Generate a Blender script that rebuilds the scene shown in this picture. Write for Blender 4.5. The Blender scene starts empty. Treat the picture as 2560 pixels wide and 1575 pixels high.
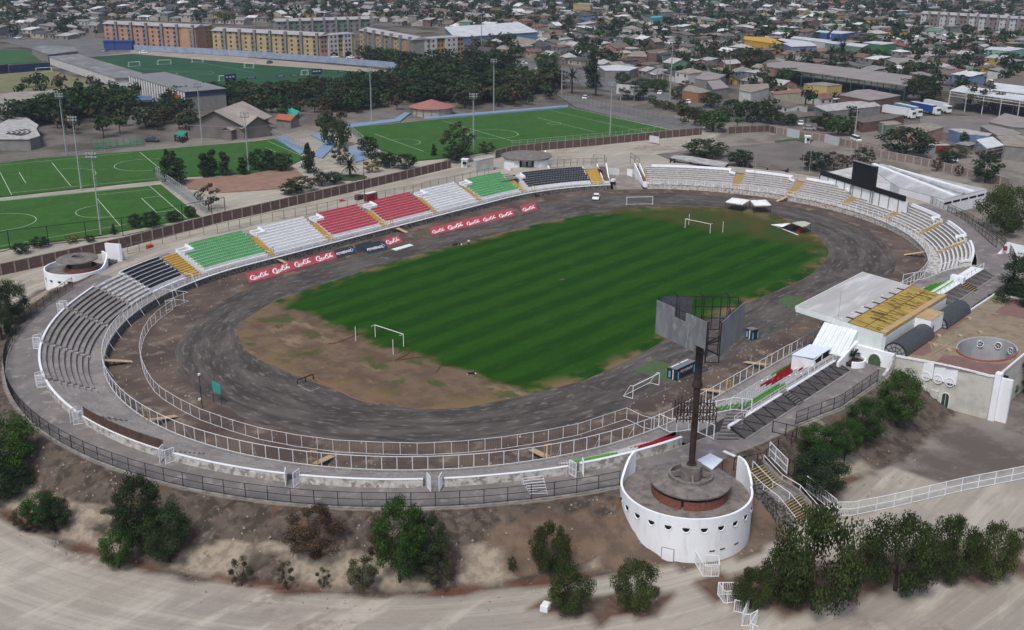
import bpy, math, random
from math import sin, cos, pi, radians, hypot, atan2
from mathutils import Vector, Matrix
# ---------------------------------------------------------------- camera, world, sun, exposure
SC = bpy.context.scene
COL = SC.collection
# stadium frame: x along the pitch, y across it (towards the long stand), z up from the pitch
TH, RO, FPX, CH = radians(19.68), radians(0.494), 2702.0, 71.17
U2 = Vector((0.65745, 0.75350)); U2.normalize(); V2 = Vector((-U2.y, U2.x))
def cw(x, y, z=0.0):
    return Vector((x*U2.x+y*U2.y, x*V2.x+y*V2.y, z))
CAMP = cw(-12.03, -223.4, CH)
_F = cw(0, cos(TH), -sin(TH)); _R = cw(1, 0, 0); _U = _R.cross(_F)
RR = _R*cos(RO)+_U*sin(RO); UU = -_R*sin(RO)+_U*cos(RO)
def at(px, py, z=0.0):
    """point of the place at height z seen at a pixel of the 2560x1575 photograph"""
    d = _F*FPX+RR*(px-1280)-UU*(py-787.5)
    return CAMP+d*((z-CAMP.z)/d.z)
def proj(P):
    v = Vector(P)-CAMP; w = v.dot(_F)
    return (1280+FPX*v.dot(RR)/w, 787.5-FPX*v.dot(UU)/w, w)
def T(r, c, X, Y, z=0.0):
    s = 3.558 if r == 4 else 3.78
    return at((c-1)*640+X/s, (0, 0, 380, 760, 1150)[r]+Y/s, z)
cd = bpy.data.cameras.new('camera'); cam = bpy.data.objects.new('camera', cd); COL.objects.link(cam)
M = Matrix((( RR.x, UU.x, -_F.x, CAMP.x), (RR.y, UU.y, -_F.y, CAMP.y), (RR.z, UU.z, -_F.z, CAMP.z), (0, 0, 0, 1)))
cam.matrix_world = M
cd.sensor_fit = 'HORIZONTAL'; cd.sensor_width = 36.0; cd.lens = 36.0*FPX/2560
cd.clip_start = 1.0; cd.clip_end = 9000
SC.camera = cam
SUN_EL, SUN_AZ = radians(58), radians(200)      # azimuth in the stadium frame, counter-clockwise from +x
w = bpy.data.worlds.new('World'); SC.world = w; w.use_nodes = True
nt = w.node_tree; sky = nt.nodes.new('ShaderNodeTexSky'); sky.sky_type = 'NISHITA'; sky.sun_disc = False
sky.sun_elevation = SUN_EL; sky.sun_rotation = pi/2-SUN_AZ; sky.dust_density = 4.0; sky.air_density = 1.0; sky.ozone_density = 1.0
bg = nt.nodes['Background']; bg.inputs[1].default_value = 0.12
nt.links.new(sky.outputs[0], bg.inputs[0])
sd = bpy.data.lights.new('sun', 'SUN'); sun = bpy.data.objects.new('sun', sd); COL.objects.link(sun)
sd.energy = 2.1; sd.angle = radians(14); sd.color = (1.0, 0.985, 0.96)
sun.rotation_euler = Vector((cos(SUN_AZ)*cos(SUN_EL), sin(SUN_AZ)*cos(SUN_EL), sin(SUN_EL))).to_track_quat('Z', 'Y').to_euler()
SC.view_settings.view_transform = 'Standard'; SC.view_settings.look = 'None'
SC.view_settings.exposure = 0.10; SC.view_settings.gamma = 1.0
rnd = random.Random(7)
# ---------------------------------------------------------------- materials
def srgb(c):
    return tuple(((x/255)/12.92 if x/255 <= .04045 else ((x/255+.055)/1.055)**2.4) for x in c)
MATS = {}
def mat(name, col, col2=None, scale=0.3, rough=0.9, bump=0.0, stretch=None, metallic=0.0, detail=6, lo=.35, hi=.65, rndm=0.0, island=0.0, col3=None, scale3=3.0, spec=0.2, uv=False):
    """procedural surface: two colours mixed by world-space noise, a finer third one on top"""
    if name in MATS: return MATS[name]
    m = bpy.data.materials.new(name); m.use_nodes = True; t = m.node_tree; N = t.nodes; L = t.links
    b = N['Principled BSDF']; b.inputs['Roughness'].default_value = rough; b.inputs['Metallic'].default_value = metallic
    b.inputs['Specular IOR Level'].default_value = spec
    geo = N.new('ShaderNodeNewGeometry')
    def noise(sc, det, off):
        mp = N.new('ShaderNodeMapping'); mp.inputs['Location'].default_value = (off, off*.7, 0)
        mp.inputs['Scale'].default_value = stretch or (1, 1, 1)
        if uv: tc = N.new('ShaderNodeUVMap'); L.new(tc.outputs[0], mp.inputs[0])
        else: L.new(geo.outputs['Position'], mp.inputs[0])
        n = N.new('ShaderNodeTexNoise'); n.inputs['Scale'].default_value = sc; n.inputs['Detail'].default_value = det
        n.inputs['Roughness'].default_value = .6
        L.new(mp.outputs[0], n.inputs['Vector']); return n.outputs['Fac']
    def mix(a, bb, f):
        x = N.new('ShaderNodeMix'); x.data_type = 'RGBA'
        L.new(f, x.inputs[0])
        for s, i in ((a, 6), (bb, 7)):
            if isinstance(s, tuple): x.inputs[i].default_value = (*s, 1)
            else: L.new(s, x.inputs[i])
        return x.outputs[2]
    def ramp(f, a, c):
        r = N.new('ShaderNodeMapRange'); r.inputs[1].default_value = a; r.inputs[2].default_value = c; r.interpolation_type = 'SMOOTHSTEP'
        L.new(f, r.inputs[0]); return r.outputs[0]
    out = tuple(col)
    if col2: out = mix(out, tuple(col2), ramp(noise(scale, detail, 3.1), lo, hi))
    if col3: out = mix(out, tuple(col3), ramp(noise(scale3, 4, 11.7), .52, .7))
    if island:
        dk = tuple(x*(1-island) for x in col); 
        out2 = mix(dk, (1, 1, 1), geo.outputs['Random Per Island'])
        x = N.new('ShaderNodeMix'); x.data_type = 'RGBA'; x.blend_type = 'MULTIPLY'; x.inputs[0].default_value = 1.0
        g = N.new('ShaderNodeMapRange'); g.inputs[3].default_value = 1-island; g.inputs[4].default_value = 1+island
        L.new(geo.outputs['Random Per Island'], g.inputs[0])
        N.remove(out2.node)
        if isinstance(out, tuple): x.inputs[6].default_value = (*out, 1)
        else: L.new(out, x.inputs[6])
        L.new(g.outputs[0], x.inputs[7]); out = x.outputs[2]
    if rndm:
        oi = N.new('ShaderNodeObjectInfo'); h = N.new('ShaderNodeHueSaturation')
        g = N.new('ShaderNodeMapRange'); g.inputs[3].default_value = 1-rndm; g.inputs[4].default_value = 1+rndm; L.new(oi.outputs['Random'], g.inputs[0])
        g2 = N.new('ShaderNodeMapRange'); g2.inputs[3].default_value = .5+rndm*.06; g2.inputs[4].default_value = .5-rndm*.06; L.new(oi.outputs['Random'], g2.inputs[0])
        if isinstance(out, tuple): h.inputs['Color'].default_value = (*out, 1)
        else: L.new(out, h.inputs['Color'])
        L.new(g.outputs[0], h.inputs['Value']); L.new(g2.outputs[0], h.inputs['Hue']); out = h.outputs[0]
    if isinstance(out, tuple): b.inputs['Base Color'].default_value = (*out, 1)
    else: L.new(out, b.inputs['Base Color'])
    if bump:
        bp = N.new('ShaderNodeBump'); bp.inputs['Strength'].default_value = 1.0; bp.inputs['Distance'].default_value = bump
        L.new(noise(2.5, 5, 5.5), bp.inputs['Height']); L.new(bp.outputs[0], b.inputs['Normal'])
    MATS[name] = m; return m
white = mat('white_paint', (.72, .74, .77), (.60, .61, .62), .5, .6, lo=.45, hi=.8)
whitec = mat('clean_white_paint', (.80, .83, .88), (.74, .76, .80), .4, .55)
oldwhite = mat('weathered_white_paint', (.50, .49, .47), (.23, .21, .19), .9, .8, lo=.42, hi=.62, col3=(.62, .62, .62), scale3=2.2)
concrete = mat('concrete', (.235, .220, .215), (.17, .158, .154), .35, .9, .02, col3=(.29, .27, .255), scale3=2.0)
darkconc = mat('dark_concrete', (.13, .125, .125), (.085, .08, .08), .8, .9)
stone = mat('rubble_stone', (.20, .19, .18), (.05, .05, .05), 2.4, .95, .15, lo=.42, hi=.58)
wstone = mat('whitewashed_stone', (.52, .50, .47), (.20, .19, .18), 2.2, .95, .1, lo=.45, hi=.62)
brick = mat('brown_brick', (.125, .082, .072), (.085, .058, .053), 1.6, .9, .02)
redbrick = mat('red_brick', (.23, .085, .06), (.14, .06, .05), 3.0, .9, .02)
pillarm = mat('pillar_concrete', (.30, .25, .22), (.2, .17, .15), 1.0)
yellow = mat('yellow_paint', (.52, .33, .06), (.40, .27, .08), 1.5, .7)
wood = mat('pale_timber', (.50, .37, .24), (.38, .28, .18), 2.0, .8)
blackm = mat('black_metal', (.018, .018, .020), None, rough=.6)
rustm = mat('dark_rusty_metal', (.030, .022, .020), (.05, .03, .025), 1.5, .8)
steel = mat('galvanised_steel', (.36, .39, .42), None, rough=.5, metallic=.3)
dark = mat('black_and_painted_shade', (.012, .012, .013), None, rough=.9)  # near-black: painted shade of openings, also plain dark sheets, doors and cabinets
red = mat('red_paint', (.42, .025, .035), None, rough=.6)
# ---------------------------------------------------------------- helpers
def tag(o, label=None, cat=None, group=None, kind=None):
    if label: o['label'] = label
    if cat: o['category'] = cat
    if group: o['group'] = group
    if kind: o['kind'] = kind
    return o
ORG = {}
def thing(name, label, cat, loc=(0, 0, 0), group=None, rz=0.0):
    o = bpy.data.objects.new(name, None); COL.objects.link(o); o.empty_display_size = .5
    o.location = loc; o.rotation_euler = (0, 0, rz); ORG[o.name] = Vector(loc)
    return tag(o, label, cat, group)
def lk(name, me, parent=None, loc=(0, 0, 0)):
    o = bpy.data.objects.new(name, me); COL.objects.link(o); o.location = loc
    if parent: o.parent = parent
    return o
class MB:
    def __init__(s): s.v = []; s.f = []; s.mi = []; s.cur = 0
    def face(s, idx): s.f.append(idx); s.mi.append(s.cur)
    def add(s, vs, fs):
        b = len(s.v); s.v += [tuple(p) for p in vs]
        for f in fs: s.face([b+i for i in f])
    def box(s, cx, cy, z0, sx, sy, sz, rz=0.0, tilt=0.0):
        vs = []
        for dz in (0, sz):
            for dx, dy in ((-sx/2, -sy/2), (sx/2, -sy/2), (sx/2, sy/2), (-sx/2, sy/2)):
                vs.append((cx+dx*cos(rz)-dy*sin(rz), cy+dx*sin(rz)+dy*cos(rz), z0+dz))
        s.add(vs, [(3, 2, 1, 0), (4, 5, 6, 7), (0, 1, 5, 4), (1, 2, 6, 5), (2, 3, 7, 6), (3, 0, 4, 7)])
    def bar(s, a, b, wd, ht=None):
        """square bar between two points"""
        a = Vector(a); b = Vector(b); d = b-a
        if d.length < 1e-6: return
        d.normalize(); up = Vector((0, 0, 1)) if abs(d.z) < .95 else Vector((1, 0, 0))
        r = d.cross(up).normalized()*wd/2; u = r.cross(d).normalized()*(ht or wd)/2
        s.add([a-r-u, a+r-u, a+r+u, a-r+u, b-r-u, b+r-u, b+r+u, b-r+u],
              [(0, 1, 2, 3), (7, 6, 5, 4), (4, 5, 1, 0), (5, 6, 2, 1), (6, 7, 3, 2), (7, 4, 0, 3)])
    def tube(s, a, b, r0, r1=None, n=8, cap=True):
        a = Vector(a); b = Vector(b); r1 = r0 if r1 is None else r1; d = (b-a).normalized()
        up = Vector((0, 0, 1)) if abs(d.z) < .9 else Vector((1, 0, 0))
        x = d.cross(up).normalized(); y = d.cross(x)
        vs = [a+(x*cos(2*pi*i/n)+y*sin(2*pi*i/n))*r0 for i in range(n)]+[b+(x*cos(2*pi*i/n)+y*sin(2*pi*i/n))*r1 for i in range(n)]
        fs = [(i, (i+1) % n, n+(i+1) % n, n+i) for i in range(n)]
        if cap: fs += [tuple(range(n-1, -1, -1)), tuple(range(n, 2*n))]
        s.add(vs, fs)
    def prism(s, pts, z0, z1, zf=None):
        """closed polygon extruded from z0 to z1; values may be lists"""
        n = len(pts); g = lambda z, i: z[i] if isinstance(z, (list, tuple)) else z
        s.add([(p[0], p[1], g(z0, i)) for i, p in enumerate(pts)]+[(p[0], p[1], g(z1, i)) for i, p in enumerate(pts)],
              [tuple(range(n-1, -1, -1)), tuple(range(n, 2*n))]+[(i, (i+1) % n, n+(i+1) % n, n+i) for i in range(n)])
    def strip(s, rings, closed=False):
        """grid of quads between successive rings of equal length"""
        b = len(s.v); n = len(rings[0])
        for r in rings: s.v += [tuple(p) for p in r]
        for k in range(len(rings)-1):
            for i in range(n if closed else n-1):
                j = (i+1) % n
                s.face([b+k*n+i, b+k*n+j, b+(k+1)*n+j, b+(k+1)*n+i])
    def build(s, name, mats, parent=None, smooth=False, local=False, base=True):
        me = bpy.data.meshes.new(name)
        off = Vector((0, 0, 0)); loc = (0, 0, 0)
        if parent is not None and not local: off = ORG.get(parent.name, Vector((0, 0, 0)))
        elif parent is None and not local and s.v and base:
            n = len(s.v); off = Vector((sum(p[0] for p in s.v)/n, sum(p[1] for p in s.v)/n, min(p[2] for p in s.v))); loc = off
        me.from_pydata([(p[0]-off.x, p[1]-off.y, p[2]-off.z) for p in s.v], [], s.f)
        ms = mats if isinstance(mats, (list, tuple)) else [mats]
        for m in ms: me.materials.append(m)
        if len(ms) > 1: me.polygons.foreach_set('material_index', s.mi)
        if smooth: me.polygons.foreach_set('use_smooth', [True]*len(s.f))
        me.update()
        o = lk(name, me, parent, loc); ORG[o.name] = off if parent is not None else Vector(loc)
        return o
def copy_tree(o, loc=None, rz=None, sc=None):
    c = o.copy(); COL.objects.link(c)
    if loc is not None: c.location = loc
    if rz is not None: c.rotation_euler = (0, 0, rz)
    if sc is not None: c.scale = sc if isinstance(sc, (tuple, list)) else (sc, sc, sc)
    for ch in [x for x in KIDS.get(o.name, [])]:
        k = ch.copy(); COL.objects.link(k); k.parent = c
    return c
KIDS = {}
def kids(o, *ch): KIDS[o.name] = list(ch); return o
# stadium curve: s in [0,4): long stand, right end, main stand side, left end; R is the distance from the spine
XL, XR, YC = -44.5, 40.5, -2.1
def SP(s, R, z=0.0):
    s = s % 4
    if s < 1: return Vector((XL+(XR-XL)*s, YC+R, z))
    if s < 2: t = pi/2-pi*(s-1); return Vector((XR+R*cos(t), YC+R*sin(t), z))
    if s < 3: return Vector((XR-(XR-XL)*(s-2), YC-R, z))
    t = -pi/2-pi*(s-3); return Vector((XL+R*cos(t), YC+R*sin(t), z))
def SR(a, b):
    if XL <= a <= XR: return ((a-XL)/(XR-XL) if b > YC else 2+(XR-a)/(XR-XL), abs(b-YC))
    if a > XR: return (1+(pi/2-atan2(b-YC, a-XR))/pi, hypot(a-XR, b-YC))
    th = atan2(b-YC, a-XL)
    if th > 0: th -= 2*pi
    return (3+(-pi/2-th)/pi, hypot(a-XL, b-YC))
def interp(tab, x):
    if x <= tab[0][0]: return tab[0][1]
    for (x0, y0), (x1, y1) in zip(tab, tab[1:]):
        if x <= x1: return y0+(y1-y0)*(x-x0)/(x1-x0)
    return tab[-1][1]
def srange(s0, s1, step=1.6, R=60):
    out = [s0]; s = s0
    while s < s1-1e-6:
        ln = 85 if int(s+1e-9) % 2 == 0 else pi*R
        s = min(s+step/ln, s1, math.floor(s+1+1e-9)); out.append(s)
    return out
def sstep(t): t = max(0, min(1, t)); return t*t*(3-2*t)
# ---------------------------------------------------------------- ground heights
RIM = [(0, 68.6), (1, 68.6), (1.10, 66.4), (1.2, 65.9), (1.8, 65.7), (1.95, 67.0), (2, 68), (2.9, 68), (3.08, 66.5), (3.2, 66.0), (3.8, 66.2), (3.93, 67.6), (4, 68.6)]
R0T = [(0, 75), (1, 75), (1.2, 74), (1.8, 72.5), (2, 75.8), (2.86, 75.8), (3.05, 72.3), (3.2, 71.6), (3.8, 71.8), (3.9, 73), (4, 75)]
WT = [(0, 14), (1, 14), (1.3, 10), (1.8, 9), (2, 9), (3, 10), (3.15, 10.8), (3.5, 10.5), (3.8, 11), (4, 14)]
ZIN = [(0, 4.5), (1, 4.5), (1.3, 4.2), (1.8, 3.9), (3.9, 3.9), (4, 4.5)]
ZOUT = [(0, .3), (1, .3), (1.2, .45), (1.7, .5), (2, -1), (3.6, -1), (3.85, 0), (4, .3)]
FOOT = []
def foot(ps):
    q = [(p[0], p[1]) for p in ps]; cx = sum(p[0] for p in q)/len(q); cy = sum(p[1] for p in q)/len(q); FOOT.append((cx, cy, max(max(abs(p[0]-cx), abs(p[1]-cy)) for p in q), q))
def ground(x, y):
    s, R = SR(x, y); s %= 4
    if R < 57: return 0.0
    r0, wd, zi, zo = interp(R0T, s), interp(WT, s), interp(ZIN, s), interp(ZOUT, s)
    h = zi+(zo-zi)*sstep((R-r0)/wd)
    far = sstep((R-110)/120)
    h = h*(1-far)+0.0*far
    g = sstep((.034-abs(s-1.235))/.012)
    if g > 0: g *= 1-sstep((R-84)/22); h = h*(1-g)+g*1.5*sstep((R-58)/22)
    return h
# ---------------------------------------------------------------- ground sheets
def hsh(x, y, k=0):
    v = sin(x*12.9898+y*78.233+k*37.719)*43758.5453; return v-math.floor(v)
def vnoise(x, y, k=0):
    xi, yi = math.floor(x), math.floor(y); fx, fy = sstep(x-xi), sstep(y-yi)
    a = hsh(xi, yi, k)*(1-fx)+hsh(xi+1, yi, k)*fx; b = hsh(xi, yi+1, k)*(1-fx)+hsh(xi+1, yi+1, k)*fx
    return a*(1-fy)+b*fy
def set_attr(o, name, vals):
    a = o.data.attributes.new(name, 'FLOAT', 'POINT'); a.data.foreach_set('value', vals)
def uv_from(o, fn):
    me = o.data; u = me.uv_layers.new(name='UVMap'); vi = [0]*len(me.loops); me.loops.foreach_get('vertex_index', vi)
    loc = Vector(o.location); co = [fn(v.co+loc) for v in me.vertices]
    flat = []
    for i in vi: flat += co[i]
    u.data.foreach_set('uv', flat)
SS = srange(0, 4, 1.1, 62)[:-1]
def ground_mat():
    m = bpy.data.materials.new('ground_dirt'); m.use_nodes = True; t = m.node_tree; N = t.nodes; L = t.links; b = N['Principled BSDF']
    b.inputs['Roughness'].default_value = 1.0; b.inputs['Specular IOR Level'].default_value = .1
    geo = N.new('ShaderNodeNewGeometry')
    def noise(sc, det=6, off=0., st=None, ro=.6):
        mp = N.new('ShaderNodeMapping'); mp.inputs['Location'].default_value = (off, off, 0)
        if st: mp.inputs['Scale'].default_value = st
        L.new(geo.outputs['Position'], mp.inputs[0])
        n = N.new('ShaderNodeTexNoise'); n.inputs['Scale'].default_value = sc; n.inputs['Detail'].default_value = det; n.inputs['Roughness'].default_value = ro
        L.new(mp.outputs[0], n.inputs['Vector']); return n.outputs['Fac']
    def rp(f, a, c):
        r = N.new('ShaderNodeMapRange'); r.inputs[1].default_value = a; r.inputs[2].default_value = c; r.interpolation_type = 'SMOOTHSTEP'; L.new(f, r.inputs[0]); return r.outputs[0]
    def mx(a, c, f):
        x = N.new('ShaderNodeMix'); x.data_type = 'RGBA'; L.new(f, x.inputs[0])
        for s, i in ((a, 6), (c, 7)):
            if isinstance(s, tuple): x.inputs[i].default_value = (*s, 1)
            else: L.new(s, x.inputs[i])
        return x.outputs[2]
    def mul(a, c, op='MULTIPLY'):
        x = N.new('ShaderNodeMath'); x.operation = op
        for s, i in ((a, 0), (c, 1)):
            if isinstance(s, (int, float)): x.inputs[i].default_value = s
            else: L.new(s, x.inputs[i])
        x.use_clamp = True; return x.outputs[0]
    def att(n):
        a = N.new('ShaderNodeAttribute'); a.attribute_name = n; return a.outputs['Fac']
    dust = mx((.345, .318, .272), (.28, .256, .22), rp(noise(.05, 5), .4, .62))
    dust = mx(dust, (.40, .372, .32), rp(noise(.3, 6, 9, (.25, 1.0, 1)), .5, .68))
    dust = mx(dust, (.22, .185, .15), mul(rp(noise(.028, 5, 31), .53, .62), rp(noise(.6, 6, 2), .4, .6)))
    lot = mx((.19, .17, .152), (.105, .09, .08), rp(noise(.07, 6, 17), .42, .58)); lot = mx(lot, (.215, .19, .168), rp(noise(.12, 5, 57), .5, .66))
    brown = mx((.098, .078, .064), (.050, .041, .035), rp(noise(.5, 7, 5), .42, .6)); brown = mx(brown, (.115, .062, .034), rp(noise(.2, 7, 77), .58, .70)); brown = mx(brown, (.13, .105, .085), rp(noise(1.1, 8, 67), .52, .66))
    pale = mx((.29, .25, .195), (.20, .165, .13), rp(noise(.9, 8, 8), .42, .62)); pale = mx(pale, (.10, .078, .06), rp(noise(.45, 8, 18, ro=.75), .60, .68))
    speck = rp(noise(1.6, 8, 61, ro=.75), .62, .68)
    bank = mx(brown, pale, att('pale')); bank = mx(bank, (.24, .19, .15), mul(speck, .6)); bank = mx(bank, (.10, .045, .03), att('foot'))
    town = mx((.140, .125, .110), (.060, .053, .046), rp(noise(.05, 6, 19), .4, .6))
    dust = mx(dust, (.27, .24, .20), mul(rp(noise(.9, 6, 41, (.2, 1.2, 1)), .5, .7), .5)); uvn = N.new('ShaderNodeUVMap'); mpp = N.new('ShaderNodeMapping'); mpp.inputs['Scale'].default_value = (.03, 1.0, 1); L.new(uvn.outputs[0], mpp.inputs[0]); nn_ = N.new('ShaderNodeTexNoise'); nn_.inputs['Scale'].default_value = .55; nn_.inputs['Detail'].default_value = 9; nn_.inputs['Roughness'].default_value = .7; L.new(mpp.outputs[0], nn_.inputs['Vector']); dust = mx(dust, (.215, .19, .165), mul(rp(nn_.outputs['Fac'], .5, .64), .42)); dust = mx(dust, (.44, .41, .355), mul(rp(nn_.outputs['Fac'], .48, .40), .38)); c = mx(dust, lot, att('lot')); c = mx(c, bank, att('bank')); er = mx((.150, .105, .075), (.095, .068, .052), rp(noise(.35, 7, 88), .4, .6)); er = mx(er, (.085, .040, .030), mul(att('litter'), rp(noise(.22, 6, 99), .42, .58))); c = mx(c, er, mul(att('earth'), .92)); c = mx(c, town, att('town'))
    L.new(c, b.inputs['Base Color'])
    bp = N.new('ShaderNodeBump'); bp.inputs['Distance'].default_value = .12; bp.inputs['Strength'].default_value = .8
    L.new(noise(1.2, 8, 3), bp.inputs['Height']); L.new(bp.outputs[0], b.inputs['Normal'])
    return m
def pinp(x, y, poly):
    c = False
    for (x0, y0), (x1, y1) in zip(poly, poly[1:]+poly[:1]):
        if (y0 > y) != (y1 > y) and x < (x1-x0)*(y-y0)/(y1-y0)+x0: c = not c
    return c
EARTH = [[(x, y) for x, y, _ in [at(a, b, -1) for a, b in pl]] for pl in ([(1830,1225),(1900,1250),(2000,1350),(1900,1385),(1780,1410),(1690,1425),(1580,1415),(1400,1425),(1250,1440),(1250,1380),(1420,1340),(1560,1340)], [(1330,1500),(1420,1482),(1560,1490),(1650,1480),(1680,1510),(1600,1550),(1440,1560),(1330,1540)], [(1740,1450),(1800,1425),(2000,1405),(2300,1370),(2600,1350),(2600,1450),(2330,1450),(2200,1470),(2000,1540),(1850,1520),(1760,1490)])]
def build_ground():
    offs = [0, 2.5, 'r0-.4']+['r0+%g' % d for d in (0, .5, 1, 1.6, 2.2, 2.8, 3.4, 4, 4.6, 5.2, 5.8, 6.4, 7, 7.6, 8.2, 8.8, 9.4, 10, 10.6, 11.2, 12, 13, 14, 15, 16, 17.2, 18.4, 19.6, 21, 22.5, 24, 25.5, 27, 29, 31, 33, 36, 40, 45, 51, 60, 70, 95, 130, 180, 250, 360, 520, 800, 1200, 1800, 2600)]
    mb = MB(); rings = []; A = dict(bank=[], pale=[], foot=[], lot=[], town=[], earth=[], litter=[])
    for k, o in enumerate(offs):
        ring = []
        for s in SS:
            rim = interp(RIM, s); r0 = interp(R0T, s)
            if o == 0: R = rim-.15
            elif o == 2.5: R = rim+1.5
            else: R = max(r0+float(o[2:]) if o != 'r0-.4' else r0-.4, rim+1.7)
            p = SP(s, R); d = R-r0; wd = interp(WT, s)
            p.z = ground(p.x, p.y)
            nearw = 1.0 if 2.97 < s < 3.87 else (.25 if 3.87 <= s or s < 2.0 else .6)
            if 0 < s < 1.9: nearw *= .35
            tt = d/wd; bank = sstep((tt+.02)/.06)*sstep((1.12-tt+.12*(vnoise(s*90, 3)-.5))/.12)*nearw
            n1 = vnoise(p.x*.16, p.y*.16, 1); n2 = vnoise(p.x*.5, p.y*.5, 2)
            pl = sstep((.6*n1+.4*vnoise(p.x*.33+7, p.y*.33, 5)-.40)/.07)*sstep((tt-.40-.22*n2)/.07)*sstep((1.0-tt)/.12)
            if 2 <= s < 2.93: pl = 0.0; bank = min(1, bank*1.6)  # bank darkened here: shade under the trees put into the ground colour
            if 0 < tt < 1.05 and nearw == 1: p.z += (n2-.5)*.7*sstep(tt/.2)*sstep((1-tt)/.2)+pl*.28+(vnoise(p.x*1.4, p.y*1.4, 9)-.5)*.22
            p.z -= 0.0
            ring.append(p)
            jx, jy = p.x+3*(vnoise(p.x*.35, p.y*.35, 12)-.5), p.y+3*(vnoise(p.x*.35, p.y*.35, 13)-.5); er = [s > 2.8 and R < 140 and pinp(jx, jy, e) for e in EARTH]; A['earth'].append(float(any(er))); A['litter'].append(float(er[1] or er[2]))
            A['bank'].append(bank); A['pale'].append(pl); A['foot'].append((s > 2.93)*sstep((tt-.86)/.1)*sstep((1.1-tt)/.06)*.8*(vnoise(p.x*.2, p.y*.2, 6) > .4))
            lot = 0.0
            if 2.0 < s < 2.9 and d > wd*.6 and p.y > -108-(.0)*p.x: lot = sstep((p.y+54.6+.49*(p.x+54)+34.3)/2.0) if p.x > -56 else 0
            if 1.35 < s < 1.97 and d > 1: lot = .8
            A['lot'].append(lot); A['town'].append(sstep((R-150)/70)*(1 if p.x > 60 or p.y > 60 else 0))
        rings.append(ring)
    mb.strip([r+[r[0]] for r in []] or rings, closed=True)
    o = mb.build('ground', ground_mat(), smooth=True, base=False); tag(o, kind='structure')
    for k, v in A.items(): set_attr(o, k, v)
    def fn(p): s, R = SR(p.x, p.y); return ((s % 1)*(85 if int(s) % 2 == 0 else 240)+int(s)*140, R)
    uv_from(o, fn)
    return o
build_ground()
# gap ground and the floor of the bowl
def ring_sheet(name, m, Ra, Rb, z, s0=0, s1=4, step=1.5, nr=1, uv=True):
    mb = MB(); ss = srange(s0, s1, step); rs = []
    f = lambda R, s: R(s) if callable(R) else R
    for k in range(nr+1):
        rs.append([SP(s, f(Ra, s)+(f(Rb, s)-f(Ra, s))*k/nr, z(s, k/nr) if callable(z) else z) for s in ss])
    mb.strip(rs); o = mb.build(name, m, base=False)
    if uv:
        def fn(p):
            s, R = SR(p.x, p.y); ln = (s % 1)*(85 if int(s) % 2 == 0 else 140)+int(s)*110
            return (ln, R)
        uv_from(o, fn)
    return o
bowl = mat('bowl_dirt', (.120, .088, .070), (.070, .052, .045), .13, 1, .06, lo=.38, hi=.62, col3=(.185, .150, .125), scale3=.3, detail=10)
mb = MB(); n = len(SS)
rings = [[SP(s, R, 0) for s in SS] for R in (57.2, 50, 42, 30, 15, 0.02)]
mb.strip(rings, closed=True)
o = mb.build('bowl_floor', bowl, base=False); tag(o, kind='structure')
# ramp of dirt through the gap in the stands
mb = MB(); rings = []
for k in range(14):
    R = 56+k*1.2
    rings.append([SP(1.208+.05*i/6, R, max(ground(*SP(1.208+.05*i/6, R).xy), .0)+.03) for i in range(7)])
mb.strip(rings); o = mb.build('dirt_ramp', mat('pale_dirt', (.26, .225, .20), (.19, .165, .15), .3, 1, .03), base=False); tag(o, kind='structure')
cinder = mat('cinder_track', (.048, .042, .040), (.105, .092, .084), .3, 1, .06, stretch=(.26, 1.1, 1), uv=True, lo=.36, hi=.68, col3=(.165, .142, .130), scale3=1.3, detail=14)
def track_out(s):
    s %= 4
    return interp([(0, 46.5), (1, 47), (1.15, 51), (1.5, 51), (2, 49), (2.9, 47.5), (3.1, 46), (3.5, 44.6), (3.8, 44.5), (4, 46.5)], s)+.8*vnoise(s*60, 1)
o = ring_sheet('running_track', cinder, 28, track_out, .02, nr=3); tag(o, kind='structure')
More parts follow.
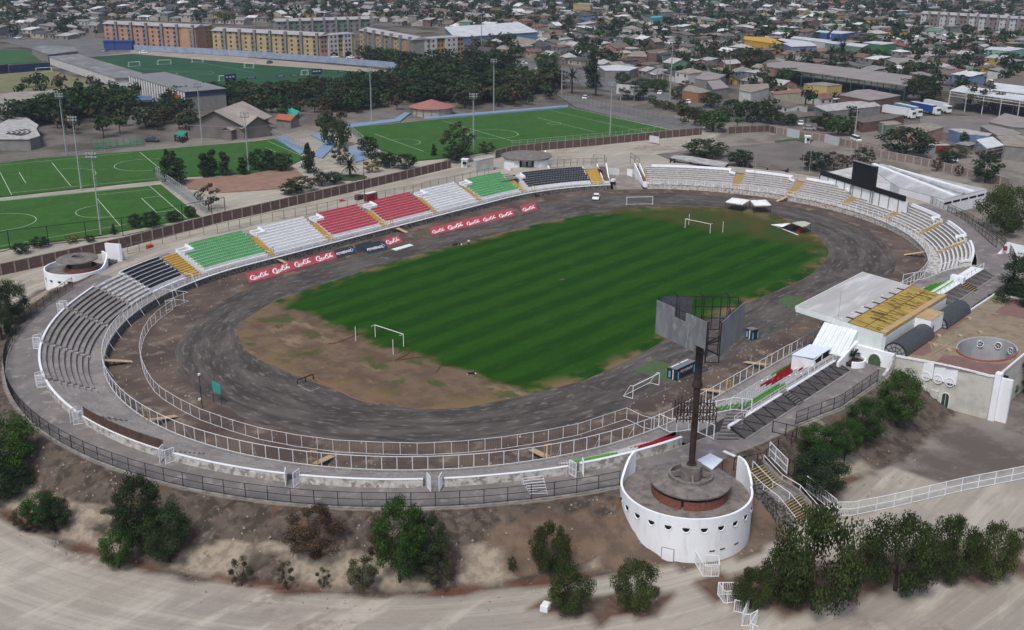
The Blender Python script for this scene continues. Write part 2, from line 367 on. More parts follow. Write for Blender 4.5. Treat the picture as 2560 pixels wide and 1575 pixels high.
# infield grass
INF = [(565,795),(572,820),(585,842),(620,865),(700,900),(780,930),(880,965),(940,977),(1000,983),(1060,984),(1120,980),(1180,968),(1265,950),(1400,915),(1520,862),(1600,815),(1700,770),(1780,736),(1860,700),(1930,670),(1965,648),(1985,625),(1992,605),(1985,583),(1965,565),(1935,545),(1900,530),(1865,516),(1830,508),(1750,498),(1640,495),(1560,495),(1500,500),(1440,510),(1330,528),(1190,562),(1100,585),(1000,610),(920,635),(840,660),(780,680),(720,700),(660,722),(625,742),(595,760),(575,775)]
INFW = [at(x*1.0415, y*1.0415, 0) for x, y in INF]
def grass_mat():
    m = bpy.data.materials.new('infield_grass'); m.use_nodes = True; t = m.node_tree; N = t.nodes; L = t.links; b = N['Principled BSDF']
    b.inputs['Roughness'].default_value = 1; b.inputs['Specular IOR Level'].default_value = .05
    geo = N.new('ShaderNodeNewGeometry'); sp = N.new('ShaderNodeSeparateXYZ'); L.new(geo.outputs['Position'], sp.inputs[0])
    def noise(sc, det=6, off=0., st=None):
        mp = N.new('ShaderNodeMapping'); mp.inputs['Location'].default_value = (off, off, 0)
        if st: mp.inputs['Scale'].default_value = st
        L.new(geo.outputs['Position'], mp.inputs[0])
        n = N.new('ShaderNodeTexNoise'); n.inputs['Scale'].default_value = sc; n.inputs['Detail'].default_value = det; n.inputs['Roughness'].default_value = .62
        L.new(mp.outputs[0], n.inputs['Vector']); return n.outputs['Fac']
    def rp(f, a, c):
        r = N.new('ShaderNodeMapRange'); r.inputs[1].default_value = a; r.inputs[2].default_value = c; r.interpolation_type = 'SMOOTHSTEP'; L.new(f, r.inputs[0]); return r.outputs[0]
    def mx(a, c, f):
        x = N.new('ShaderNodeMix'); x.data_type = 'RGBA'; L.new(f, x.inputs[0])
        for s, i in ((a, 6), (c, 7)):
            if isinstance(s, tuple): x.inputs[i].default_value = (*s, 1)
            else: L.new(s, x.inputs[i])
        return x.outputs[2]
    def ma(op, a, c, cl=False):
        x = N.new('ShaderNodeMath'); x.operation = op; x.use_clamp = cl
        for s, i in ((a, 0), (c, 1)):
            if isinstance(s, (int, float)): x.inputs[i].default_value = s
            else: L.new(s, x.inputs[i])
        return x.outputs[0]
    X, Y = sp.outputs[0], sp.outputs[1]
    yy = ma('ADD', Y, ma('MULTIPLY', noise(.05, 3, 4), 1.6))
    st = rp(ma('SINE', ma('MULTIPLY', yy, 2*pi/6.9), 0), -.8, .8)
    g = mx((.0105, .047, .0040), (.0172, .064, .0058), st); g = mx(g, (.0075, .032, .004), ma('MULTIPLY', rp(noise(1.6, 8, 37, (.5, 1, 1)), .50, .66), .35))
    g = mx(g, (.042, .095, .017), ma('MULTIPLY', rp(noise(.35, 7, 13, (.35, 1, 1)), .47, .7), .3))
    g = mx(g, (.008, .034, .006), ma('MULTIPLY', rp(noise(.11, 5, 23, (.3, 1, 1)), .52, .68), .3))
    br = mx((.150, .105, .072), (.105, .072, .050), rp(noise(.25, 7, 33), .4, .62)); br = mx(br, (.24, .175, .115), rp(noise(.13, 6, 43, (1, .45, 1)), .54, .66))
    br = mx(br, (.062, .078, .026), ma('MULTIPLY', rp(noise(.20, 5, 53, (1, .6, 1)), .56, .62), .9))
    d = ma('ADD', X, ma('MULTIPLY', ma('SUBTRACT', noise(.09, 5, 63), .5), 14))
    d = ma('ADD', d, ma('MULTIPLY', ma('ABSOLUTE', Y, 0), -.02))
    left = ma('SUBTRACT', 1.0, rp(d, -55.3, -52.3))
    rb = ma('ADD', X, ma('MULTIPLY', Y, .12))
    right = ma('MULTIPLY', rp(ma('ADD', rb, ma('MULTIPLY', ma('SUBTRACT', noise(.1, 5, 73), .5), 16)), 50, 62), .8)
    ol = mx((.075, .058, .022), (.042, .065, .018), rp(noise(.14, 6, 83), .42, .58))
    c = mx(g, ol, right); c = mx(c, br, left)
    a = N.new('ShaderNodeAttribute'); a.attribute_name = 'edge'
    e = ma('MULTIPLY', a.outputs['Fac'], rp(noise(.12, 5, 93), .42, .6))
    c = mx(c, (.16, .115, .06), e)
    L.new(c, b.inputs['Base Color'])
    bp = N.new('ShaderNodeBump'); bp.inputs['Distance'].default_value = .05; L.new(noise(3, 6, 3), bp.inputs['Height']); L.new(bp.outputs[0], b.inputs['Normal'])
    return m
mb = MB(); cen = Vector((-2, 0, 0)); rings = []
P = []
for i, a in enumerate(INFW):
    bq = INFW[(i+1) % len(INFW)]
    for k in range(3): P.append(a.lerp(bq, k/3))
for f, e in ((1, 1), (.985, 1), (.95, .6), (.9, 0), (.5, 0), (.01, 0)):
    rings.append([Vector((cen.x+(p.x-cen.x)*f, cen.y+(p.y-cen.y)*f, .07 if f < 1 else .0)) for p in P])
mb.strip(rings, closed=True)
o = mb.build('infield_grass', grass_mat(), base=False); tag(o, kind='structure')
set_attr(o, 'edge', sum([[e]*len(P) for e in (1, 1, .6, 0, 0, 0)], []))
# artificial turf patches beside the dugouts
turf = mat('dull_turf', (.075, .115, .05), (.06, .09, .045), 1.2, 1)
for pts in ([(3,3,1150,632),(3,3,1330,530),(3,3,1640,600),(3,3,1500,740)], [(2,4,80,1420),(2,4,170,1350),(2,4,360,1390),(2,4,330,1470),(2,4,230,1490)]):
    mb = MB(); mb.prism([T(*p, 0) for p in pts], .0, .06); o = mb.build('turf_patch', turf); tag(o, kind='structure')
# promenade
prom = mat('promenade_concrete', (.190, .172, .168), (.145, .132, .130), .25, .95, .0, col3=(.27, .245, .235), scale3=.5)
def prom_sheet(s0, s1):
    o = ring_sheet('promenade', prom, lambda s: interp(RIM, s)+.1, lambda s: interp(R0T, s), lambda s, k: interp(ZIN, s)+.03, s0, s1, nr=2)
    return tag(o, kind='structure')
prom_sheet(1.66, 3.87)
# ---------------------------------------------------------------- terraces and seating
RF, RS0, ZF = 56.8, 59.2, 1.3
def seat_mesh(m, name):
    mb = MB()
    mb.box(0, 0, .0, .44, .40, .06); mb.box(0, .19, .06, .44, .05, .34); mb.box(0, .02, -.12, .10, .30, .12)
    me = bpy.data.meshes.new(name); me.from_pydata(mb.v, [], mb.f); me.materials.append(m); return me, mb
SEATC = {'green': mat('green_seat_plastic', (.10, .40, .13), None, rough=.5, island=.12), 'white': mat('white_seat_plastic', (.72, .73, .75), None, rough=.5, island=.08),
         'red': mat('red_seat_plastic', (.52, .045, .085), None, rough=.5, island=.12), 'black': mat('navy_black_seat_plastic', (.018, .020, .032), None, rough=.5),
         'vivid': mat('vivid_green_seat_plastic', (.13, .42, .06), None, rough=.5, island=.2), 'deep': mat('deep_red_seat_plastic', (.40, .02, .03), None, rough=.5, island=.2)}
SEATM = {k: seat_mesh(m, 'seat')[0] for k, m in SEATC.items()}
SEATG = seat_mesh(SEATC['white'], 'seat')[1]
def place_seats(parent, lst):
    """lst of (position, rotation, colour): the hundred nearest become parts, the rest one part"""
    lst.sort(key=lambda q: (q[0]-CAMP).length)
    o0 = ORG[parent.name]
    for p, rz, c in lst[:100]:
        o = lk('seat', SEATM[c], parent, p-o0); o.rotation_euler = (0, 0, rz)
    rest = lst[100:]
    if rest:
        cols = sorted(set(c for _, _, c in rest)); mb = MB()
        for p, rz, c in rest:
            mb.cur = cols.index(c); cs, sn = cos(rz), sin(rz)
            mb.add([(p.x+x*cs-y*sn, p.y+x*sn+y*cs, p.z+z) for x, y, z in SEATG.v], SEATG.f)
        o = mb.build('seat_rows', [SEATC[c] for c in cols], parent); o['kind'] = 'stuff'
def profile(nr, d, rise, R0=RS0, z0=ZF, bench=.42):
    """(R, z, material slot of the face that follows)"""
    pr = [(R0, z0, 0)]; z = z0; R = R0
    for k in range(nr):
        z += rise; pr.append((R, z, 1)); pr.append((R+bench, z, 2)); R += d; pr.append((R, z, 0))
    return pr
def terrace(parent, name, s0, s1, pr, mats, base=0.0, step=1.6):
    mb = MB(); ss = srange(s0, s1, step)
    for (Ra, za, m), (Rb, zb, _) in zip(pr, pr[1:]):
        mb.cur = m; mb.strip([[SP(s, Ra, za) for s in ss], [SP(s, Rb, zb) for s in ss]])
    # closed ends and back
    mb.cur = 3
    for s in (s0, s1):
        pts = [SP(s, R, z) for R, z, _ in pr]; q = [SP(s, R, base) for R, z, _ in pr]
        for i in range(len(pr)-1):
            if (pts[i]-pts[i+1]).length > .01 and abs(pr[i][0]-pr[i+1][0]) > .01: mb.add([pts[i], pts[i+1], q[i+1], q[i]], [(0, 1, 2, 3)])
    R, z, _ = pr[-1]; mb.strip([[SP(s, R, z) for s in ss], [SP(s, R, base) for s in ss]])
    return mb.build(name, mats, parent)
def curved_wall(parent, name, s0, s1, R, th, z0, z1, m, step=1.6, cap=None):
    f = lambda v, s: v(s) if callable(v) else v
    mb = MB(); ss = srange(s0, s1, step)
    rs = [[SP(s, f(R, s), f(z0, s)) for s in ss], [SP(s, f(R, s), f(z1, s)) for s in ss], [SP(s, f(R, s)+th, f(z1, s)) for s in ss], [SP(s, f(R, s)+th, f(z0, s)) for s in ss]]
    mb.strip(rs)
    for i in (0, -1): mb.add([r[i] for r in rs], [(0, 1, 2, 3)])
    return mb.build(name, m, parent)
def mid(s0, s1, R, z=0): return SP((s0+s1)/2, R, z)
WHT = [white, white, mat('pale_concrete', (.42, .41, .42), (.30, .29, .29), .6), white]
# retaining wall below the front railings
def ret_wall(s0, s1, lab, m, top=white):
    t = thing('retaining_wall', lab, 'wall', mid(s0, s1, RF))
    curved_wall(t, 'stone_face', s0, s1, RF-.1, .4, 0, ZF, m)
    f = ring_sheet('walkway', concrete if m == stone else top, RF-.2, RS0+.05, lambda s, k: ZF+.02, s0, s1)
    f.parent = t; f.location = -ORG[t.name]+Vector(f.location)
    curved_wall(t, 'coping', s0, s1, RF-.2, .5, ZF+.03, ZF+.12, top)
    return t
ret_wall(.0-.12, 1.204, 'grey rubble retaining wall with white top below the long coloured stand', stone, whitec)
ret_wall(1.266, 1.93, 'whitewashed stone retaining wall below the white benches at the far end', wstone, oldwhite)
ret_wall(1.93, 3.06, 'stone retaining wall in front of the main stand below its railing', wstone, concrete)
ret_wall(3.06, 3.88, 'dark rubble retaining wall below the grey concrete terraces', stone, concrete)
# long stand: seven blocks of seats
FAR = [(-53.4, -36.5, 'green', 'block of pale green seats at the left end of the long stand'),
       (-34.6, -19.2, 'white', 'block of white seats between the left green block and the red blocks'),
       (-17.3, -2.1, 'red', 'left block of red seats next to the left white block'),
       (-.1, 15.9, 'red', 'right block of red seats next to the right white block'),
       (17.8, 33.1, 'white', 'block of white seats between the red seats and the far green block'),
       (35.0, 50.2, 'green', 'block of pale green seats at the far right of the long stand')]
def s_of(a):
    if a < XL: return 3+( -pi/2-(-2*pi+atan2(61, a-XL)))/pi
    if a > XR: return 1+(pi/2-atan2(61, a-XR))/pi
    return (a-XL)/(XR-XL)
def block(s0, s1, nr, d, rise, colour, label, zrim, cutl=2.4, R0=RS0, cutrows=3, seatfrom=1, curved=False, notchleft=True):
    t = thing('seating_block', label, 'seating block', mid(s0, s1, R0, ZF), 'blocks of plastic seats on the stands')
    pr = profile(nr, d, rise, R0)
    terrace(t, 'steps', s0, s1, pr, WHT)
    Rt = pr[-1][0]; sx = .0
    ln = lambda s: 85 if 0 <= s < 1 or 2 <= s < 3 else pi*62
    curved_wall(t, 'rear_parapet', s0+cutl/ln(s0), s1, Rt-.1, .22, pr[-1][1]+.01, zrim, whitec)
    # low white return wall at the entrance beside the top rows
    mb = MB(); a = SP(s0+cutl/ln(s0), Rt, 0); b = SP(s0+cutl/ln(s0), Rt-cutrows*d, 0); c = SP(s0, Rt-cutrows*d, 0)
    zt = pr[-1][1]
    mb.bar((a.x, a.y, zt+.15), (b.x, b.y, zt-.35), .2, .55); mb.bar((b.x, b.y, zt-.45), (c.x, c.y, zt-.45), .2, .6)
    mb.build('entrance_parapet', whitec, t)
    lst = []
    for k in range(seatfrom, nr):
        R = R0+d*k+.28; z = ZF+rise*(k+1)+.14
        s = s0+.003+(cutl/ln(s0)+.001 if k >= nr-cutrows else 0)
        while s < s1-.0015:
            st = .52/(85 if 0 <= s < 1 or 2 <= s < 3 else pi*R)
            p = SP(s, R, z); q = SP(s, R+1, z)-p
            lst.append((p, atan2(q.y, q.x)-pi/2, colour)); s = 1.0012 if s < 1 <= s+st else s+st
    place_seats(t, lst); return t
for a0, a1, c, lab in FAR: block(s_of(a0)+(4 if a0 < XL else 0) if a0 >= XL else s_of(a0)-4, s_of(a1), 10, .93, .385, c, lab, 5.35)
block(1.067, 1.176, 8, .86, .42, 'black', 'block of black seats at the far right end of the long stand by the gateway', 5.1, 1.5)
block(3.868, 3.924, 8, .95, .44, 'black', 'block of black seats beside the grey concrete terraces at the left corner', 5.2, 0, cutrows=0)
def stair(s0, s1, nr, d, rise, label, m=yellow, R0=RS0, z0=ZF, name='stairway'):
    t = thing(name, label, 'stairs', mid(s0, s1, R0, z0), 'painted stairways between the seat blocks')
    pr = profile(nr, d, rise, R0, z0, bench=d*.5)
    terrace(t, 'treads', s0, s1, pr, [m, m, m, concrete]); 
    mb = MB()
    for s in (s0, s1): 
        for R in (R0-1.2, R0+1.2): mb.bar(SP(s, R, z0), SP(s, R, z0+1.1), .07)
        mb.bar(SP(s, R0-1.2, z0+1.1), SP(s, R0+1.2, z0+1.1), .06)
    mb.build('handrail', white, t); return t
YS = [(-36.4, -34.7, 'between the left green and white seats'), (-19.1, -17.4, 'between the left white and red seats'), (-2.0, -.2, 'between the two red seat blocks'),
      (16.0, 17.7, 'between the red and the right white seats'), (33.2, 34.9, 'between the right white and far green seats'), (50.3, 52.0, 'between the far green and black seats')]
for a0, a1, w_ in YS: stair(s_of(a0), s_of(a1), 14, .47, .2, 'narrow yellow stairs '+w_)
stair(1.178, 1.196, 10, .62, .3, 'yellow stairs at the right end of the far black seats')
stair(-.073, -.054, 12, .62, .3, 'broad yellow stairs between the left black seats and left green seats')
# concrete fill behind the seat blocks, bare steps at the left corner
bl = thing('bare_steps', 'bare whitish steps with a shallow roof edge left of the near black seats', 'steps', mid(3.82, 3.866, 60, ZF))
terrace(bl, 'steps', 3.826, 3.867, profile(8, .95, .44), [WHT[2], oldwhite, WHT[2], oldwhite])
for s0, s1 in ((-.10, -.078), (-.038, 1.0), (1.0, 1.2)):
    pass
mb = MB(); 
for s0, s1, Ra in ((s_of(-36.5), s_of(-32.2), 66), (s_of(-19.2), s_of(-15), 66), (s_of(-2.1), s_of(2.2), 66), (s_of(15.9), s_of(20), 66), (s_of(33.1), s_of(37.3), 66), (1.035, 1.066, 64), (-.073, -.054, 65.5)):
    ss = srange(s0, s1, 1.5); mb.strip([[SP(s, Ra, 4.05) for s in ss], [SP(s, 68.9, 4.5) for s in ss]])
o = mb.build('entrance_ramps', prom, base=False); tag(o, kind='structure')
# grey concrete terraces at the left end and round the near side
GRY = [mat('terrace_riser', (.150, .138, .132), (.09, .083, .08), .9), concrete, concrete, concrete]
LEFTS = [(3.768, 3.824), (3.684, 3.762), (3.600, 3.678), (3.52, 3.594), (3.424, 3.514), (3.335, 3.418), (3.250, 3.327), (3.158, 3.237)]
LLAB = ['beside the bare whitish steps', 'second from the bare whitish steps', 'at the middle of the left bend', 'below the middle of the left bend',
        'behind the rusty metal sheet', 'behind the outer wall right of the rusty sheet', 'behind the outer wall at the middle of the near side', 'behind the outer wall left of the near red seats']
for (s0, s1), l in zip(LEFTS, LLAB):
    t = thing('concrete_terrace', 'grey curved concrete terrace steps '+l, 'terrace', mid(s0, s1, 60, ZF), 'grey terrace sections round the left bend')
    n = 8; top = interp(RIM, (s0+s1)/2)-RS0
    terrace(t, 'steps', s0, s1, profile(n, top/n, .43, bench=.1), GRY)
    zc = 5.05
    curved_wall(t, 'rim_wall', s0, s1, lambda s: interp(RIM, s)-.02, .28, lambda s: interp(ZIN, s)-.2, zc, oldwhite)
    curved_wall(t, 'rim_coping', s0, s1, lambda s: interp(RIM, s)-.06, .36, zc+.005, zc+.09, white)
    # small stair blocks at the section joint
    mb = MB()
    for k in range(7):
        R = RS0+k*top/8+.2; p = SP(s1+.0008, R); q = SP(s1+.0008, R+1); mb.box(p.x, p.y, ZF+.43*k, .8, .9, .30, atan2(q.y-p.y, q.x-p.x))
    if s1 > 3.55: mb.build('step_blocks', mat('pale_step_concrete', (.36, .34, .32), (.28, .26, .25), 1.5), t)
# joints between the terrace sections
for s0, s1, Ra in [(LEFTS[i+1][1], LEFTS[i][0], 56) for i in range(len(LEFTS)-1)]:
    t = thing('terrace_aisle', 'grey stepped aisle in the joint between two curved terrace sections', 'steps', mid(s0, s1, 60, ZF), 'aisles between the grey terrace sections')
    terrace(t, 'treads', s0, s1, profile(14, (interp(RIM, s0)-RS0)/14, .19, bench=.1), GRY)
# rusty sheet screen on the rim
t = thing('sheet_screen', 'rusty brown metal sheet screen standing on the outer terrace wall', 'screen', mid(3.43, 3.512, 66, 4))
curved_wall(t, 'sheets', 3.426, 3.512, lambda s: interp(RIM, s)+.02, .06, 5.15, 6.55, mat('rusty_sheet', (.105, .060, .045), (.055, .04, .035), 2.5, .8, stretch=(1, 1, .3)))
mb = MB()
for i in range(18):
    s = 3.427+.0848*i/17; mb.bar(SP(s, interp(RIM, s)-.06, 5.1), SP(s, interp(RIM, s)-.06, 6.5), .09)
mb.build('support_posts', rustm, t)
# gates at the openings of the outer wall: pairs of white frames
def gate(p, ang, label, w_=1.2, h=2.0, m=white, name='gate', z=None, group=None, cols=2):
    t = thing(name, label, 'gate', p, group)
    d = Vector((cos(ang), sin(ang), 0)); z = Vector((0, 0, 1)); mb = MB(); b_ = .09
    for k in range(cols+1): mb.bar(p+d*w_*k/cols+z*0, p+d*w_*k/cols+z*h, b_ if k in (0, cols) else .05)
    for hh in (.12, h*.5, h): mb.bar(p+z*hh, p+d*w_+z*hh, b_ if hh != h*.5 else .05)
    mb.build('frame', m, t); mb = MB()
    for k in range(1, 12): mb.bar(p+d*w_*k/12+z*.1, p+d*w_*k/12+z*h, .022)
    mb.build('bars', m, t); return t
names = {3.765: 'at the upper left opening', 3.681: 'at the middle left opening', 3.597: 'at the lower left opening',
         3.517: 'left of the rusty sheet screen', 3.421: 'right of the rusty sheet screen', 3.331: 'second opening right of the rusty screen', 3.243: 'near the middle of the near wall', 3.153: 'beside the green end of the near seats'}
for s, l in names.items():
    for k, e in enumerate((-.0045, .0045)):
        p = SP(s+e, interp(RIM, s)+.2, interp(ZIN, s)); q = SP(s+e, 80); ang = atan2(q.y-p.y, q.x-p.x)+(.35 if k else -.3)
        gate(p, ang, ('right' if k == 0 else 'left')+' leaf of the white gate '+l, 1.3, 2.1, group='open white gate leaves along the outer wall')
# near seats on the low wall
def small_block(s0, s1, nr, d, rise, cfun, label, R0=RS0, seatrows=None):
    t = thing('seating_block', label, 'seating block', mid(s0, s1, R0, ZF), 'blocks of plastic seats on the stands')
    pr = profile(nr, d, rise, R0); terrace(t, 'steps', s0, s1, pr, [concrete, WHT[2], concrete, concrete])
    lst = []
    for k in range(nr):
        R = R0+d*k+.28; z = ZF+rise*(k+1)+.14; s = s0
        while s < s1:
            p = SP(s, R, z); q = SP(s, R+1, z)-p; c = cfun(p.x, k, (s-s0)/(s1-s0))
            if c: lst.append((p, atan2(q.y, q.x)-pi/2, c))
            s += .55/(85 if 2 <= s < 3 else pi*R)
    if lst: place_seats(t, lst)
    return t
t = small_block(3.074, 3.150, 8, .86, .44, lambda a, k, f: (None if k < 5 else ('vivid' if f > .62 else ('white' if f > .42 else 'deep'))), 'sloping strip of red, white and green seats on the low wall above the round tower')
curved_wall(t, 'rear_wall', 3.070, 3.150, 66.1, .35, 3.7, 5.15, oldwhite)
curved_wall(t, 'rear_coping', 3.070, 3.150, 66.05, .45, 5.16, 5.25, white)
# main stand, uncovered seats left of the roof
def mc(a, k, f):
    if a < -41: return 'vivid' if k >= 1 and f > .02 else None
    if a < -32: return 'vivid' if k >= 6 else 'white'
    if a < -24: return 'deep' if k in (2, 3, 4) and a > -31 else 'white'
    return 'deep' if k in (1, 2, 3, 5) else ('vivid' if k == 0 else 'white')
small_block(2.80, 2.975, 8, .95, .44, mc, 'green and white seats on the main stand beside the floodlight mast')
small_block(2.665, 2.792, 8, .95, .44, mc, 'red and white seats on the main stand beside the small press cabin')
small_block(2.01, 2.15, 8, .95, .44, lambda a, k, f: 'vivid' if k >= 2 else None, 'vivid green seats on the main stand right of its roof')
# white bench terraces at the far end
EB = [(1.268, 1.398, 'nearest the gateway'), (1.411, 1.487, 'second from the gateway'), (1.500, 1.578, 'beneath the big black screen'), (1.592, 1.662, 'in front of the low white building'), (1.676, 1.745, 'at the right bend'), (1.759, 1.83, 'second from the end beside the main stand'), (1.846, 1.925, 'at the end beside the main stand')]
benchw = mat('bench_white', (.60, .60, .60), (.44, .42, .41), 1.1, .8, lo=.45, hi=.7)
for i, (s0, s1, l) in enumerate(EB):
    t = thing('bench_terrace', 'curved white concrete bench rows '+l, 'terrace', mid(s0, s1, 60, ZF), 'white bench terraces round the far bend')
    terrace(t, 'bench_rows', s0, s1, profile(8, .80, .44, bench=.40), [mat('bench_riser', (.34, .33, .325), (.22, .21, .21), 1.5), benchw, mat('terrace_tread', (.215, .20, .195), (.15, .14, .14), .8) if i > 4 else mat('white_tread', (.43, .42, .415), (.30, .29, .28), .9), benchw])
    e = 1.7/200 if i < 6 else 0
    curved_wall(t, 'rear_bench', s0+(.008 if i == 0 else 0), s1-e, 65.3, .45, 4.8, 5.35, whitec)
    mb = MB(); a = SP(s1-e, 65.6, 5.1); b = SP(s1-e, 63.4, 4.7); c = SP(s1, 63.3, 4.4); mb.bar(a, b, .3, .6); mb.bar(b, c, .3, .6); mb.build('side_parapet', whitec, t)
for i in range(len(EB)-1):
    s0, s1 = EB[i][1], EB[i+1][0]
    stair(s0, s1, 14, .42, .2, 'yellow stairs between white bench terraces, '+['left of the scoreboard', 'just left of the black screen', 'just right of the black screen', 'in front of the low white building', 'at the sharpest part of the right bend', 'nearest the main stand'][i], mat('faded_yellow_paint', (.40, .26, .07), (.30, .25, .17), 1.6))
stair(1.2655, 1.2675, 14, .42, .2, 'short yellow stairs at the gateway end of the white benches')
# ---------------------------------------------------------------- fences
def fence(name, label, pts, h, m, every=2.4, pr=.045, rails=(.1, 1.0), bars=0, barw=.022, group=None, cat='fence', hfun=None, mid_posts=False, bracing=0, mesh=None, top=1.0):
    """pts: ground points; posts are parts (the hundred nearest), rails one part, thin bars or wires one part"""
    P_ = [Vector(pts[0])]; acc = 0; posts = [Vector(pts[0])]
    t = thing(name, label, cat, pts[0], group)
    for a, b in zip(pts, pts[1:]):
        a, b = Vector(a), Vector(b); L_ = (b-a).length; pos = every-acc
        while pos <= L_+1e-6: posts.append(a.lerp(b, pos/L_)); pos += every
        acc = (acc+L_) % every if pos-every > 0 or True else acc
        acc = L_-(pos-every)
    if (posts[-1]-Vector(pts[-1])).length > every*.4: posts.append(Vector(pts[-1]))
    pm = MB(); pm.box(0, 0, 0, pr*2, pr*2, h); me = bpy.data.meshes.new('post'); me.from_pydata(pm.v, [], pm.f); me.materials.append(m)
    o0 = ORG[t.name]; srt = sorted(posts, key=lambda q: (q-CAMP).length)
    for p in srt[:100]: lk('post', me, t, p-o0)
    if len(srt) > 100:
        mb = MB()
        for p in srt[100:]: mb.box(p.x, p.y, p.z, pr*2, pr*2, h)
        mb.build('far_posts', m, t)['kind'] = 'stuff'
    for f in rails:
        mb = MB(); z = Vector((0, 0, h*f if f <= 1 else f))
        for a, b in zip(pts, pts[1:]): mb.bar(Vector(a)+z, Vector(b)+z, pr*1.5)
        mb.build('rail', m, t)
    if bars:
        mb = MB()
        for a, b in zip(pts, pts[1:]):
            a, b = Vector(a), Vector(b); n = max(1, int((b-a).length/bars))
            for k in range(n):
                p = a.lerp(b, k/n); mb.add([(p.x-barw/2, p.y, p.z+.08), (p.x+barw/2, p.y, p.z+.08), (p.x+barw/2, p.y, p.z+h*.98), (p.x-barw/2, p.y, p.z+h*.98),
                                            (p.x, p.y-barw/2, p.z+.08), (p.x, p.y+barw/2, p.z+.08), (p.x, p.y+barw/2, p.z+h*.98), (p.x, p.y-barw/2, p.z+h*.98)], [(0, 1, 2, 3), (4, 5, 6, 7)])
        mb.build('wire_mesh' if mesh else 'bars', m if not mesh else mesh, t)
    if bracing:
        mb = MB()
        for i, p in enumerate(posts[:-1]):
            if i % bracing == 0:
                s, R = SR(p.x, p.y); q = SP(s, R-1.3); mb.bar(p+Vector((0, 0, h*.75)), (q.x, q.y, p.z-.9), .06)
        mb.build('braces', m, t)
    return t
def along(s0, s1, R, z, step=2.4):
    f = lambda v, s: v(s) if callable(v) else v
    return [SP(s, f(R, s), f(z, s)) for s in srange(s0, s1, step)]
wire = mat('thin_wire', (.30, .30, .305), None, rough=.6)
ZC = ZF+.1
fence('railing', 'tall white mesh railing on the front wall round the left bend and near side', along(3.0, 3.925, RF, ZC, 2.1), 2.1, white, 2.1, .045, (.04, 1.0), .24, .012, bracing=3, mesh=wire)
fence('railing', 'tall white mesh railing in front of the uncovered main stand seats', along(2.62, 3.0, RF, ZC, 2.1), 2.1, white, 2.1, .045, (.04, 1.0), .24, .012, mesh=wire)
fence('railing', 'tall white mesh railing in front of the roofed stand and right bend', along(1.62, 2.62, RF, ZC, 2.1), 2.0, white, 2.1, .05, (.04, 1.0), .24, .012, mesh=wire)
fence('railing', 'thin white railing along the front of the long coloured stand', along(3.93, 4.0, RF, ZC)[:-1]+along(0, 1.2, RF, ZC, 2.6), 1.15, white, 2.6, .04, (.5, 1.0))
fence('railing', 'white railing along the front of the far white benches', along(1.27, 1.62, RF, ZC, 2.6), 1.3, white, 2.6, .06, (.5, 1.0))
# fence standing on the dirt inside the left bend
INN = [(2,1,1540,1380),(2,1,1785,1410),(2,1,1560,1500),(3,1,1640,50),(3,1,1500,150),(3,1,1420,230),(3,1,1365,320),(3,1,1340,400),(3,1,1325,500),(3,1,1350,620),(3,1,1390,720),(3,1,1460,830),(3,1,1540,900),(3,1,1700,1000),(3,1,1900,1100),(3,1,2180,1200),(3,2,50,1285),(3,2,390,1350),(3,2,760,1400),(3,2,1150,1420),(3,2,1550,1430),(3,2,1945,1410),(3,2,2330,1370),(3,3,290,1310),(3,3,630,1240),(3,3,1080,1090),(3,3,1230,1165),(3,3,1370,1200)]
fence('mesh_fence', 'white mesh fence standing on the dirt inside the left bend', [T(*p, 0) for p in INN], 1.95, white, 2.45, .034, (.03, 1.0), .24, .012, mesh=wire)
# black outer fence with its kerb
def r0(s): return interp(R0T, s)-.25
def outer(s0, s1, label):
    t = fence('perimeter_fence', label, along(s0, s1, r0, lambda s: interp(ZIN, s)+.14, 1.5), 2.05, blackm, 3.0, .035, (.06, .52, .98), .11, .015)
    curved_wall(t, 'kerb', s0, s1, lambda s: interp(R0T, s)-.5, .6, lambda s: interp(ZIN, s)-.9, lambda s: interp(ZIN, s)+.14, mat('kerb_concrete', (.27, .255, .24), (.15, .14, .13), .9, .95))
    return t
outer(3.136, 3.83, 'black bar fence on a kerb round the near outer edge of the promenade')
outer(2.70, 2.975, 'black bar fence on a kerb along the promenade behind the near trees')
outer(1.70, 2.22, 'black bar fence on a kerb along the promenade beyond the roofed stand')
fence('wire_fence', 'dark wire fence on posts right of the far white benches', [T(2,4,1450,450,2.5), T(2,4,1700,590,3.2), T(2,4,1850,660,3.6), T(2,4,2000,770,3.9), T(2,4,2110,870,3.9), T(2,4,2160,905,3.9)], 2.2, blackm, 2.6, .04, (.05, .98), .2, .016)
t = thing('concrete_terrace', 'plain grey terrace end between the last white benches and the vivid green seats', 'terrace', mid(1.93, 2.0, 60, ZF))
terrace(t, 'steps', 1.926, 2.009, profile(8, .95, .36), [concrete]*4)
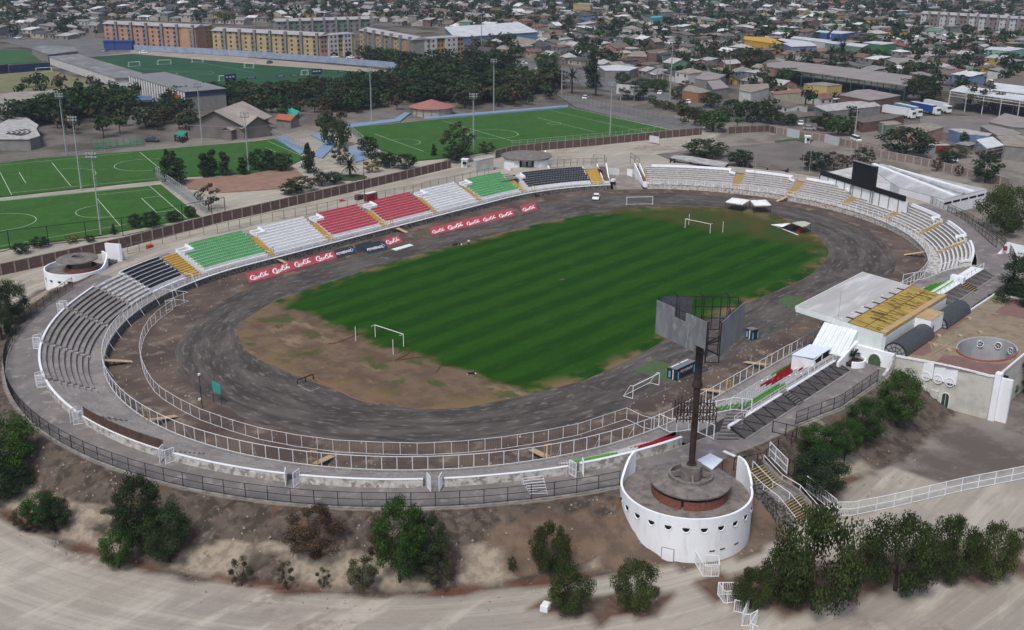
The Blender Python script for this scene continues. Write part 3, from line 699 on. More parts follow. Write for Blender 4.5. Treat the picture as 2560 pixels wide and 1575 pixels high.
# ---------------------------------------------------------------- round towers
def zat(C, py):
    lo, hi = -5, 60
    for _ in range(40):
        m = (lo+hi)/2
        if proj((C[0], C[1], m))[1] > py: lo = m
        else: hi = m
    return lo
def arc_wall(parent, name, C, r, th, a0, a1, z0, zt, m, n=48):
    mb = MB(); A = [a0+(a1-a0)*i/n for i in range(n+1)]; full = abs(a1-a0) > 2*pi-.01
    f = (lambda a: zt(a)) if callable(zt) else (lambda a: zt)
    P = lambda rr, a, z: (C[0]+rr*cos(a), C[1]+rr*sin(a), z)
    rs = [[P(r, a, z0) for a in A], [P(r, a, f(a)) for a in A], [P(r-th, a, f(a)) for a in A], [P(r-th, a, z0) for a in A]]
    mb.strip(rs)
    if not full:
        for i in (0, -1): mb.add([q[i] for q in rs], [(0, 1, 2, 3)])
    return mb.build(name, m, parent)
def disc(parent, name, C, r, z, th, m, n=48, slope=0.0, hole=0.0):
    mb = MB(); A = [2*pi*i/n for i in range(n)]
    P = lambda rr, a, zz: (C[0]+rr*cos(a), C[1]+rr*sin(a), zz)
    rings = [[P(max(hole, .01), a, z-th) for a in A], [P(r, a, z-th) for a in A], [P(r, a, z) for a in A], [P(max(hole, .01), a, z+slope) for a in A]]
    if hole: rings.append(rings[0])
    mb.strip(rings, closed=True); return mb.build(name, m, parent)
def half_window(parent, C, r, a, zt, w_=.62, up=False):
    """half-round near-black plate with a raised surround"""
    n = 8; d = Vector((cos(a), sin(a), 0)); t_ = Vector((-sin(a), cos(a), 0)); z = Vector((0, 0, 1)); c = Vector((C[0], C[1], 0))+d*r+z*zt
    sg = 1 if up else -1
    pts = [c+t_*w_*.5*cos(pi*i/n)+z*sg*w_*.62*sin(pi*i/n) for i in range(n+1)]
    mb = MB(); b_ = len(pts); mb.add([p+d*.03 for p in pts]+[p-d*.2 for p in pts], [tuple(range(b_)), tuple(range(2*b_-1, b_-1, -1))]+[(i, (i+1) % b_, b_+(i+1) % b_, b_+i) for i in range(b_)])
    o = mb.build('window', dark, parent)  # plate on the wall face; its colour stands in for a recess's shade
    mb = MB(); out = [c+(p-c)*1.22 for p in pts]
    for i in range(b_):
        j = (i+1) % b_; mb.add([pts[i]+d*.03, pts[j]+d*.03, out[j]+d*.10, out[i]+d*.10, out[j]-d*.1, out[i]-d*.1], [(0, 1, 2, 3), (3, 2, 4, 5)])
    mb.build('frame', whitec, o)
tc = mat('tower_concrete', (.20, .18, .165), (.135, .122, .115), .7, .9, .02, col3=(.10, .09, .085), scale3=1.3)
TW = (-70.1, -74.7); TC = (-69.6, -74.95)
cam_a = atan2(CAMP.y-TW[1], CAMP.x-TW[0])
def rim_h(a):
    d = abs((a-cam_a+pi) % (2*pi)-pi)
    return 5.0 if d < 1.62 else 5.0+2.0*sstep((d-1.62)/.5)
twm = mat('tower_white', (.76, .79, .84), (.60, .61, .62), .9, .6, stretch=(1, 1, .22), lo=.5, hi=.8, detail=9)
tw = thing('round_tower', 'big white round tower with half-round openings carrying the tall dark mast', 'tower', (*TW, -1.2))
arc_wall(tw, 'wall', TW, 8.3, .28, cam_a-2.15, cam_a-1.66, -2.2, rim_h, twm, 14)
arc_wall(tw, 'wall', TW, 8.3, .28, cam_a-1.66, cam_a+1.72, -2.2, 5.0, twm, 64)
arc_wall(tw, 'wall', TW, 8.3, .28, cam_a+1.72, cam_a+2.25, -2.2, lambda a: rim_h(a)+.3, whitec, 12)
disc(tw, 'floor', TW, 8.1, 3.98, .3, tc)
for k in range(11): half_window(tw, TW, 8.3, cam_a+(-1.27+.262*k), 3.75, .85)
arc_wall(tw, 'brick_ring', TC, 4.85, .3, cam_a-.13, cam_a-.2+2*pi, 3.98, 5.1, redbrick, 60)
arc_wall(tw, 'inner_drum', TC, 3.6, .3, 0, 2*pi, 3.98, 5.75, tc, 40)
mb = MB()
for k in range(12):
    a = 2*pi*k/12; mb.bar((TC[0]+3.5*cos(a), TC[1]+3.5*sin(a), 4.9), (TC[0]+4.6*cos(a), TC[1]+4.6*sin(a), 5.0), .12, .5)
mb.build('ribs', tc, tw)
disc(tw, 'roof_slab', TC, 5.1, 5.85, .22, tc, slope=.55, hole=2.6)
arc_wall(tw, 'roof_curb', TC, 2.85, .32, 0, 2*pi, 5.8, 6.75, tc, 40)
disc(tw, 'well_floor', TC, 2.6, 6.05, .1, tc)
d0 = disc(tw, 'drum', TC, 1.35, 7.95, 1.95, tc, 28)
mb = MB()
for k in range(4):
    a = cam_a+pi/2*k+.12; mb.bar((TC[0]+1.3*cos(a), TC[1]+1.3*sin(a), 6.7), (TC[0]+2.65*cos(a), TC[1]+2.65*sin(a), 6.4), .22, .7)
mb.build('cross_ribs', tc, tw)
# door, slots
def tower_door(parent, C, r, a, z0, w_, h):
    d = Vector((cos(a), sin(a), 0)); t_ = Vector((-sin(a), cos(a), 0)); c = Vector((C[0], C[1], z0))+d*(r+.02)
    mb = MB(); mb.box(c.x, c.y, z0, w_, .12, h, a+pi/2); o = mb.build('door', whitec, parent)
    mb = MB()
    for s in (-1, 1): mb.bar(c+t_*s*w_/2+d*.07, c+t_*s*w_/2+d*.07+Vector((0, 0, h)), .08)
    mb.bar(c-t_*w_/2+d*.07+Vector((0, 0, h)), c+t_*w_/2+d*.07+Vector((0, 0, h)), .08); mb.build('frame', mat('grey_frame', (.35, .36, .38)), o)
tower_door(tw, TW, 8.3, cam_a-.20, -1.35, 1.5, 2.1)
mb = MB()
for a in (.45, .62, .9):
    aa = cam_a+a; mb.box(TW[0]+8.3*cos(aa), TW[1]+8.3*sin(aa), .45, .7, .1, .13, aa+pi/2)
mb.build('vent_slots', dark, tw)
# white canopy behind the tower
t = thing('canopy', 'small pale blue-white flat canopy behind the round tower', 'canopy', at(1775, 1150, 4))
cq = [at(1742, 1152, 6.3), at(1775, 1135, 6.3), at(1807, 1151, 6.3), at(1780, 1176, 6.3)]
mb = MB(); mb.prism(cq, 6.3, 6.42); mb.build('roof', mat('pale_blue_white', (.62, .68, .78)), t)
mb = MB(); [mb.bar((p.x, p.y, 3.9), (p.x, p.y, 6.3), .08) for p in cq]; mb.build('posts', blackm, t)
# ---------------------------------------------------------------- mast with lamp frames and billboard
MC = TC; ztop = zat(MC, 863)
ms = thing('floodlight_mast', 'tall dark rusty steel mast with an empty lamp platform rising from the round tower', 'mast', (*MC, 7.95))
mb = MB(); mb.tube((*MC, 7.9), (*MC, 8.1), .62, .62, 20); mb.tube((*MC, 8.05), (*MC, 18.6), .40, .40, 20); mb.build('lower_pole', rustm, ms, smooth=False)
mb = MB(); mb.tube((*MC, 18.6), (*MC, 18.95), .66, .66, 20); mb.tube((*MC, 18.95), (*MC, 19.5), .62, .46, 20); mb.tube((*MC, 19.5), (*MC, ztop), .46, .46, 20); mb.build('upper_pole', rustm, ms)
mb = MB(); ra = atan2(RR.y, RR.x); rx = Vector((cos(ra), sin(ra), 0)); ry = Vector((-sin(ra), cos(ra), 0)); c = Vector((*MC, 0))
for zz in (14.6, 15.9):
    for sy in (-1.0, 1.0):
        mb.bar(c+rx*-2.4+ry*sy+Vector((0, 0, zz)), c+rx*2.4+ry*sy+Vector((0, 0, zz)), .11)
    for k in range(7): mb.bar(c+rx*(-2.4+.8*k)+ry*-1.0+Vector((0, 0, zz)), c+rx*(-2.4+.8*k)+ry*1.0+Vector((0, 0, zz)), .09)
for k in range(13):
    x = -2.4+.4*k
    for sy in (-1.0, 1.0): mb.bar(c+rx*x+ry*sy+Vector((0, 0, 14.1+.2*(k % 2))), c+rx*x+ry*sy+Vector((0, 0, 16.3+.25*(k % 3))), .10)
for k in range(6):
    for sy in (-1, 1): mb.bar(c+rx*(-2.4+.8*k)+ry*sy+Vector((0, 0, 14.6)), c+rx*(-1.6+.8*k)+ry*sy+Vector((0, 0, 15.9)), .07)
mb.build('lamp_platform', rustm, ms)
def zoomB(X, Y, z): return at(1600+X/7.2, 710+Y/7.2, z)
ZT = ztop+4.35; ZB = ztop+.05
bb = thing('billboard', 'three-sided grey metal billboard with stripped upper frames on top of the dark mast', 'billboard', (*MC, ZB))
pan = mat('grey_panel', (.185, .20, .215), (.13, .14, .15), .8, .7, stretch=(1, 1, .35), col3=(.24, .255, .27), scale3=1.4)
A_ = zoomB(310, 290, ZT); B_ = zoomB(1222, 690, ZT); C_ = zoomB(1470, 690, ZT); D_ = zoomB(1890, 320, ZT)
def panel(parent, name, P, Q, prof, m, th=.12):
    """vertical panel from P to Q; prof = outline (fraction along, height)"""
    P = Vector((P.x, P.y, 0)); Q = Vector((Q.x, Q.y, 0)); d = Q-P; nrm = Vector((-d.y, d.x, 0)).normalized()*th/2; n = len(prof)
    f = [P+d*u+Vector((0, 0, z))-nrm for u, z in prof]; b_ = [p+nrm*2 for p in f]
    mb = MB(); mb.add(f+b_, [tuple(range(n)), tuple(range(2*n-1, n-1, -1))]+[(i, n+i, n+(i+1) % n, (i+1) % n) for i in range(n)]); return mb.build(name, m, parent)
H_ = ZT-ZB
panel(bb, 'left_panel', A_, B_, [(0, ZB), (.80, ZB), (.80, ZB+.9), (1, ZB+.9), (1, ZT), (.59, ZT), (.59, ZT-1.15), (.36, ZT-1.15), (.36, ZT), (0, ZT)], pan)
panel(bb, 'right_panel', C_, D_, [(0, ZB-.1), (1, ZB+.1), (1, ZT), (0, ZT)], pan)
back0 = zoomB(400, 220, ZT); back1 = zoomB(1775, 235, ZT)
panel(bb, 'back_panel', back0, back0.lerp(back1, .40), [(0, ZB), (1, ZB), (1, ZT), (0, ZT)], mat('dark_panel', (.07, .08, .095), (.05, .055, .06), 1.2))
mb = MB()
for i in range(10):
    p = back0.lerp(back1, i/9); mb.bar((p.x, p.y, ZB), (p.x, p.y, ZT), .09)
for zz in (ZB, ZB+H_*.35, ZB+H_*.7, ZT): mb.bar((back0.x, back0.y, zz), (back1.x, back1.y, zz), .09)
for P, Q in ((A_, B_), (C_, D_)):
    n = Vector((Q.y-P.y, P.x-Q.x, 0)).normalized()*-.22
    for i in range(8):
        p = P.lerp(Q, i/7)+n; mb.bar((p.x, p.y, ZB), (p.x, p.y, ZT+(.5 if i % 3 == 0 else 0)), .08)
    for zz in (ZB+.2, ZB+H_*.5, ZT-.1): mb.bar((P.x+n.x, P.y+n.y, zz), (Q.x+n.x, Q.y+n.y, zz), .08)
for zz in (ZB-.7, ZB+H_*.35, ZB+H_*.55): mb.bar((B_.x, B_.y, zz), (C_.x, C_.y, zz), .08)
for q in (B_, C_): mb.bar((q.x, q.y, ZB-.8), (q.x, q.y, ZT), .12)
for q in (A_, B_, C_, D_, back0, back1): mb.bar((MC[0], MC[1], ZB-.2), (q.x, q.y, ZB+.2), .14)
mb.build('steel_frame', blackm, bb)
mb = MB()
for X in (660, 1115, 1575):
    q = zoomB(X, 400, ZT); mb.bar((q.x, q.y, ZB+1), (q.x, q.y, ZT+1.4), .07); mb.bar((q.x, q.y, ZT+1.4), (q.x-.7, q.y+.1, ZT+1.9), .08)
mb.build('lamp_arms', blackm, bb)
# ---------------------------------------------------------------- second tower at the left corner
T2C = (T(2,1,760,1010,5.5)+T(2,1,700,1180,3))/2
c2 = T(2, 1, 720, 1100, 4.2); LT = (c2.x+.6, c2.y+1.2); ca2 = atan2(CAMP.y-LT[1], CAMP.x-LT[0])
t = thing('round_tower', 'smaller white round tower with a concrete disc roof at the left corner', 'tower', (*LT, 0))
def rim2(a): d = (a-ca2+pi) % (2*pi)-pi; return 4.35+1.9*sstep((d-.75)/.9)
arc_wall(t, 'wall', LT, 6.3, .3, ca2-3.0, ca2+2.05, -.6, rim2, whitec, 60)
disc(t, 'floor', LT, 6.1, 3.3, .3, tc)
for k in range(6): half_window(t, LT, 6.3, ca2-1.25+.33*k, 2.95, .8)
arc_wall(t, 'brick_ring', (LT[0]+.9, LT[1]-.6), 3.1, .3, 0, 2*pi, 3.3, 4.4, redbrick, 32)
arc_wall(t, 'inner_drum', (LT[0]+.9, LT[1]-.6), 2.0, .3, 0, 2*pi, 3.3, 5.6, tc, 24)
disc(t, 'roof_slab', (LT[0]+.6, LT[1]+.2), 4.1, 5.9, .22, tc, slope=.3, hole=1.2)
arc_wall(t, 'roof_curb', (LT[0]+.6, LT[1]+.2), 1.35, .25, 0, 2*pi, 5.9, 6.35, tc, 24)
# white pylons and stair at the left tower
def fin(parent, name, P, Q, h0, h1, th, m, z0, n=10, curve=2.0):
    """white swept wall: height falls from h0 to h1 along P-Q"""
    prof = [(0, z0), (1, z0)]+[(1-i/n, z0+h1+(h0-h1)*(i/n)**curve) for i in range(n+1)]
    return panel(parent, name, P, Q, prof, m, th)
t = thing('entrance_wing', 'white swept wing walls of the gateway beside the left round tower', 'wall', T(2,1,1130,1000,3.9))
fin(t, 'wing', T(2,1,1150,1005,4), T(2,1,1220,1000,4), 3.6, 1.0, .5, whitec, 2.8)
panel(t, 'back_wall', T(2,1,1010,960,4), T(2,1,1150,1025,4), [(0, 2.8), (1, 2.8), (1, 7.6), (0, 6.4)], whitec, .5)
st = thing('steps', 'dark concrete steps between the left round tower and its white wing wall', 'steps', T(2,1,1050,1030,3.5))
mb = MB(); a, b = T(2,1,1040,960,2.2), T(2,1,1040,1055,4.0)
for k in range(8): p = a.lerp(b, k/7); mb.box(p.x, p.y, p.z-.6, 3.2, .45, .75, .1)
mb.build('treads', darkconc, st)
# ---------------------------------------------------------------- main stand: rear walk, skirts, roof, club building
ms2 = thing('main_stand', 'concrete rear walk and dark sloped skirt panels of the main stand left of its roof', 'stand', (-35, -70, 3.9))
skirt = mat('dark_skirt', (.085, .078, .078), (.06, .055, .055), 2.0, .9); skirtp = mat('skirt_concrete', (.165, .152, .148), (.12, .11, .11), 1.5)
def skirts(t, a0, a1, n, tri):
    mb = MB(); mb.add([(a0, -70.0, 5.0), (a1, -70.0, 5.0), (a1, -72.4, 3.9), (a0, -72.4, 3.9), (a0, -70, 3.9), (a1, -70, 3.9)], [(0, 1, 2, 3), (0, 3, 4), (1, 5, 2)])
    mb.build('sloped_skirt', skirt, t); mb = MB()
    for k in range(n+1):
        x = a0+(a1-a0)*k/n; mb.bar((x, -69.95, 5.05), (x, -72.42, 3.95), .14)
        if k < n:
            x2 = a0+(a1-a0)*(k+1)/n
            if tri: mb.add([(x, -70, 5.04), ((x+x2)/2, -72.4, 3.95), (x2+.0, -72.4, 3.95), (x2-.2, -72.42, 3.96)], [(0, 1, 2)])
            else: mb.bar((x, -70.0, 5.05), (x2, -72.42, 3.97), .06)
    mb.build('skirt_ribs', skirtp if tri else blackm, t)
    mb = MB(); mb.box((a0+a1)/2, -69.75, 4.6, a1-a0, .5, .55); mb.build('parapet', white, t)
    mb = MB(); mb.box((a0+a1)/2, -72.62, 3.7, a1-a0, .35, .32); mb.build('kerb', concrete, t)
skirts(ms2, -51.3, -36.0, 5, False); skirts(ms2, -34.0, -17.8, 6, False)
mb = MB(); mb.box(-15.6-17, -69.35, 4.3, 35.5, .9, .58); mb.build('rear_walk', concrete, ms2)
fence('railing', 'thin white railing along the rear walk of the main stand left of its roof', [(-50, -69.8, 5.1), (-17.5, -69.8, 5.1)], 1.1, white, 2.6, .03, (.5, 1.0))
def stair_quad(name, label, TL, TR, BL, BR, n, m, side=None):
    t = thing(name, label, 'stairs', BL); mb = MB()
    for k in range(n):
        f0, f1 = k/n, (k+1)/n
        a, b, c, d = TL.lerp(BL, f0), TR.lerp(BR, f0), TR.lerp(BR, f1), TL.lerp(BL, f1); z = a.z+(BL.z-TL.z)/n*.5+.0
        mb.prism([(q.x, q.y) for q in (a, b, c, d)], z-1.2, z+.06*(k % 2)*0)
        mb.cur = 1; mb.prism([(q.x, q.y) for q in (a.lerp(d, .38), b.lerp(c, .38), c, d)], z-.14, z+.012); mb.cur = 0
    mb.build('treads', [m, side or darkconc], t); return t
V = Vector
stair_quad('stairway', 'dark concrete steps up to the main stand beside the mast tower', V((-48.3, -67.6, 5.6)), V((-46.4, -69.6, 5.6)), V((-54.2, -69.6, 3.95)), V((-52.2, -71.9, 3.95)), 8, concrete)
stair_quad('stairway', 'dark steps between two sloped skirt panels behind the main stand', V((-36.0, -70.0, 5.0)), V((-34.1, -70.0, 5.0)), V((-36.0, -72.6, 3.95)), V((-34.1, -72.6, 3.95)), 6, darkconc)
ms3 = thing('main_stand', 'rear walk and triangular skirt panels of the main stand right of its roof', 'stand', (40, -70, 3.9))
skirts(ms3, 26.5, 37.8, 4, True); skirts(ms3, 39.8, 51.0, 4, True)
mb = MB(); mb.box(33, -68.4, 3.0, 38, 2.3, 1.85); mb.build('rear_walk', white, ms3)
mb = MB(); mb.box(38.8, -69.0, 4.6, 1.2, 2.6, 1.6); mb.build('stair_wall', whitec, ms3)
stair_quad('stairway', 'yellow and black steps between skirt panels right of the stand roof', V((37.9, -70.2, 5.0)), V((39.7, -70.2, 5.0)), V((37.9, -72.8, 3.95)), V((39.7, -72.8, 3.95)), 6, yellow, blackm)
fence('railing', 'white railing with dark openings on the rear walk right of the roof', [(16, -69.6, 4.9), (52, -69.6, 4.9)], 1.1, white, 2.4, .06, (.1, 1.0))
fence('railing', 'white dividing railing between white benches and vivid green seats', [tuple(T(2,4,1270,1240,1.4)), tuple(T(2,4,1480,1200,2.5)), tuple(T(2,4,1790,1080,4.0)), tuple(T(2,4,1930,1080,5.0))], 1.9, white, 2.2, .05, (.05, 1.0), .3, .014, mesh=wire)
# terraces below the roof and in between
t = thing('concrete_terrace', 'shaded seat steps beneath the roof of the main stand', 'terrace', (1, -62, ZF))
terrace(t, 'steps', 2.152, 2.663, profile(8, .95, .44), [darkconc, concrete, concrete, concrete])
t = thing('concrete_terrace', 'short grey terrace end between the near seats and main stand', 'terrace', mid(2.98, 3.07, 60, ZF))
terrace(t, 'steps', 2.98, 3.035, profile(4, .95, .3), [darkconc, concrete, concrete, concrete])
# roof
rfm = mat('roof_sheet', (.42, .42, .42), (.36, .355, .35), .35, .6, stretch=(.15, 1, 1), col3=(.52, .52, .52), scale3=.5)
ribm = mat('white_ribbed_sheet', (.66, .72, .72), (.60, .66, .66), 1.0, .5)
rf = thing('stand_roof', 'large pale cantilever roof over the main stand with a worn yellow rear part', 'roof', (1, -70, 4))
yr = mat('worn_yellow_roofing', (.34, .245, .06), (.25, .17, .05), .8, .9, stretch=(1, .25, 1), col3=(.42, .31, .07), scale3=.7, detail=8)
ZR0, ZR1 = 10.5, 9.45
X0, X1, Y0, Y1 = -12.1, 14.6, -59.3, -74.4
ym = -68.7; zm = ZR0+(ZR1-ZR0)*(ym-Y0)/(Y1-Y0)
mb = MB(); mb.prism([(X0, Y0), (X1, Y0), (X1, ym), (X0, ym)], [ZR0-.12, ZR0-.12, zm-.12, zm-.12], [ZR0, ZR0, zm, zm]); mb.build('front_sheet', rfm, rf)
mb = MB(); mb.prism([(X0+.3, ym-.01), (X1, ym-.01), (X1, Y1+.1), (X0+.3, Y1+.1)], [zm-.12, zm-.12, ZR1-.12, ZR1-.12], [zm+.03, zm+.03, ZR1+.03, ZR1+.03]); mb.build('yellow_sheet', yr, rf)
mb = MB(); r2 = random.Random(3)
for k in range(64):
    x = X0+.8+r2.random()*(X1-X0-2); y = ym-.3-r2.random()*4.6; L_ = .8+r2.random()*1.8; y2 = max(y-L_, Y1+.4); zz = lambda yy: zm+(ZR1-zm)*(yy-ym)/(Y1-ym)+.045
    wdt = .12+.16*r2.random(); mb.prism([(x, y), (x+wdt, y), (x+wdt*.8, y2), (x, y2)], [zz(y), zz(y), zz(y2), zz(y2)], [zz(y)+.02, zz(y)+.02, zz(y2)+.02, zz(y2)+.02])
for k in range(7):
    x = X0+2+k*3.5; mb.prism([(x, ym+1.3), (x+.55, ym+1.3), (x+.5, ym+.02), (x, ym+.02)], [zm+.10]*4, [zm+.13]*4)
mb.box((X0+X1)/2, ym, zm+.03, X1-X0-.4, .14, .04); mb.box((X0+X1)/2, -71.6, ZR1+.28, X1-X0-.6, .07, .03); mb.build('rotten_gaps', mat('brown_decay', (.07, .04, .02), (.12, .08, .03), 2), rf)
mb = MB()
for x in (X0, X1):
    sx = -1 if x == X0 else 1; n = 40
    for k in range(n):
        y = Y0+(ym-Y0+1.6)*k/n; y2 = Y0+(ym-Y0+1.6)*(k+1)/n; zz = ZR0+(ZR1-ZR0)*(y-Y0)/(Y1-Y0); dep = .95
        mb.box(x+sx*(.03+.05*(k % 2)), (y+y2)/2, zz-dep, .06, abs(y2-y)*.98, dep+.02)
mb.box((X0+X1)/2, Y0+.06, ZR0-.5, X1-X0+.3, .12, .54); mb.build('fascia', ribm, rf)
mb = MB()
for x in (X0, X1):
    n = 26
    for k in range(n):
        y = -66.9+( -75.0+66.9)*k/n; y2 = -66.9+(-75.0+66.9)*(k+1)/n; zz = ZR0+(ZR1-ZR0)*(y-Y0)/(Y1-Y0)
        mb.box(x+(.02+.05*(k % 2))*(-1 if x == X0 else 1), (y+y2)/2, 6.3, .08, abs(y2-y)*.98, zz-6.3-.04)
mb.build('ribbed_side_wall', ribm, rf)
mb = MB(); mb.box((X0+X1)/2, -66.9, 4.6, X1-X0-.3, .2, 5.0); mb.box((X0+X1)/2, -69, 1.0, X1-X0-.5, .3, 3.4); mb.build('rear_wall', oldwhite, rf)
beamm = mat('ochre_beam', (.42, .31, .17), (.36, .26, .14), .7)
mb = MB(); mb.box((X0+X1)/2+.2, -74.75, 8.9, X1-X0-.2, 1.0, .72); mb.build('rear_beam', beamm, rf)
mb = MB(); mb.box((X0+X1)/2+.2, -74.85, 6.3, X1-X0-.25, .9, 2.6); mb.build('beam_wall', ribm, rf)
mb = MB(); mb.box(3.2, -76.6, 6.4, 5.6, 2.9, 2.75); mb.build('rear_box', whitec, rf)
mb = MB(); mb.box(3.2, -76.6, 9.15, 5.7, 3.0, .07); mb.build('box_lid', beamm, rf)
mb = MB()
for s in (-1, 1): mb.bar((.3+1, -78.25+s*0, 6.4), (1.3, -78.25, 8.0), .05)
for k in range(6): mb.bar((1.1, -78.2, 6.5+k*.26), (1.6, -78.2, 6.5+k*.26), .04)
mb.bar((1.1, -78.2, 6.4), (1.1, -78.2, 8.1), .05); mb.bar((1.6, -78.2, 6.4), (1.6, -78.2, 8.1), .05); mb.build('ladder', blackm, rf)
mb = MB()
for k in range(7): x = X0+1+k*(X1-X0-2)/6; mb.bar((x, -67.2, 5.0), (x, -67.2, 10), .3); mb.bar((x, -67.2, 8.2), (x, -60, ZR0-.25), .22)
mb.build('columns', white, rf)
lamp = MB(); lamp.box(X0+1.4, -60.4, ZR0-1.3, .7, .5, .5); lamp.build('hung_speaker', mat('grey_plastic', (.5, .5, .52)), rf)
t = thing('aerial', 'thin radio aerial on the left edge of the big stand roof', 'aerial', (X0+1.5, -66, 10)); mb = MB()
mb.bar((X0+1.2, -66.5, 9.9), (X0+1.2, -66.5, 14.6), .05); mb.bar((X0+1.2, -66.5, 13.2), (X0+1.2, -66.1, 13.7), .03); mb.build('rod', steel, t)
# slanted white annex left of the roof
t = thing('stair_annex', 'white annex with a steep ribbed white roof at the left side of the stand roof', 'annex', (-14.5, -67.5, 3.9))
wl = [(-16.2, -64.8), (-12.3, -64.8), (-12.3, -70.6), (-16.2, -70.6)]
mb = MB(); mb.prism(wl, 1.5, [5.6, 8.6, 8.6, 5.6]); mb.build('walls', whitec, t)
mb = MB()
for k in range(14):
    y = -64.7-k*.43; mb.prism([(-16.6, y), (-12.1, y), (-12.1, y-.40), (-16.6, y-.40)], [5.45, 8.9, 8.9, 5.45], [5.55+.05*(k % 2), 9.0+.05*(k % 2), 9.0+.05*(k % 2), 5.55+.05*(k % 2)])
mb.build('ribbed_roof', ribm, t)
mb = MB(); mb.prism([(-19, -70.6), (-12.3, -70.6), (-12.3, -71.0), (-19, -71.0)], 3.9, [5.4, 7.2, 7.2, 5.4]); mb.build('side_wall', whitec, t)
# press cabin
t = thing('press_cabin', 'press cabin with a pale blue-white lean-to roof and dark open front', 'cabin', (-18.5, -66.5, 3.5))
mb = MB(); mb.prism([(-22.6, -64.4), (-16.3, -64.4), (-16.3, -68.3), (-22.6, -68.3)], [6.0, 6.0, 6.35, 6.35], [6.08, 6.08, 6.45, 6.45]); mb.build('roof', mat('pale_blue_white', (.62, .68, .78)), t)
mb = MB(); mb.box(-19.3, -66.6, 3.3, 5.6, 2.8, 2.7); mb.build('shade_block', dark, t)  # solid near-black block in place of the cabin's shaded inside
mb = MB(); mb.box(-22.4, -66.4, 3.4, .18, 3.9, 2.65); [mb.bar((x, -68.2, 4.4), (x, -68.2, 6.3), .12) for x in (-22.4, -19.4)]; mb.build('frame_posts', white, t)
mb = MB(); mb.bar((-26.5, -69.4, 6.9), (-19.4, -68.2, 6.3), .1); mb.bar((-26.5, -69.4, 5), (-26.5, -69.4, 6.9), .1); mb.bar((-24, -69.2, 5), (-24, -69.2, 6.6), .1); mb.build('open_frame', white, t)
# club building
wallm = mat('cream_white_wall', (.50, .50, .46), (.40, .40, .365), .5, .8, .02, col3=(.56, .56, .52), scale3=.35)
ft = mat('ochre_roof_paving', (.255, .205, .145), (.20, .165, .12), .6, .95, col3=(.16, .13, .09), scale3=.4); fr = mat('red_roof_paving', (.20, .115, .105), (.16, .10, .088), .7, .95)
cb = thing('club_building', 'cream and white club building with a red and ochre flat roof and round windows', 'building', (5, -85, -1))
BO = [(-11.8, -75.6)]
for k in range(13):
    y = -76.5-k*1.28; BO.append((-12.3+.9*sin((k/12)*pi*.75)+.11*k, y))
BO += [(-9.8, -92.8), (32, -92.8), (32, -78.6), (16.5, -78.4), (16.5, -75.6)]
HC = (1.2, -87.4)
for nm, q in (('roof_band', [(-10.5, -77.2), (-8.6, -77.2), (14.5, -77.2), (14.5, -79.5), (-3, -79.5), (-6, -81.0), (-8.8, -80.6)]), ('roof_band', [(-11.3, -83.4), (-6.4, -83.0), (-5.2, -85.2), (-5.7, -88.2), (-4.6, -90.6), (-2.4, -92.3), (-10.2, -92.0)]), ('roof_band', [(21, -82), (31, -82), (31, -90), (21, -90)])):
    mb = MB(); mb.prism(q, 6.19, 6.225); mb.build(nm, fr, cb)
mb = MB()
for a, b in zip(BO, BO[1:]+BO[:1]): mb.bar((a[0], a[1], 6.3), (b[0], b[1], 6.25), .24, .34)
mb.build('parapet', white, cb)
# sunken oval court open to the sky
RXC, RYC = 6.2, 4.3; NA = 72
def ray_out(a):
    best = 99
    for (x0, y0), (x1, y1) in zip(BO, BO[1:]+BO[:1]):
        dx, dy = cos(a), sin(a); ex_, ey_ = x1-x0, y1-y0; den = dx*ey_-dy*ex_
        if abs(den) < 1e-9: continue
        t_ = ((x0-HC[0])*ey_-(y0-HC[1])*ex_)/den; u_ = ((x0-HC[0])*dy-(y0-HC[1])*dx)/den
        if t_ > 0 and -1e-6 <= u_ <= 1+1e-6: best = min(best, t_)
    return (HC[0]+cos(a)*best, HC[1]+sin(a)*best)
AN = sorted([2*pi*i/NA for i in range(NA)]+[atan2(y-HC[1], x-HC[0]) % (2*pi) for x, y in BO])
el = lambda f, z: [(HC[0]+RXC*f*cos(a)/hypot(1, 0), HC[1]+RYC*f*sin(a), z) for a in AN]
def el(f, z): return [(HC[0]+f*cos(a)/math.sqrt((cos(a)/RXC)**2+(sin(a)/RYC)**2), HC[1]+f*sin(a)/math.sqrt((cos(a)/RXC)**2+(sin(a)/RYC)**2), z) for a in AN]
out_ = [ray_out(a) for a in AN]
mb = MB(); mb.strip([[(x, y, 6.2) for x, y in out_], el(1.02, 6.2)], closed=True); mb.build('roof', ft, cb)
mb = MB(); mb.strip([[(x, y, -1.6) for x, y in out_], [(x, y, 6.15) for x, y in out_]], closed=True); mb.build('wall', wallm, cb)
mb = MB(); mb.strip([el(1.0, 2.0), el(1.0, 6.3), el(1.05, 6.3), el(1.05, 6.1)], closed=True); mb.build('court_wall', mat('court_grey', (.38, .39, .41), (.32, .33, .35), .5), cb)
mb = MB(); mb.strip([el(1.0, 2.0), el(.01, 2.0)], closed=True); mb.build('court_floor', mat('well_grey', (.13, .13, .135)), cb)
mb = MB(); kk = [p for p, a in zip(el(1.03, 6.36), AN) if a > 2.4 and a < 5.2]
for a, b in zip(kk, kk[1:]): mb.bar(a, b, .3, .2)
mb.build('court_kerb', mat('red_kerb', (.30, .09, .08)), cb)
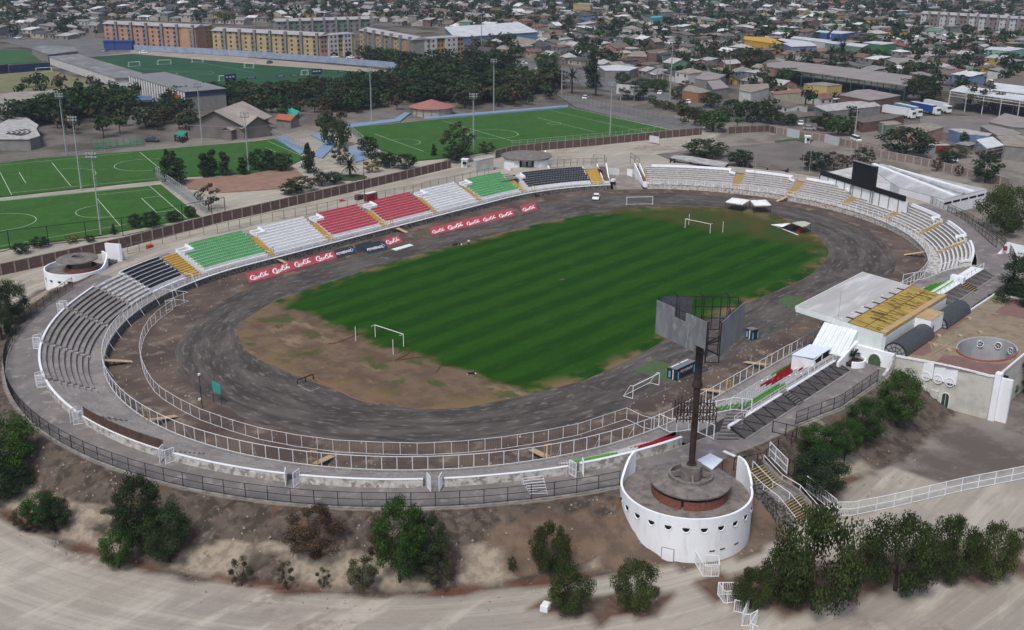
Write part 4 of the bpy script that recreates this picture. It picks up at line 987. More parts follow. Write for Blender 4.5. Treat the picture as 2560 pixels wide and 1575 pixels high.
def ring_window(parent, c, nrm, r, glass, frame, name='round_window', spokes=6):
    c = Vector(c); nrm = Vector(nrm).normalized(); t_ = nrm.cross(Vector((0, 0, 1))).normalized(); z = Vector((0, 0, 1)); n = 20
    P = lambda rr, a, o: c+nrm*o+t_*rr*cos(a)+z*rr*sin(a)
    mb = MB(); mb.add([P(r, 2*pi*i/n, .05) for i in range(n)]+[P(r, 2*pi*i/n, -.1) for i in range(n)], [tuple(range(n)), tuple(range(2*n-1, n-1, -1))]+[(i, (i+1) % n, n+(i+1) % n, n+i) for i in range(n)])
    o = mb.build(name, glass, parent); mb = MB()
    A = [2*pi*i/n for i in range(n)]
    mb.strip([[P(r, a, .05) for a in A], [P(r, a, .16) for a in A], [P(r*1.22, a, .16) for a in A], [P(r*1.22, a, -.05) for a in A]], closed=True)
    for k in range(spokes//2): a = pi*k/(spokes/2)+.3; mb.bar(P(r, a, .08), P(-r, a, .08), .05)
    mb.build('frame', frame, o); return o
wx = lambda y: interp(sorted([(b, a) for a, b in BO[:14]]), y)
glass = mat('grey_glass', (.22, .225, .22), (.14, .145, .14), 2, .3); 
def bpt(px, py):
    """point of the curved street wall seen at a pixel"""
    x = -11.5
    for _ in range(12):
        # intersect the view ray with the vertical plane x = const, then refine
        d = _F*FPX+RR*(px-1280)-UU*(py-787.5); t = (x-CAMP.x)/d.x; P = CAMP+d*t; x = wx(P.y)
    return P
for i, (X, Y) in enumerate(((1495, 680), (1608, 710), (1720, 738))):
    P = bpt(1920+X/3.78, 760+Y/3.78); ring_window(cb, (P.x-.02, P.y, P.z), (-1, 0, 0), .62, dark if i == 2 else mat('cream_louvre', (.36, .36, .33)), white)
    mb = MB(); mb.box(P.x-.05, P.y, P.z-.2, .12, 2.0, 6.3-P.z); mb.build('white_bay', whitec, cb)
for X, Y in ((1465, 810), (1575, 845)):
    P = bpt(1920+X/3.78, 760+Y/3.78); mb = MB(); mb.box(P.x-.18, P.y, P.z-.7, .4, 1.2, 1.3); mb.build('wall_planter', wallm, cb)
P = bpt(1920+1672/3.78, 760+930/3.78); n = 10; y0 = P.y; mb = MB()
dp = [(y0+.62*cos(pi*i/n), 1.1+.62*sin(pi*i/n)) for i in range(n+1)]+[(y0-.62, -1.1), (y0+.62, -1.1)]
mb.add([(P.x-.08, y, z) for y, z in dp], [tuple(range(len(dp)))]); dr = mb.build('door', mat('green_door', (.05, .085, .05), (.02, .025, .02), 2), cb)
mb = MB(); [mb.bar((P.x-.1, a[0], a[1]), (P.x-.1, b[0], b[1]), .12) for a, b in zip(dp[:-2], dp[1:-2])]; mb.bar((P.x-.1, y0-.62, -1.1), (P.x-.1, y0-.62, 1.1), .12); mb.bar((P.x-.1, y0+.62, -1.1), (P.x-.1, y0+.62, 1.1), .12); mb.bar((P.x-.1, y0, -1.1), (P.x-.1, y0, 1.7), .05); mb.build('frame', white, dr)
mb = MB(); mb.box(-9.9, -93.0, -1.4, 1.1, .9, 8.4); mb.build('corner_pier', whitec, cb)
mb = MB(); mb.box(-9.6, -94.0, -1.4, .6, 2.2, 7.6); mb.build('pier_buttress', white, cb)
for k in range(4): 
    mb = MB(); mb.box(-9.05+.0, -93.6-.02, 0.2+k*1.7, .7, .9, 1.1); mb.build('window', dark, cb)
rr2 = random.Random(5)
for k in range(6):
    q = ((1.5, -79.3), (8, -84), (-4, -83), (-3.5, -80.5), (14, -80), (4, -82))[k]
    mb = MB(); mb.box(q[0], q[1], 6.22, .9, .6, .35, rr2.random()); mb.build('roof_block', mat('block_tan', (.36, .30, .20)), cb)
mb = MB(); mb.bar((-2.5, -79, 6.3), (-2, -84, 6.3), .16); mb.bar((-9, -81.5, 6.28), (2, -82, 6.28), .1); mb.build('roof_kerbs', mat('block_tan', (.36, .30, .20)), cb)
for a in (-.45, .0, .5):
    k = 1/math.sqrt((cos(a)/RXC)**2+(sin(a)/RYC)**2); ring_window(cb, (HC[0]+k*.99*cos(a), HC[1]+k*.99*sin(a), 5.1), (-cos(a), -sin(a), 0), .5, dark, white)
# barrel vaults
vm = mat('dark_vault', (.032, .038, .045), (.05, .055, .062), 2.2, .35, spec=.5)
def vault(x0, x1, label, endw):
    t = thing('barrel_vault', label, 'skylight', ((x0+x1)/2, -76.9, 6.2)); n = 16; r = 1.85; cy, cz = -77.1, 6.3
    A = [pi*i/n for i in range(n+1)]; mb = MB()
    mb.strip([[(x, cy+r*cos(a), cz+r*1.05*sin(a)) for a in A] for x in (x0, x1)]); mb.build('glazing', vm, t)
    mb = MB(); k = int((x1-x0)/.85)
    for i in range(k+1):
        x = x0+(x1-x0)*i/k
        for a, b in zip(A, A[1:]): mb.bar((x, cy+(r+.02)*cos(a), cz+(r+.02)*1.05*sin(a)), (x, cy+(r+.02)*cos(b), cz+(r+.02)*1.05*sin(b)), .07)
    for a in A[::3]: mb.bar((x0, cy+(r+.03)*cos(a), cz+(r+.03)*1.05*sin(a)), (x1, cy+(r+.03)*cos(a), cz+(r+.03)*1.05*sin(a)), .06)
    mb.build('ribs', mat('rib_grey', (.10, .105, .11)), t)
    mb = MB(); mb.add([(x0, cy+r*cos(a), cz+r*1.05*sin(a)) for a in A], [tuple(range(n+1))]); o = mb.build('end_window', mat('pale_glazing', (.30, .31, .33), (.24, .25, .27), 1), t)
    mb = MB(); x = x0-.05
    for rr_ in (r, r*.62, r*.3):
        for a, b in zip(A, A[1:]): mb.bar((x, cy+rr_*cos(a), cz+rr_*1.05*sin(a)), (x, cy+rr_*cos(b), cz+rr_*1.05*sin(b)), .16 if rr_ == r else .06)
    for a in A[2::3]: mb.bar((x, cy+r*.3*cos(a), cz+r*.3*sin(a)), (x, cy+r*cos(a), cz+r*1.05*sin(a)), .06)
    mb.bar((x, cy-r, cz), (x, cy+r, cz), .12); mb.build('mullions', blackm, o); return t
vault(-11.6, .35, 'dark glazed barrel vault with a fan window left of the ochre-topped box', 1)
vault(6.2, 17.5, 'dark glazed barrel vault right of the ochre-topped box on the roof', 0)
# green arched gate, planter and swept walls where the promenade meets the club building
t = thing('arched_gateway', 'white wall with a green arched gate at the end of the promenade', 'gateway', (-12.5, -74, 3.9))
mb = MB(); mb.prism([(-12.6, -71.0), (-12.05, -71.0), (-12.05, -77.3), (-12.6, -77.3)], 2.5, 6.6); mb.build('wall', whitec, t)
yy = -74.3; dp = [(yy+1.05*cos(pi*i/12), 5.0-.1+1.05*sin(pi*i/12)) for i in range(13)]+[(yy-1.05, 3.95), (yy+1.05, 3.95)]
mb = MB(); mb.add([(-12.66, y, z) for y, z in dp], [tuple(range(len(dp)))]); o = mb.build('gate_leaf', mat('dull_green_paint', (.07, .13, .055), (.05, .09, .04), 2), t)
mb = MB(); [mb.bar((-12.7, a[0], a[1]), (-12.7, b[0], b[1]), .16) for a, b in zip(dp[:-2], dp[1:-2])]; mb.build('arch_frame', white, o)
t = thing('planter', 'curved white planter bowl beside the green arched gate', 'planter', (-15.5, -72, 3.9))
arc_wall(t, 'bowl', (-14.6, -71.6), 1.9, .25, -2.9, .2, 3.9, 5.0, whitec, 24); disc(t, 'soil', (-14.6, -71.6), 1.7, 4.6, .3, mat('dark_soil', (.05, .035, .025)), 20)
t = thing('swept_wall', 'tall swept white and grey fin wall right of the green arched gate', 'wall', (-14, -77, 3.9))
fin(t, 'fin', V((-12.4, -77.4, 0)), V((-17.5, -77.2, 0)), 3.4, .5, .4, oldwhite, 3.2, curve=2.2)
# stairs from the promenade down to the road beside the near tower
PY = mat('stair_yellow', (.36, .27, .11), (.29, .22, .10), 2.0, .8)
_q = 0
q = [at(1857.5, 1179.5, 3.95), at(1905, 1159.7, 3.95), at(1911, 1232, 1.55), at(1951, 1209, 1.55)]
t1 = stair_quad('stairway', 'upper yellow-edged flight of stairs beside the round tower', q[0], q[1], q[2], q[3], 9, darkconc, PY)
q2 = [at(1949.5, 1262.4, 1.45), at(1996, 1235.7, 1.45), at(1989, 1311.6, -.95), at(2041, 1286, -.95)]
t2 = stair_quad('stairway', 'lower yellow-edged flight of stairs leading down to the dirt road', q2[0], q2[1], q2[2], q2[3], 9, darkconc, PY)
t = thing('landing', 'grey concrete landing between the two yellow stair flights', 'landing', q2[0])
mb = MB(); mb.prism([q[2], q[3], q2[1], q2[0]], -1.2, 1.5); mb.build('slab', concrete, t)
for (a, b, c, d), l in (((q[0], q[2], q2[0], q2[2]), 'left'), ((q[1], q[3], q2[1], q2[3]), 'right')):
    t = thing('stair_wall', 'grey '+l+' side wall with white handrail along the yellow stairs', 'wall', c); off = (q[0]-q[1] if l == 'left' else q[1]-q[0]); off.z = 0; off = off.normalized()*.25
    mb = MB()
    for u, v_ in ((a, b), (b, c), (c, d)):
        pu, pv = u+off, v_+off; mb.prism([(pu-off*.6)[:2], (pv-off*.6)[:2], (pv+off*.6)[:2], (pu+off*.6)[:2]], -1.5, [u.z+.55, v_.z+.55, v_.z+.55, u.z+.55])
    mb.build('side_wall', concrete if l == 'right' else stone, t); mb = MB()
    for u, v_ in ((a, b), (b, c), (c, d)): mb.bar(u+off+V((0, 0, 1.25)), v_+off+V((0, 0, 1.25)), .08)
    for u in (a, b, c, d): mb.bar(u+off, u+off+V((0, 0, 1.25)), .08)
    mb.build('handrail', white, t)
t = thing('handrail', 'white middle handrail down both yellow stair flights', 'handrail', q[0]); mb = MB(); mm = [(q[0]+q[1])/2, (q[2]+q[3])/2, (q2[0]+q2[1])/2, (q2[2]+q2[3])/2]
for u, v_ in zip(mm, mm[1:]): mb.bar(u+V((0, 0, 1)), v_+V((0, 0, 1)), .08)
for u in mm: mb.bar(u, u+V((0, 0, 1)), .08)
mb.build('rail', white, t)
# white fences on the right
WF = [T(4,4,610,500,-1), T(4,4,740,500,-1), T(4,4,1090,430,-1), T(4,4,1720,280,-1), T(4,4,2277,170,-1)]; ext = WF[-1]+(WF[-1]-WF[-2])*.8
fence('bar_fence', 'long white bar fence between the dirt road and the dark parking ground', WF+[ext], 2.15, white, 2.9, .05, (.06, .5, .98), .19, .045)
fence('bar_fence', 'white bar fence climbing from the road beside the stairs', [tuple(T(4,4,600,480,-1)), tuple(T(4,4,340,270,.9))], 2.15, white, 2.9, .05, (.06, .5, .98), .22, .05)
fence('bar_fence', 'black bar fence between the white fences above the stairs', [tuple(T(4,4,340,265,.9)), tuple(T(4,4,180,125,2.2))], 2.3, blackm, 2.2, .04, (.06, .98), .2, .03)
fence('bar_fence', 'short white bar fence at the top of the yellow stairs', [tuple(T(4,4,165,125,2.4)), tuple(T(3,4,10,1440,3.9))], 2.2, white, 2.2, .05, (.06, .5, .98), .22, .05)
fence('bar_fence', 'black post fence corner at the top of the yellow stairs', [tuple(T(3,4,90,1390,3.9)), tuple(T(4,3,2225,45,3.9)), tuple(T(4,3,1970,95,3.9))], 1.9, blackm, 2.0, .05, (.08, .95), .25, .014)
fence('bar_fence', 'black post fence around the corner of the promenade by the skirt panels', [tuple(T(3,4,40,1215,3.9)), tuple(T(3,4,270,1270,3.9)), tuple(T(3,4,215,1330,3.9))], 1.9, blackm, 1.9, .05, (.08, .95), .25, .014)
fence('mesh_fence', 'tall white frame fence closing the end of the main stand by the mast', [tuple(T(3,3,1385,1165,1.5)), tuple(T(3,3,1490,1215,1.8)), tuple(T(3,3,1600,1205,2.6)), tuple(T(3,3,1700,1190,3.2)), tuple(T(3,3,1905,1280,3.95))], 2.2, white, 2.0, .06, (.05, 1.0), .24, .012, mesh=wire)
fence('mesh_fence', 'white frame fence between the green seats and the entrance steps', [tuple(T(3,3,1790,1060,2.4)), tuple(T(3,3,2090,1000,4.0)), tuple(T(3,3,2260,1020,5.0))], 2.0, white, 2.2, .06, (.05, 1.0), .24, .012, mesh=wire)
# ---------------------------------------------------------------- things in the bowl
def atg(px, py, dz=0.0):
    P = at(px, py, 0)
    for _ in range(8): P = at(px, py, ground(P.x, P.y)+dz)
    return P
def Tg(r, c, X, Y):
    s = 3.558 if r == 4 else 3.78
    return atg((c-1)*640+X/s, (0, 0, 380, 760, 1150)[r]+Y/s)
Z = V((0, 0, 1))
goalw = mat('goal_white', (.78, .79, .78), None, rough=.5)
def goal(P, Q, h, label, back=None, name='goal', r=.06, d=1.2, net=True, group='football goals'):
    t = thing(name, label, 'goal', (P+Q)/2, group); P = V((P.x, P.y, P.z)); Q = V((Q.x, Q.y, P.z))
    mb = MB(); mb.tube(P, P+Z*h, r, r, 8); m_ = mb.build('post', goalw, t)
    mb = MB(); mb.tube(Q, Q+Z*h, r, r, 8); mb.build('post', goalw, t)
    mb = MB(); mb.tube(P+Z*h, Q+Z*h, r, r, 8); mb.build('crossbar', goalw, t)
    if back is not None:
        mb = MB(); b = back.normalized()
        if d > 1:
            for A in (P, Q): mb.bar(A+Z*h, A+b*.5+Z*h, .06); mb.bar(A+b*.5+Z*h, A+b*d+Z*.05, .06); mb.bar(A+b*d+Z*.05, A+Z*.05, .07)
            mb.bar(P+b*d+Z*.05, Q+b*d+Z*.05, .07)
        else:
            for A in (P, Q): mb.bar(A+Z*h, A+b*d+Z*(h-.02), .06)
        mb.build('back_frame', goalw, t)
        if net and d > 1:
            mb = MB(); n = 14
            for i in range(n+1): A = P.lerp(Q, i/n); mb.bar(A+b*.5+Z*h, A+b*d+Z*.05, .012)
            for k in range(5): f = k/5; mb.bar((P+b*.5+Z*h).lerp(P+b*d, f), (Q+b*.5+Z*h).lerp(Q+b*d, f), .012)
            mb.build('net', wire, t)
    return t
g1 = goal(at(938.4, 843.3), at(1009, 867), 2.44, 'bare white football goal at the near end of the pitch by the brown ground', V((-1, 0, 0)), d=.95)
goal(at(1712.4, 570.7), at(1775, 584), 2.44, 'bare white football goal at the far end of the stadium pitch', V((1, 0, 0)), d=.95)
for (x, y, yt), l in (((640+943/3.78, 760+355/3.78, 0), 'left of the pair behind the near goal'), ((640+1297/3.78, 760+480/3.78, 0), 'right of the pair behind the near goal'),
                  ((1280+1670/3.78, 380+690/3.78, 0), 'left of the pair behind the far goal'), ((1280+1990/3.78, 380+762/3.78, 0), 'right of the pair behind the far goal')):
    P = at(x, y); t = thing('net_post', 'white net post, '+l, 'post', P, 'net posts behind the goals'); mb = MB(); mb.tube(P, P+Z*2.9, .055, .055, 8); mb.build('pole', goalw, t)
# portable goals
A, B = T(3,3,1140,895), T(3,3,1388,768); goal(A, B, 2.2, 'portable white goal with net standing on the track near the long dugout', (T(3,3,1065,875)-A), d=1.7)
A, B = T(2,3,1080,505), T(2,3,1325,500); goal(B, A, 2.3, 'portable white goal standing on the far edge of the infield', V((1, .4, 0)), d=1.2)
# sloping advertising boards
STK = [  # script lettering, drawn as strokes in a box 1.55 wide and 1 high
 [(.36,.66),(.40,.80),(.33,.90),(.22,.86),(.10,.70),(.04,.48),(.06,.28),(.16,.16),(.30,.17),(.42,.28)], [(.14,.16),(.26,.06),(.44,.10),(.62,.20),(.78,.14)],
 [(.40,.52),(.33,.48),(.32,.32),(.40,.24),(.47,.34),(.46,.48),(.40,.52)], [(.64,.48),(.57,.54),(.51,.42),(.53,.28),(.61,.26),(.68,.34)],
 [(.84,.50),(.76,.54),(.69,.42),(.72,.27),(.79,.30),(.84,.50),(.83,.30),(.89,.28)],
 [(1.06,.62),(1.10,.76),(1.03,.84),(.94,.72),(.88,.50),(.90,.28),(1.0,.18),(1.12,.28)], [(1.0,.86),(1.14,.98),(1.26,.84),(1.40,.86),(1.52,1.0)],
 [(1.16,.52),(1.10,.46),(1.10,.32),(1.17,.25),(1.23,.34),(1.22,.47),(1.16,.52)], [(1.28,.30),(1.30,.60),(1.35,.78),(1.38,.70),(1.32,.40),(1.34,.26),(1.40,.28)],
 [(1.53,.50),(1.46,.53),(1.40,.42),(1.43,.27),(1.49,.30),(1.54,.50),(1.53,.30),(1.58,.29)]]
def smooth_pts(p, n=3):
    q = p
    for _ in range(n-1):
        r = [q[0]]
        for a, b in zip(q, q[1:]): r += [(a[0]*.75+b[0]*.25, a[1]*.75+b[1]*.25), (a[0]*.25+b[0]*.75, a[1]*.25+b[1]*.75)]
        r.append(q[-1]); q = r
    return q
def script_letters(mb, O, ex, ey, nrm, s, wd):
    ex = ex*1.3
    for i_, st in enumerate(STK):
        wd_ = wd*(1.0 if i_ in (0, 5) else .72)
        p = smooth_pts(st); 
        for a, b in zip(p, p[1:]):
            A = O+ex*a[0]*s+ey*a[1]*s+nrm; B = O+ex*b[0]*s+ey*b[1]*s+nrm; d = (B-A)
            if d.length < 1e-5: continue
            d.normalize(); w2 = wd_*(.62+.5*abs(d.dot(ey))); n = nrm.normalized().cross(d)*w2/2; mb.add([A-n-d*.01, A+n-d*.01, B+n+d*.01, B-n+d*.01], [(0, 1, 2, 3)])
_txt = {}
def text_geo(s):
    if s not in _txt:
        cu = bpy.data.curves.new('txt', 'FONT'); cu.body = s; cu.offset = .018; cu.resolution_u = 3; ob = bpy.data.objects.new('txt', cu); COL.objects.link(ob)
        dg = bpy.context.evaluated_depsgraph_get(); me = bpy.data.meshes.new_from_object(ob.evaluated_get(dg)); vs = [v.co.copy() for v in me.vertices]; fs = [tuple(p.vertices) for p in me.polygons]
        bpy.data.objects.remove(ob); bpy.data.curves.remove(cu); bpy.data.meshes.remove(me)
        x0 = min(v.x for v in vs); x1 = max(v.x for v in vs); y1 = max(v.y for v in vs); _txt[s] = ([((v.x-x0)/(x1-x0), v.y/y1) for v in vs], fs)
    return _txt[s]
def put_text(mb, s, O, ex, ey, nrm, w_, h, shear=.15):
    vs, fs = text_geo(s); mb.add([O+ex*(x*w_+y*h*shear)+ey*y*h+nrm for x, y in vs], fs)
bred = mat('board_red', (.36, .055, .075), (.30, .05, .065), .8, .55); bblk = mat('board_black', (.022, .027, .035), (.03, .036, .045), 1, .5); letw = mat('lettering_white', (.75, .72, .73), None, rough=.6); arrow = mat('arrow_blue', (.28, .50, .68), None, rough=.6)
def board(BL, BR, TL, kind, label, zt=.95):
    """sloping board on an easel frame: BL, BR bottom corners, TL top-left corner"""
    t = thing('advertising_board', label, 'board', (BL+BR)/2, 'sloping advertising boards along the track'); ex = BR-BL; W = ex.length; ex.normalize(); ey = TL-BL; ey = ey-ex*ey.dot(ex)*.0; H = ey.length; ey.normalize(); n = ex.cross(ey).normalized()
    if n.y > 0: n = -n
    BL = BL+Z*.06; c = [BL, BL+ex*W, BL+ex*W+ey*H, BL+ey*H]; mb = MB(); mb.add(c+[p-n*.05 for p in c], [(0, 1, 2, 3), (7, 6, 5, 4), (0, 4, 5, 1), (1, 5, 6, 2), (2, 6, 7, 3), (3, 7, 4, 0)])
    mb.build('panel', bred if kind == 'c' else bblk, t); mb = MB()
    if kind == 'c':
        s = min(H*.80, W*.80/2.06); script_letters(mb, BL+ex*(W-2.06*s)/2+ey*H*.12, ex, ey, n*.015, s, .105*s); mb.build('lettering', letw, t)
    elif kind == 'p':
        put_text(mb, 'POWERADE', BL+ex*W*.05+ey*H*.34, ex, ey, n*.015, W*.76, H*.27); mb.build('lettering', letw, t); mb = MB()
        o = BL+ex*W*.80+ey*H*.5+n*.02
        for a, b in (((0, .30), (.14, 0)), ((0, -.24), (.14, .04))): A, B = o+ex*W*a[0]*.9+ey*H*a[1], o+ex*W*b[0]+ey*H*b[1]; q = n.cross((B-A).normalized())*.07; mb.add([A-q, A+q, B+q, B-q], [(0, 1, 2, 3)])
        mb.build('arrow', arrow, t)
    mb = MB()
    for f in (.06, .94):
        P = BL+ex*W*f; mb.bar(P-n*.08+ey*H*.95, V(((P-n*.08+ey*H*.95).x-n.x*.35, (P-n*.08+ey*H*.95).y-n.y*.35, .03)), .05); mb.bar(P-n*.08, P-n*.08+ey*H*.97, .05)
    mb.build('easel_frame', blackm, t); return t
def Zc(X, Y, z=0): return at(600+X/5.34, 570+Y/5.34, z)
LSH = V((-1.0, .0, 0))
def zoomboard(b0, b1, tl, kind, label): return board(Zc(*b0), Zc(*b1), Zc(*tl, .95), kind, label)
bs = [((125,735),(435,652),(70,612)), ((435,652),(718,557),(378,542)), ((718,557),(1002,480),(668,462)), ((1002,480),(1297,408),(958,383))]
for b, l in zip(bs, ('leftmost of four joined on the left', 'second from left of four joined on the left', 'third from left of four joined on the left', 'rightmost of four joined, touching the black board')): zoomboard(*b, 'c', 'sloping red board with white script, '+l)
zoomboard((1300,407),(1560,335),(1242,302),'p','black POWERADE board attached to the right end of four red boards')
zoomboard((1570,330),(1790,270),(1528,228),'x','plain black board partly hidden behind the skewed black boards')
zoomboard((1655,330),(1900,262),(1620,235),'x','black board sandwiched between two other black boards')
zoomboard((1705,350),(1978,285),(1655,240),'p','skewed black POWERADE board lying in front of other black boards')
zoomboard((1965,248),(2180,186),(1895,160),'c','single red board with white script right of the black boards')
mb = MB(); put_text(mb, 'POW', Zc(1585,295,.35), (Zc(1790,270)-Zc(1570,330)).normalized(), V((-.2, .8, .55)).normalized(), V((0, -.06, .06)), 1.6, .4)
t = thing('panel_stack', 'five white panels lying flat on the track right of the red board', 'panels', Zc(2170,262)); mb = MB()
wq = [Zc(2020,287), Zc(2080,306), Zc(2320,236), Zc(2265,218)]
for k in range(5):
    a, b = wq[0].lerp(wq[3], (k+.04)/5), wq[1].lerp(wq[2], (k+.04)/5); c, d = wq[1].lerp(wq[2], (k+.96)/5), wq[0].lerp(wq[3], (k+.96)/5); mb.prism([(q.x, q.y) for q in (a, b, c, d)], .03, .14)
mb.build('panels', mat('pale_panel', (.62, .68, .66)), t)
G2 = [(1660,790),(1805,757),(1985,713),(2140,677),(2290,640),(2450,602)]
for k in range(5):
    a, b = G2[k], G2[k+1]; board(T(2,2,*a), T(2,2,*b), T(2,2,a[0]-25,a[1]-72,.95), 'c', 'sloping red board with white script, '+('leftmost', 'second', 'middle', 'fourth', 'rightmost')[k]+' of five joined boards on the right')
board(T(2,3,95,580), T(2,3,240,545), T(2,3,73,510,.95), 'c', 'separate red board with white script standing beyond the joined boards')
# dugouts
def dugout(P, Q, depth, h, label, text):
    """long dark shelter; P-Q is the edge facing the stand"""
    t = thing('dugout', label, 'dugout', (P+Q)/2, 'dark dugouts beside the pitch'); ex = (Q-P).normalized(); n = V((-ex.y, ex.x, 0)); W = (Q-P).length
    if n.y < 0: n = -n
    c = [P, Q, Q+n*depth, P+n*depth]; mb = MB(); mb.prism([(q.x, q.y) for q in c], 0, [h, h, h*.93, h*.93]); mb.build('shell', bblk, t)
    mb = MB(); mb.prism([(q.x, q.y) for q in [P-n*.04-ex*.04, Q-n*.04+ex*.04, Q+n*(depth+.04)+ex*.04, P+n*(depth+.04)-ex*.04]], [h+.005, h+.005, h*.93+.005, h*.93+.005], [h+.05, h+.05, h*.93+.05, h*.93+.05]); mb.build('roof', mat('grey_roof', (.15, .17, .19)), t)
    mb = MB()
    if W > 4:
        put_text(mb, text, P+ex*W*.2+Z*h*.56-n*.02, ex, Z, -n*.02, W*.62, h*.22)
        for f in (.06, .54): a = P+ex*W*f+n*depth*.7+Z*h*1.0; mb.bar(a, a+ex*W*.40, .22, .03)
    mb.bar(P-ex*.05+n*depth*.35+Z*.1, P-ex*.05+n*depth*.35+Z*h*.92, .16, .04); mb.build('lettering', letw, t)
    mb = MB(); mb.bar(P-ex*.05+n*depth*.72+Z*.3, P-ex*.05+n*depth*.72+Z*h*.7, .4, .04)
    for f in (.08, .93): mb.bar(P+ex*W*f-n*.04+Z*.2, P+ex*W*f-n*.04+Z*h*.75, .3, .03)
    mb.build('blue_marks', mat('mark_blue', (.12, .32, .52)), t); return t
def Zd(X, Y, z=0): return at(1640+X/15.12, 860+Y/15.12, z)
dugout(Zd(760,1400), Zd(1470,1060), 1.9, 2.05, 'long black dugout lettered POWERADE standing by the turf patch', 'POWERADE')
dugout(T(3,3,2265,345), T(3,3,2320,330), 1.7, 2.0, 'short black and blue cabin standing alone on the track edge', '')
# car by the gateway
tyre = mat('tyre', (.02, .02, .02)); glassd = mat('car_glass', (.03, .035, .04), None, rough=.15, spec=.6)
CARP = {'white': mat('car_white', (.72, .74, .75), None, rough=.3, spec=.5), 'silver': mat('car_silver', (.40, .41, .43), None, rough=.3, metallic=.4), 'red': mat('car_red', (.35, .03, .03), None, rough=.3), 'dark': mat('car_dark', (.04, .045, .055), None, rough=.3), 'blue': mat('car_blue', (.05, .10, .28), None, rough=.3), 'yellow': mat('car_yellow', (.55, .33, .03), None, rough=.4)}
def body_mesh(prof, w_, m, name, tw=.86):
    """side outline extruded across, narrower at the top"""
    mb = MB(); n = len(prof); zs = [z for _, z in prof]; z0, z1 = min(zs), max(zs); vs = []
    for s in (-1, 1):
        for x, z in prof: f = 1-(1-tw)*((z-z0)/(z1-z0))**1.5; vs.append((x, s*w_/2*f, z))
    mb.add(vs, [tuple(range(n-1, -1, -1)), tuple(range(n, 2*n))]+[(i, (i+1) % n, n+(i+1) % n, n+i) for i in range(n)])
    return mb
_car = {}
def car(P, ang, colour, label, kind='car', group=None, sc=1.0):
    P = V(P); t = thing('parked_car' if kind == 'car' else 'van', label, 'car' if kind == 'car' else 'van', P, group, ang)
    key = (colour, kind)
    if key not in _car:
        if kind == 'car': pr = [(-2.05, .32), (2.05, .32), (2.12, .62), (1.95, .82), (1.05, .95), (-1.9, .98), (-2.12, .75)]; ca = [(1.05, .94), (.45, 1.42), (-1.15, 1.46), (-1.85, .97)]
        else: pr = [(-2.4, .35), (2.4, .35), (2.45, .9), (1.9, 1.15), (-2.4, 1.2)]; ca = [(1.95, 1.14), (1.35, 2.0), (-2.35, 2.05), (-2.4, 1.19)]
        ms_ = []
        for nm, prof, w_, m, tw_ in (('body', pr, 1.78, CARP[colour], .97), ('window_band', ca, 1.62, glassd, .85), ('roof', [(x*.96, z+.0) for x, z in ca[1:3]]+[(ca[2][0]*.93, ca[2][1]+.06), (ca[1][0]*.85, ca[1][1]+.06)], 1.40, CARP[colour], .95)):
            mb = body_mesh(prof, w_, m, nm, tw_); me = bpy.data.meshes.new(nm); me.from_pydata([tuple(v) for v in mb.v], [], mb.f); me.materials.append(m); ms_.append((nm, me, V((0, 0, 0))))
        mb = MB(); mb.tube((0, -.1, 0), (0, .1, 0), .32, .32, 12); me = bpy.data.meshes.new('wheel'); me.from_pydata(mb.v, [], mb.f); me.materials.append(tyre)
        for x in (-1.3, 1.3):
            for y in (-.8, .8): ms_.append(('wheel', me, V((x, y, .32))))
        mb = MB(); mb.box(0, 0, 0, .06, .32, .14); me = bpy.data.meshes.new('headlight'); me.from_pydata(mb.v, [], mb.f); me.materials.append(mat('lamp_glass', (.5, .5, .48), None, rough=.2))
        for y in (-.62, .62): ms_.append(('headlight', me, V((2.09 if kind == 'car' else 2.42, y, .60))))
        _car[key] = ms_
    for nm, me, off in _car[key]: lk(nm, me, t, off)
    t.scale = (sc, sc, sc); return t
P = at(1440+440/9.45, 460+430/9.45); Q = at(1440+510/9.45, 460+290/9.45); car((P+Q)/2, atan2(P.y-Q.y, P.x-Q.x), 'white', 'white hatchback parked on the dirt by the gateway into the bowl')
# white canopies and the ragged shelter
def canopy(c, lab, zt=2.4):
    t = thing('canopy', lab, 'canopy', (c[0]+c[2])/2*1.0, 'white canopies at the far side of the track'); mb = MB(); cc = sum((V((p.x, p.y, 0)) for p in c), V((0, 0, 0)))/4
    top = [V((p.x, p.y, zt)) for p in c]; ap = V((cc.x, cc.y, zt+.5)); mb.add(top+[ap]+[p-Z*.25 for p in top], [(0, 1, 4), (1, 2, 4), (2, 3, 4), (3, 0, 4), (0, 5, 6, 1), (1, 6, 7, 2), (2, 7, 8, 3), (3, 8, 5, 0)])
    mb.build('roof', mat('tent_white', (.72, .73, .72), (.50, .49, .49), .8, lo=.55, hi=.65), t)
    pm = MB(); pm.box(0, 0, 0, .07, .07, zt-.2); me = bpy.data.meshes.new('leg'); me.from_pydata(pm.v, [], pm.f); me.materials.append(blackm); o0 = ORG[t.name]
    for p in top: lk('leg', me, t, V((p.x, p.y, 0))-V((o0.x, o0.y, o0.z)))
    mb = MB(); 
    for a, b in zip(top, top[1:]+top[:1]): mb.bar(V((a.x, a.y, .9)), V((b.x, b.y, .9)), .04)
    mb.build('frame', blackm, t); return t
def Ze(X, Y, z=0): return at(1780+X/8.78, 470+Y/8.78, z)
def fixz(c): 
    for p in c: p.z = 0
    return c
canopy(fixz([Ze(300,305,2.3), Ze(670,365,2.3), Ze(835,270,2.3), Ze(450,215,2.3)]), 'left of two white canopies on black legs beside the far track')
canopy(fixz([Ze(930,390,2.3), Ze(1295,375,2.3), Ze(1180,262,2.3), Ze(840,275,2.3)]), 'right of two white canopies on black legs beside the far track')
